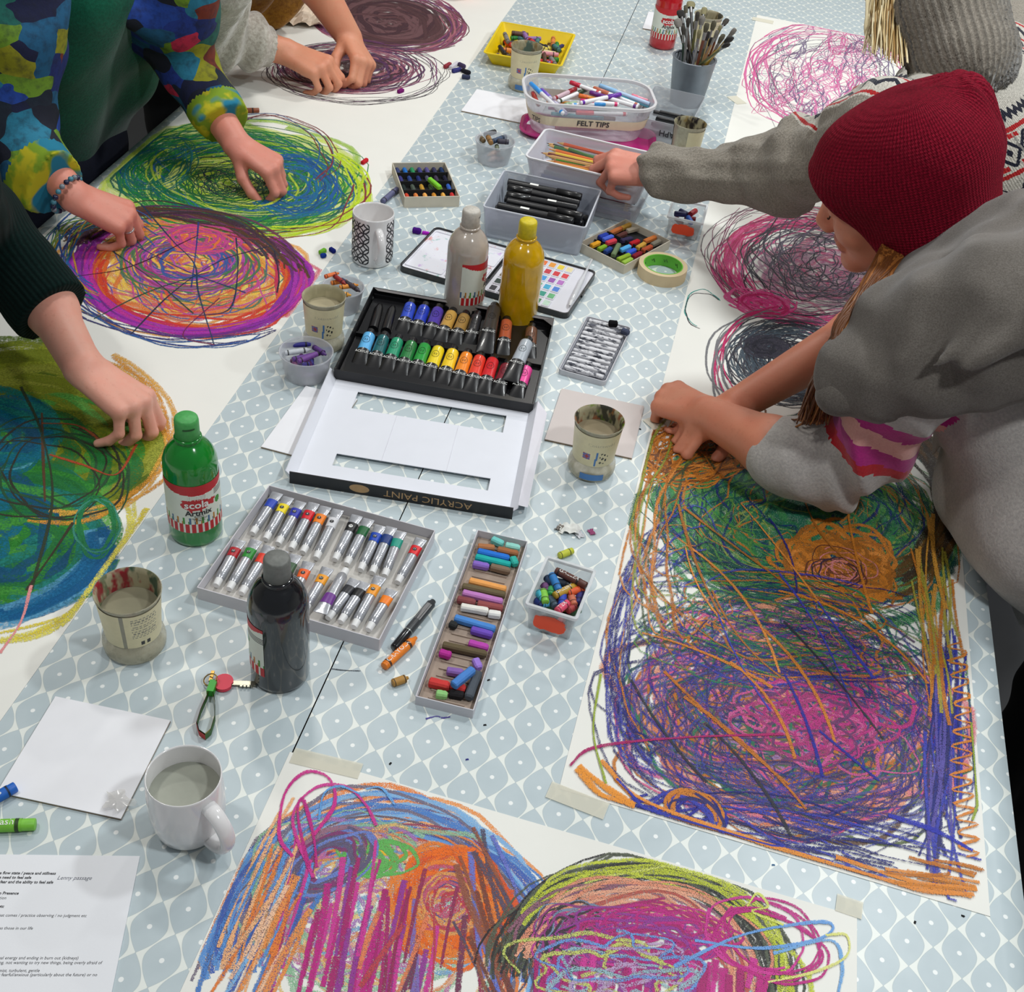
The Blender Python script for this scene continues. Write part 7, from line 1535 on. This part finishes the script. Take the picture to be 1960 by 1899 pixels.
# ---- Fair Isle sweater
skin_c = skin_mat('pink_skin', (214, 150, 130))
w5 = person('person in a Fair Isle sweater with long pale blonde hair reaching into the pencil tub')
C5 = a3(1752, -95, .58); f5 = (-.88, -.05, -.42); u5 = (-.42, 0, .9)
nk = a3(1835, 95, .46); sh5 = a3(1690, 255, .37); el5 = a3(1475, 330, .185); wr5 = a3(1262, 330, .128); sh5r = a3(1960, 20, .40)
S = SDF(); Ph5, hf5, hl5, hu5 = head(S, C5, f5, u5)
S.cap(Ph5(-.03, 0, -.05), nk, .052, .058, .03); ch5 = nk+A3((.06, .05, -.14)); S.cap(nk, ch5, .06, .09, .04); S.cap(ch5, A3((.84, 2.45, .02)), .09, .11, .05)
S.cap(sh5, ch5, .05, .07, .04); S.cap(sh5, el5, .048, .040, .03); S.cap(el5, wr5, .040, .029, .02)
kd5 = a3(1195, 318, .125)-wr5
t5 = hand(S, wr5, kd5, (-.1, -.35, 1), -1, ((34, 54, 35), (44, 60, 35), (62, 72, 35), (80, 80, 30)), 3, (14, 8, 8), 1.05, .35)
mesh_of(S, 'body', .0036, skin_c, w5)
S = SDF()
for o in (-.06, .06): S.cap(A3((.86, 2.46+o, -.02)), ch5+A3((.05, o, -.04)), .15, .135, .05)
S.cap(nk+A3((.02, .01, -.06)), ch5, .095, .13, .06)
S.cap(sh5, ch5+A3((.02, 0, .01)), .072, .11, .06); S.cap(sh5, el5, .074, .070, .03); S.cap(el5, a3(1330, 335, .148), .072, .054, .03); S.cap(a3(1330, 335, .148), a3(1290, 331, .140), .052, .050, .015); S.cap(a3(1302, 332, .142), a3(1280, 331, .137), .053, .050, .006)
S.cap(sh5r, ch5+A3((.04, .06, .0)), .08, .11, .06)
def fi_attr(P):
    ax_ = unit(nk-A3((.86, 2.46, -.02))); q = P-(nk+A3((.0, .0, -.02))); d = np.linalg.norm(q, axis=1); e1 = unit(np.cross(ax_, (0, 0, 1))); e2 = np.cross(ax_, e1)
    return {'dist': d, 'ang': np.arctan2(q @ e2, q @ e1)*.16}
def fairisle():
    m = new_mat('fair_isle_knit'); nt, N, L, b = nodes(m); tc = N.new('ShaderNodeTexCoord'); f = lambda op, a, b_=None, c_=None: mathn(N, L, op, a, b_, c_)
    A = N.new('ShaderNodeAttribute'); A.attribute_name = 'dist'; B = N.new('ShaderNodeAttribute'); B.attribute_name = 'ang'
    jit = f('MULTIPLY', f('SUBTRACT', noise(N, L, tc.outputs['Object'], 260, 2), .5), .006); d = f('ADD', A.outputs['Fac'], jit); u = f('ADD', B.outputs['Fac'], f('MULTIPLY', jit, .6))
    tri = lambda k: f('MULTIPLY', f('ABSOLUTE', f('SUBTRACT', f('FRACT', f('MULTIPLY', u, k)), .5)), 2)
    band = lambda a, b_: f('MULTIPLY', f('GREATER_THAN', d, a), f('LESS_THAN', d, b_))
    g = noise(N, L, tc.outputs['Object'], 330, 3, .7)
    grey = mixc(N, L, maprange(N, L, g, .3, .7), lin((112, 106, 96)), lin((160, 152, 140))); white = mixc(N, L, maprange(N, L, g, .3, .7), lin((160, 156, 146)), lin((216, 210, 198)))
    navy, red = lin((28, 30, 44)), lin((168, 32, 34)); col = mixc(N, L, band(.0, .300), grey, white)
    z1 = f('MULTIPLY', band(.130, .165), f('LESS_THAN', f('ABSOLUTE', f('SUBTRACT', d, f('ADD', .143, f('MULTIPLY', tri(70), .010)))), .0062)); col = mixc(N, L, z1, col, navy)
    col = mixc(N, L, band(.166, .174), col, red)
    dm = f('ABSOLUTE', f('SUBTRACT', f('ADD', f('MULTIPLY', tri(28), .5), f('DIVIDE', f('ABSOLUTE', f('SUBTRACT', d, .204)), .046)), .52)); col = mixc(N, L, f('MULTIPLY', band(.180, .228), f('LESS_THAN', dm, .10)), col, navy)
    dm2 = f('ADD', f('MULTIPLY', tri(28), .5), f('DIVIDE', f('ABSOLUTE', f('SUBTRACT', d, .204)), .046)); col = mixc(N, L, f('MULTIPLY', band(.180, .228), f('LESS_THAN', dm2, .16)), col, navy)
    rt = f('MULTIPLY', band(.176, .232), f('GREATER_THAN', f('ADD', f('MULTIPLY', tri(28), .5), f('DIVIDE', f('ABSOLUTE', f('SUBTRACT', d, .204)), -.046)), .02)); 
    col = mixc(N, L, f('MULTIPLY', band(.222, .230), f('GREATER_THAN', tri(28), .6)), col, red); col = mixc(N, L, f('MULTIPLY', band(.176, .184), f('GREATER_THAN', tri(28), .6)), col, red)
    col = mixc(N, L, band(.234, .241), col, red)
    z2 = f('MULTIPLY', band(.245, .285), f('LESS_THAN', f('ABSOLUTE', f('SUBTRACT', d, f('ADD', .256, f('MULTIPLY', tri(28), .020)))), .0055)); col = mixc(N, L, z2, col, navy)
    col = mixc(N, L, band(.290, .296), col, red)
    L.new(col, b.inputs['Base Color']); b.inputs['Roughness'].default_value = .95; b.inputs['Sheen Weight'].default_value = .2; b.inputs['Specular IOR Level'].default_value = .1
    add_bump(N, L, b, f('ADD', g, f('MULTIPLY', f('SINE', f('MULTIPLY', u, 1600)), .3)), .5, .003); return m
S.cap(a3(1452, 262, .262), a3(1470, 330, .275), .006, .012, .016, True); S.cap(a3(1560, 240, .34), a3(1530, 330, .31), .006, .010, .016, True)
w5a = wrinkle(.010, 34, 33, along=sh5-el5); w5b = wrinkle(.003, 90, 34)
mesh_of(S, 'sweater', .0050, fairisle(), w5, lambda P: (w5a(P)+w5b(P))*(P[:, 0] < .30)+.3*w5b(P), lambda P: np.where(P[:, 0] < .6, .003-P[:, 2], -1.), None, fi_attr, 'grey sweater with a navy, red and white patterned yoke')
# turned-down ribbed collar
S = SDF(); cax = unit(Ph5(-.03, 0, -.04)-nk); c0 = nk-cax*.022; c1 = nk+cax*.070
S.cap(c0, c1, .098, .092, .03); S.cap(c1, c1+cax*.001, .096, .096, .02)
e1 = unit(np.cross(cax, (0, 0, 1))); e2 = np.cross(cax, e1)
mesh_of(S, 'rolled_collar', .0042, knit_mat('ribbed_grey_collar', (122, 114, 104), (158, 150, 138), 300, rib=46, bump=.9), w5, lambda P: .004*np.sin(np.arctan2((P-nk) @ e2, (P-nk) @ e1)*46), None, None, lambda P: {'rib': np.arctan2((P-nk) @ e2, (P-nk) @ e1)}, 'thick ribbed grey collar')
bm = [plain('blonde_hair', (210, 186, 136), .4, .15, 60, spec=.4), plain('pale_blonde_hair', (232, 218, 180), .4, .12, 60, spec=.4), plain('dark_blonde_hair', (160, 126, 76), .4, .15, 60, spec=.4)]
paths = []; g = random.Random(6)
for i in range(330):
    q = g.random(); j = lambda s: g.uniform(-s, s)
    x0 = 1668+q*95; y1 = 60+q*50 if q < .6 else 90-(q-.6)*120
    a_ = a3(x0+30+j(8), -130+j(10), .60); b_ = a3(x0+14+j(5), -60, .555); c_ = a3(x0+2+j(7), 10+j(6), .50); d_ = a3(x0-2+j(9)+4*q, max(40, y1+14+j(26)), .445)
    paths.append((curve_pts([a_, b_, c_, d_], 6), g.choice((0, 0, 1, 1, 2))))
for i in range(14):
    j = lambda s: g.uniform(-s, s); paths.append((curve_pts([a3(1680+j(10), -80, .57), a3(1664+j(6), 0, .51), a3(1660+j(6), 60, .46), a3(1664+j(14), 95+j(14), .43)], 5), 1))
strands('hair', paths, .0021, bm, w5, 5)
S = SDF(); ax5 = np.array([hf5, hl5, hu5]); HX5 = lambda x, y, z: A3(C5)+hf5*x+hl5*y+hu5*z
S.ell(HX5(-.03, 0, .07), (.115, .100, .095), ax5, .03); S.ell(HX5(-.08, 0, .02), (.07, .088, .075), ax5, .04)
mesh_of(S, 'hat', .006, knit_mat('purple_wool', (58, 30, 84), (84, 50, 110), 240), w5, None, lambda P: -((P-HX5(.09, 0, .06)) @ unit(hu5*.86+hf5*.5)), None, None, 'purple woollen hat')
legs(w5, (.90, 2.48, -.10), m_trouser, (0, .1, 0))

# ---- patchwork jacket
skin_a = skin_mat('flushed_skin', (214, 150, 132))
w1 = person('person in a bright patchwork jacket and green top drawing with both hands')
cuR, wR = a3(432, 235, .105), a3(452, 275, .082); eR = a3(352, 120, .17); sR = a3(345, -40, .36)
cuL, wL = a3(105, 350, .115), a3(140, 375, .100); eL = a3(22, 235, .17); sL = a3(40, -30, .40)
hip1 = A3((-1.43, 2.26, -.05)); ch1 = A3((-1.27, 2.17, .34))
S = SDF(); S.cap(hip1, ch1, .10, .09, .05); S.cap(sR, ch1, .05, .07, .04); S.cap(sL, ch1, .05, .07, .04); S.cap(ch1, ch1+A3((.07, -.02, .16)), .06, .05, .03)
S.cap(sR, eR, .045, .040, .03); S.cap(eR, wR, .040, .028, .02); S.cap(sL, eL, .045, .040, .03); S.cap(eL, wL, .040, .028, .02)
hand(S, wR, a3(512, 312, .062)-wR, (.15, -.1, 1), -1, ((48, 62, 35), (52, 65, 35), (58, 66, 35), (62, 66, 35)), 2, (36, 25, 20), 1.0, .7)
hand(S, wL, a3(216, 405, .068)-wL, (.1, -.2, 1), 1, ((45, 60, 35), (50, 64, 35), (56, 66, 35), (60, 66, 35)), 2, (36, 25, 20), 1.05, .7); ring_seg = S.knuckle[2]
mesh_of(S, 'body', .0038, skin_a, w1)
def patchwork():
    m = new_mat('patchwork_cloth'); nt, N, L, b = nodes(m); tc = N.new('ShaderNodeTexCoord'); mp = N.new('ShaderNodeMapping'); mp.inputs['Scale'].default_value = (1, 1, 1.5); L.new(tc.outputs['Object'], mp.inputs[0])
    wv = N.new('ShaderNodeVectorMath'); wv.operation = 'ADD'; nn = N.new('ShaderNodeTexNoise'); nn.inputs['Scale'].default_value = 9; L.new(mp.outputs[0], nn.inputs['Vector'])
    sc1 = N.new('ShaderNodeVectorMath'); sc1.operation = 'SCALE'; sc1.inputs['Scale'].default_value = .10; L.new(nn.outputs['Color'], sc1.inputs[0]); L.new(mp.outputs[0], wv.inputs[0]); L.new(sc1.outputs[0], wv.inputs[1])
    v = N.new('ShaderNodeTexVoronoi'); v.inputs['Scale'].default_value = 15; L.new(wv.outputs[0], v.inputs['Vector']); sp = N.new('ShaderNodeSeparateColor'); L.new(v.outputs['Color'], sp.inputs[0])
    cr = N.new('ShaderNodeValToRGB'); cr.color_ramp.interpolation = 'CONSTANT'; cols = [(16, 24, 62), (28, 56, 140), (22, 90, 130), (20, 34, 50), (110, 150, 40), (30, 70, 160), (24, 100, 90), (150, 150, 30), (16, 26, 40), (200, 40, 80), (34, 120, 150), (20, 40, 110), (16, 22, 40), (120, 46, 30)]
    while len(cr.color_ramp.elements) < len(cols): cr.color_ramp.elements.new(.5)
    for i, c in enumerate(cols): cr.color_ramp.elements[i].position = i/len(cols); cr.color_ramp.elements[i].color = (*lin(c), 1)
    L.new(sp.outputs[0], cr.inputs[0]); g = noise(N, L, tc.outputs['Object'], 60, 4, .6)
    c = mixc(N, L, maprange(N, L, g, .45, .7, 0, .6), cr.outputs[0], lin((14, 20, 40))); d = maprange(N, L, v.outputs['Distance'], .02, .06)
    L.new(c, b.inputs['Base Color']); b.inputs['Roughness'].default_value = .85; add_bump(N, L, b, g, .3, .004); return m
m_patch = patchwork()
def cuffm():
    m = new_mat('yellow_green_cuff'); nt, N, L, b = nodes(m); tc = N.new('ShaderNodeTexCoord'); c = mixc(N, L, maprange(N, L, noise(N, L, tc.outputs['Object'], 22, 3), .42, .5), lin((186, 176, 24)), lin((120, 150, 26)))
    c = mixc(N, L, maprange(N, L, noise(N, L, tc.outputs['Object'], 11, 2), .56, .6), c, lin((20, 120, 150))); L.new(c, b.inputs['Base Color']); b.inputs['Roughness'].default_value = .85; return m
m_cuff = cuffm()
wj = wrinkle(.006, 45, 41); 
S = SDF(); S.cap(sR, eR, .068, .062, .03); S.cap(eR, cuR-.0*A3((0, 0, 0)), .062, .053, .03)
S.cap(sL, eL, .078, .072, .03); S.cap(eL, a3(70, 315, .128), .072, .060, .03); S.cap(a3(70, 315, .128), cuL, .060, .057, .02)
bk1 = A3((-.05, .03, 0))
S.cap(hip1+bk1+A3((-.04, -.16, .12)), sL+A3((-.04, -.01, -.05)), .085, .090, .06); S.cap(hip1+bk1+A3((.0, .14, .14)), sR+A3((-.02, 0, -.05)), .07, .08, .05); S.cap(sL+A3((-.13, 0, -.02)), sR+A3((-.11, 0, -.02)), .08, .08, .05); S.cap(hip1+bk1+A3((-.10, 0, .12)), ch1+bk1+A3((-.10, 0, 0)), .12, .12, .05)
S.cap(a3(95, 150, .05), a3(140, 0, .26), .050, .050, .04); S.cap(a3(306, 70, .10), a3(306, -40, .3), .024, .030, .02)
cd = unit(cuR-eR); cdl = unit(cuL-a3(70, 315, .128))
def cuffs(Q): return ((((Q-cuR) @ cd > -.045) & (np.linalg.norm(Q-cuR, axis=1) < .10)) | (((Q-cuL) @ cdl > -.050) & (np.linalg.norm(Q-cuL, axis=1) < .11))).astype(int)
mesh_of(S, 'jacket', .0055, [m_patch, m_cuff], w1, wj, lambda P: np.maximum(np.where(P[:, 0] > -1.2, .003-P[:, 2], -1.), np.maximum(np.where(np.linalg.norm(P-cuR, axis=1) < .12, (P-cuR) @ cd-.002, -1.), np.where(np.linalg.norm(P-cuL, axis=1) < .12, (P-cuL) @ cdl-.002, -1.))), cuffs, None, 'multicoloured patchwork jacket with yellow-green cuffs')
m_green = knit_mat('green_fleece', (10, 84, 62), (16, 104, 78), 200, bump=.25)
S = SDF()
for o in (-.06, .06): S.cap(hip1+A3((.02, o*1.2, .06)), ch1+A3((.02, o, 0)), .125, .12, .06)
S.cap(a3(150, 205, .02), a3(215, 130, .10), .075, .085, .05); S.cap(a3(212, 120, .12), a3(238, -20, .30), .075, .085, .05); S.cap(a3(150, 215, .01), a3(130, 225, .0), .06, .06, .03)
mesh_of(S, 'green_top', .006, m_green, w1, wrinkle(.005, 30, 43), lambda P: np.maximum(np.where(P[:, 0] > -1.19, .003-P[:, 2], -1.), -.12-P[:, 2]), None, None, 'plain deep green fleece top')
legs(w1, (-1.42, 2.24, -.10), m_navy, (.0, .11, 0), fwd=(-.02, 0))
# bracelet and ring
b = MB(); bc = a3(128, 372, .104); bd = unit(wL-cuL); e1 = unit(np.cross(bd, (0, 0, 1))); e2 = np.cross(bd, e1); g = random.Random(3)
for i in range(20):
    q = i*math.pi/10; p = bc+(e1*math.cos(q)+e2*math.sin(q))*.036; b.lathe([(0, -.0052), (.0045, -.003), (.0052, 0), (.0045, .003), (0, .0052)], 8, i % 3, Matrix.Translation(Vector(p)))
b.build('bead_bracelet', [plain('turquoise_bead', (70, 130, 150), .3), plain('navy_bead', (30, 36, 70), .3), plain('grey_bead', (120, 130, 140), .3)], w1, label='turquoise and navy bead bracelet')
b = MB(); p = ring_seg[0]*.55+ring_seg[1]*.45; d = unit(ring_seg[1]-ring_seg[0]); e1 = unit(np.cross(d, (0, 0, 1))); e2 = np.cross(d, e1)
b.tube([p+(e1*math.cos(q)+e2*math.sin(q))*.0100 for q in [i*math.pi/9 for i in range(19)]], .0019, 6); b.build('ring', plain('silver', (206, 206, 206), .2, .02, metal=.9), w1)

# ---- fluffy cardigan
w2 = person('person in a fluffy pale grey cardigan at the dark purple ovals')
m_fluff = knit_mat('pale_mohair', (168, 160, 148), (206, 202, 192), 120, bump=.5, fuzz=.6); m_must = knit_mat('mustard_cord', (140, 92, 22), (176, 124, 36), 120, bump=.4)
cu2, w2a = a3(512, 88, .088), a3(545, 98, .078); e2_ = a3(400, 62, .13); s2 = a3(395, -70, .34); wB = a3(668, 72, .080); eB = a3(600, -35, .20); sB = a3(560, -150, .36)
hip2 = A3((-1.42, 2.95, -.05)); ch2 = A3((-1.28, 2.82, .30))
S = SDF(); S.cap(hip2, ch2, .10, .09, .05); S.cap(s2, ch2, .05, .07, .04); S.cap(sB, ch2, .05, .07, .04); S.cap(ch2, ch2+A3((.07, -.02, .16)), .06, .05, .03)
S.cap(s2, e2_, .045, .04, .03); S.cap(e2_, w2a, .042, .030, .02); S.cap(sB, eB, .045, .044, .03); S.cap(eB, wB, .046, .032, .02)
hand(S, w2a, a3(645, 138, .058)-w2a, (.1, -.2, 1), 1, ((45, 62, 35), (50, 65, 35), (56, 66, 35), (60, 66, 35)), 2, (36, 25, 20), 1.08, .7)
hand(S, wB, a3(690, 108, .060)-wB, (.5, .1, .8), -1, ((48, 62, 35), (52, 65, 35), (58, 66, 35), (62, 66, 35)), 2, (36, 25, 20), 1.05, .7)
mesh_of(S, 'body', .0040, skin_mat('fair_skin', (214, 158, 126)), w2)
S = SDF(); S.cap(s2, e2_, .080, .078, .03); S.cap(e2_, cu2, .076, .056, .03); S.cap(hip2+A3((-.05, -.12, .1)), s2, .10, .10, .05); S.cap(hip2+A3((-.06, .1, .1)), ch2+A3((-.06, .08, .1)), .10, .10, .05)
cf = unit(cu2-e2_)
mesh_of(S, 'cardigan', .006, m_fluff, w2, lambda P: .009*np.sin(((P-e2_) @ cf)*95+1.0)*np.clip(((P-e2_) @ cf)*10+.6, 0, 1)+wrinkle(.003, 60, 5)(P), lambda P: np.maximum(np.where(P[:, 0] > -1.2, .003-P[:, 2], -1.), np.where(np.linalg.norm(P-cu2, axis=1) < .14, (P-cu2) @ cf-.004, -1.)), None, None, 'fluffy pale grey cardigan')
S = SDF()
for o in (-.07, .07): S.cap(hip2+A3((.02, o, .02)), ch2+A3((.02, o, 0)), .12, .12, .05)
S.cap(a3(450, 10, .05), a3(480, -60, .2), .06, .07, .04); S.cap(a3(520, 15, .04), a3(545, -50, .15), .05, .06, .04)
mesh_of(S, 'pinafore', .007, m_must, w2, wrinkle(.008, 40, 12, along=(0, 1, 0)), lambda P: np.where(P[:, 0] > -1.2, .003-P[:, 2], -1.), None, None, 'mustard brown pinafore')
legs(w2, (-1.44, 2.96, -.10), m_trouser, (0, .1, 0))
# crumpled wax paper under the far hand
g = random.Random(8); b = MB(); n = 12; c_ = at(578, 36); V = []
for j in range(n):
    for i in range(n): V.append(((i/(n-1)-.5)*.12+g.uniform(-.004, .004), (j/(n-1)-.5)*.14+g.uniform(-.004, .004), .003+.012*abs(math.sin(i*.8)*math.cos(j*1.1))+g.uniform(0, .006)))
b.add(V, [(j*n+i, j*n+i+1, (j+1)*n+i+1, (j+1)*n+i) for j in range(n-1) for i in range(n-1)], 0, False)
o = b.build('crumpled_paper', plain('crumpled_paper', (226, 206, 184), .6, .06), None, c_, .3); tag(o, 'crumpled cream paper beside the mustard pinafore', 'paper')

# ---- dark green sleeve
w3 = person('person at the left edge in a dark green knitted sleeve holding a red crayon')
cu3, w3a = a3(98, 592, .125), a3(158, 702, .098); e3 = a3(-40, 430, .20); s3 = a3(-160, 330, .42); hip3 = A3((-1.45, 1.45, -.05)); ch3 = A3((-1.33, 1.50, .36))
S = SDF(); S.cap(hip3, ch3, .10, .09, .05); S.cap(s3, ch3, .05, .07, .04); S.cap(ch3, ch3+A3((.07, -.02, .16)), .06, .05, .03)
S.cap(s3, e3, .045, .04, .03); S.cap(e3, cu3, .042, .038, .02); S.cap(cu3, w3a, .036, .029, .02)
t3 = hand(S, w3a, a3(243, 760, .068)-w3a, (.15, .12, 1), 1, ((44, 40, 22), (52, 44, 24), (60, 48, 24), (64, 48, 20)), 4, (24, 20, 16), 1.04, .85)
mesh_of(S, 'body', .0026, skin_mat('pale_skin', (222, 172, 152)), w3)
S = SDF(); S.cap(s3, e3, .072, .066, .03); S.cap(e3, cu3, .066, .058, .03); S.cap(a3(80, 570, .132), cu3, .061, .061, .01); S.cap(s3, ch3, .09, .12, .05)
for o in (-.06, .06): S.cap(hip3+A3((0, o, 0)), ch3+A3((0, o, 0)), .14, .13, .05)
S.cap(ch3+A3((-.02, .18, .05)), ch3, .08, .1, .05); S.cap(ch3+A3((-.02, .18, .05)), hip3+A3((.02, .24, .16)), .065, .06, .03)
c3 = unit(cu3-e3)
def rib3(P): q = P-e3; e1 = unit(np.cross(c3, (0, 0, 1))); e2 = np.cross(c3, e1); return {'rib': np.arctan2(q @ e2, q @ e1)}
mesh_of(S, 'sweater', .0055, knit_mat('dark_green_rib', (10, 28, 26), (16, 38, 35), 260, rib=44, bump=.25, fuzz=.02), w3, wrinkle(.004, 30, 51), lambda P: np.where(np.linalg.norm(P-cu3, axis=1) < .13, (P-cu3) @ c3-.003, -1.), None, rib3, 'dark green ribbed sweater')
legs(w3, (-1.47, 1.45, -.10), m_trouser, (0, .1, 0))
tip = t3[0][0]; X = seg_frame((tip[0]+.004, tip[1]-.002, .006), (tip[0]-.03, tip[1]+.03, .05)); crayon('crayon', 'red crayon pinched by the fingers over the olive pastel oval', 'crayon', X, .052, .0052, (214, 50, 36), None, False, False)
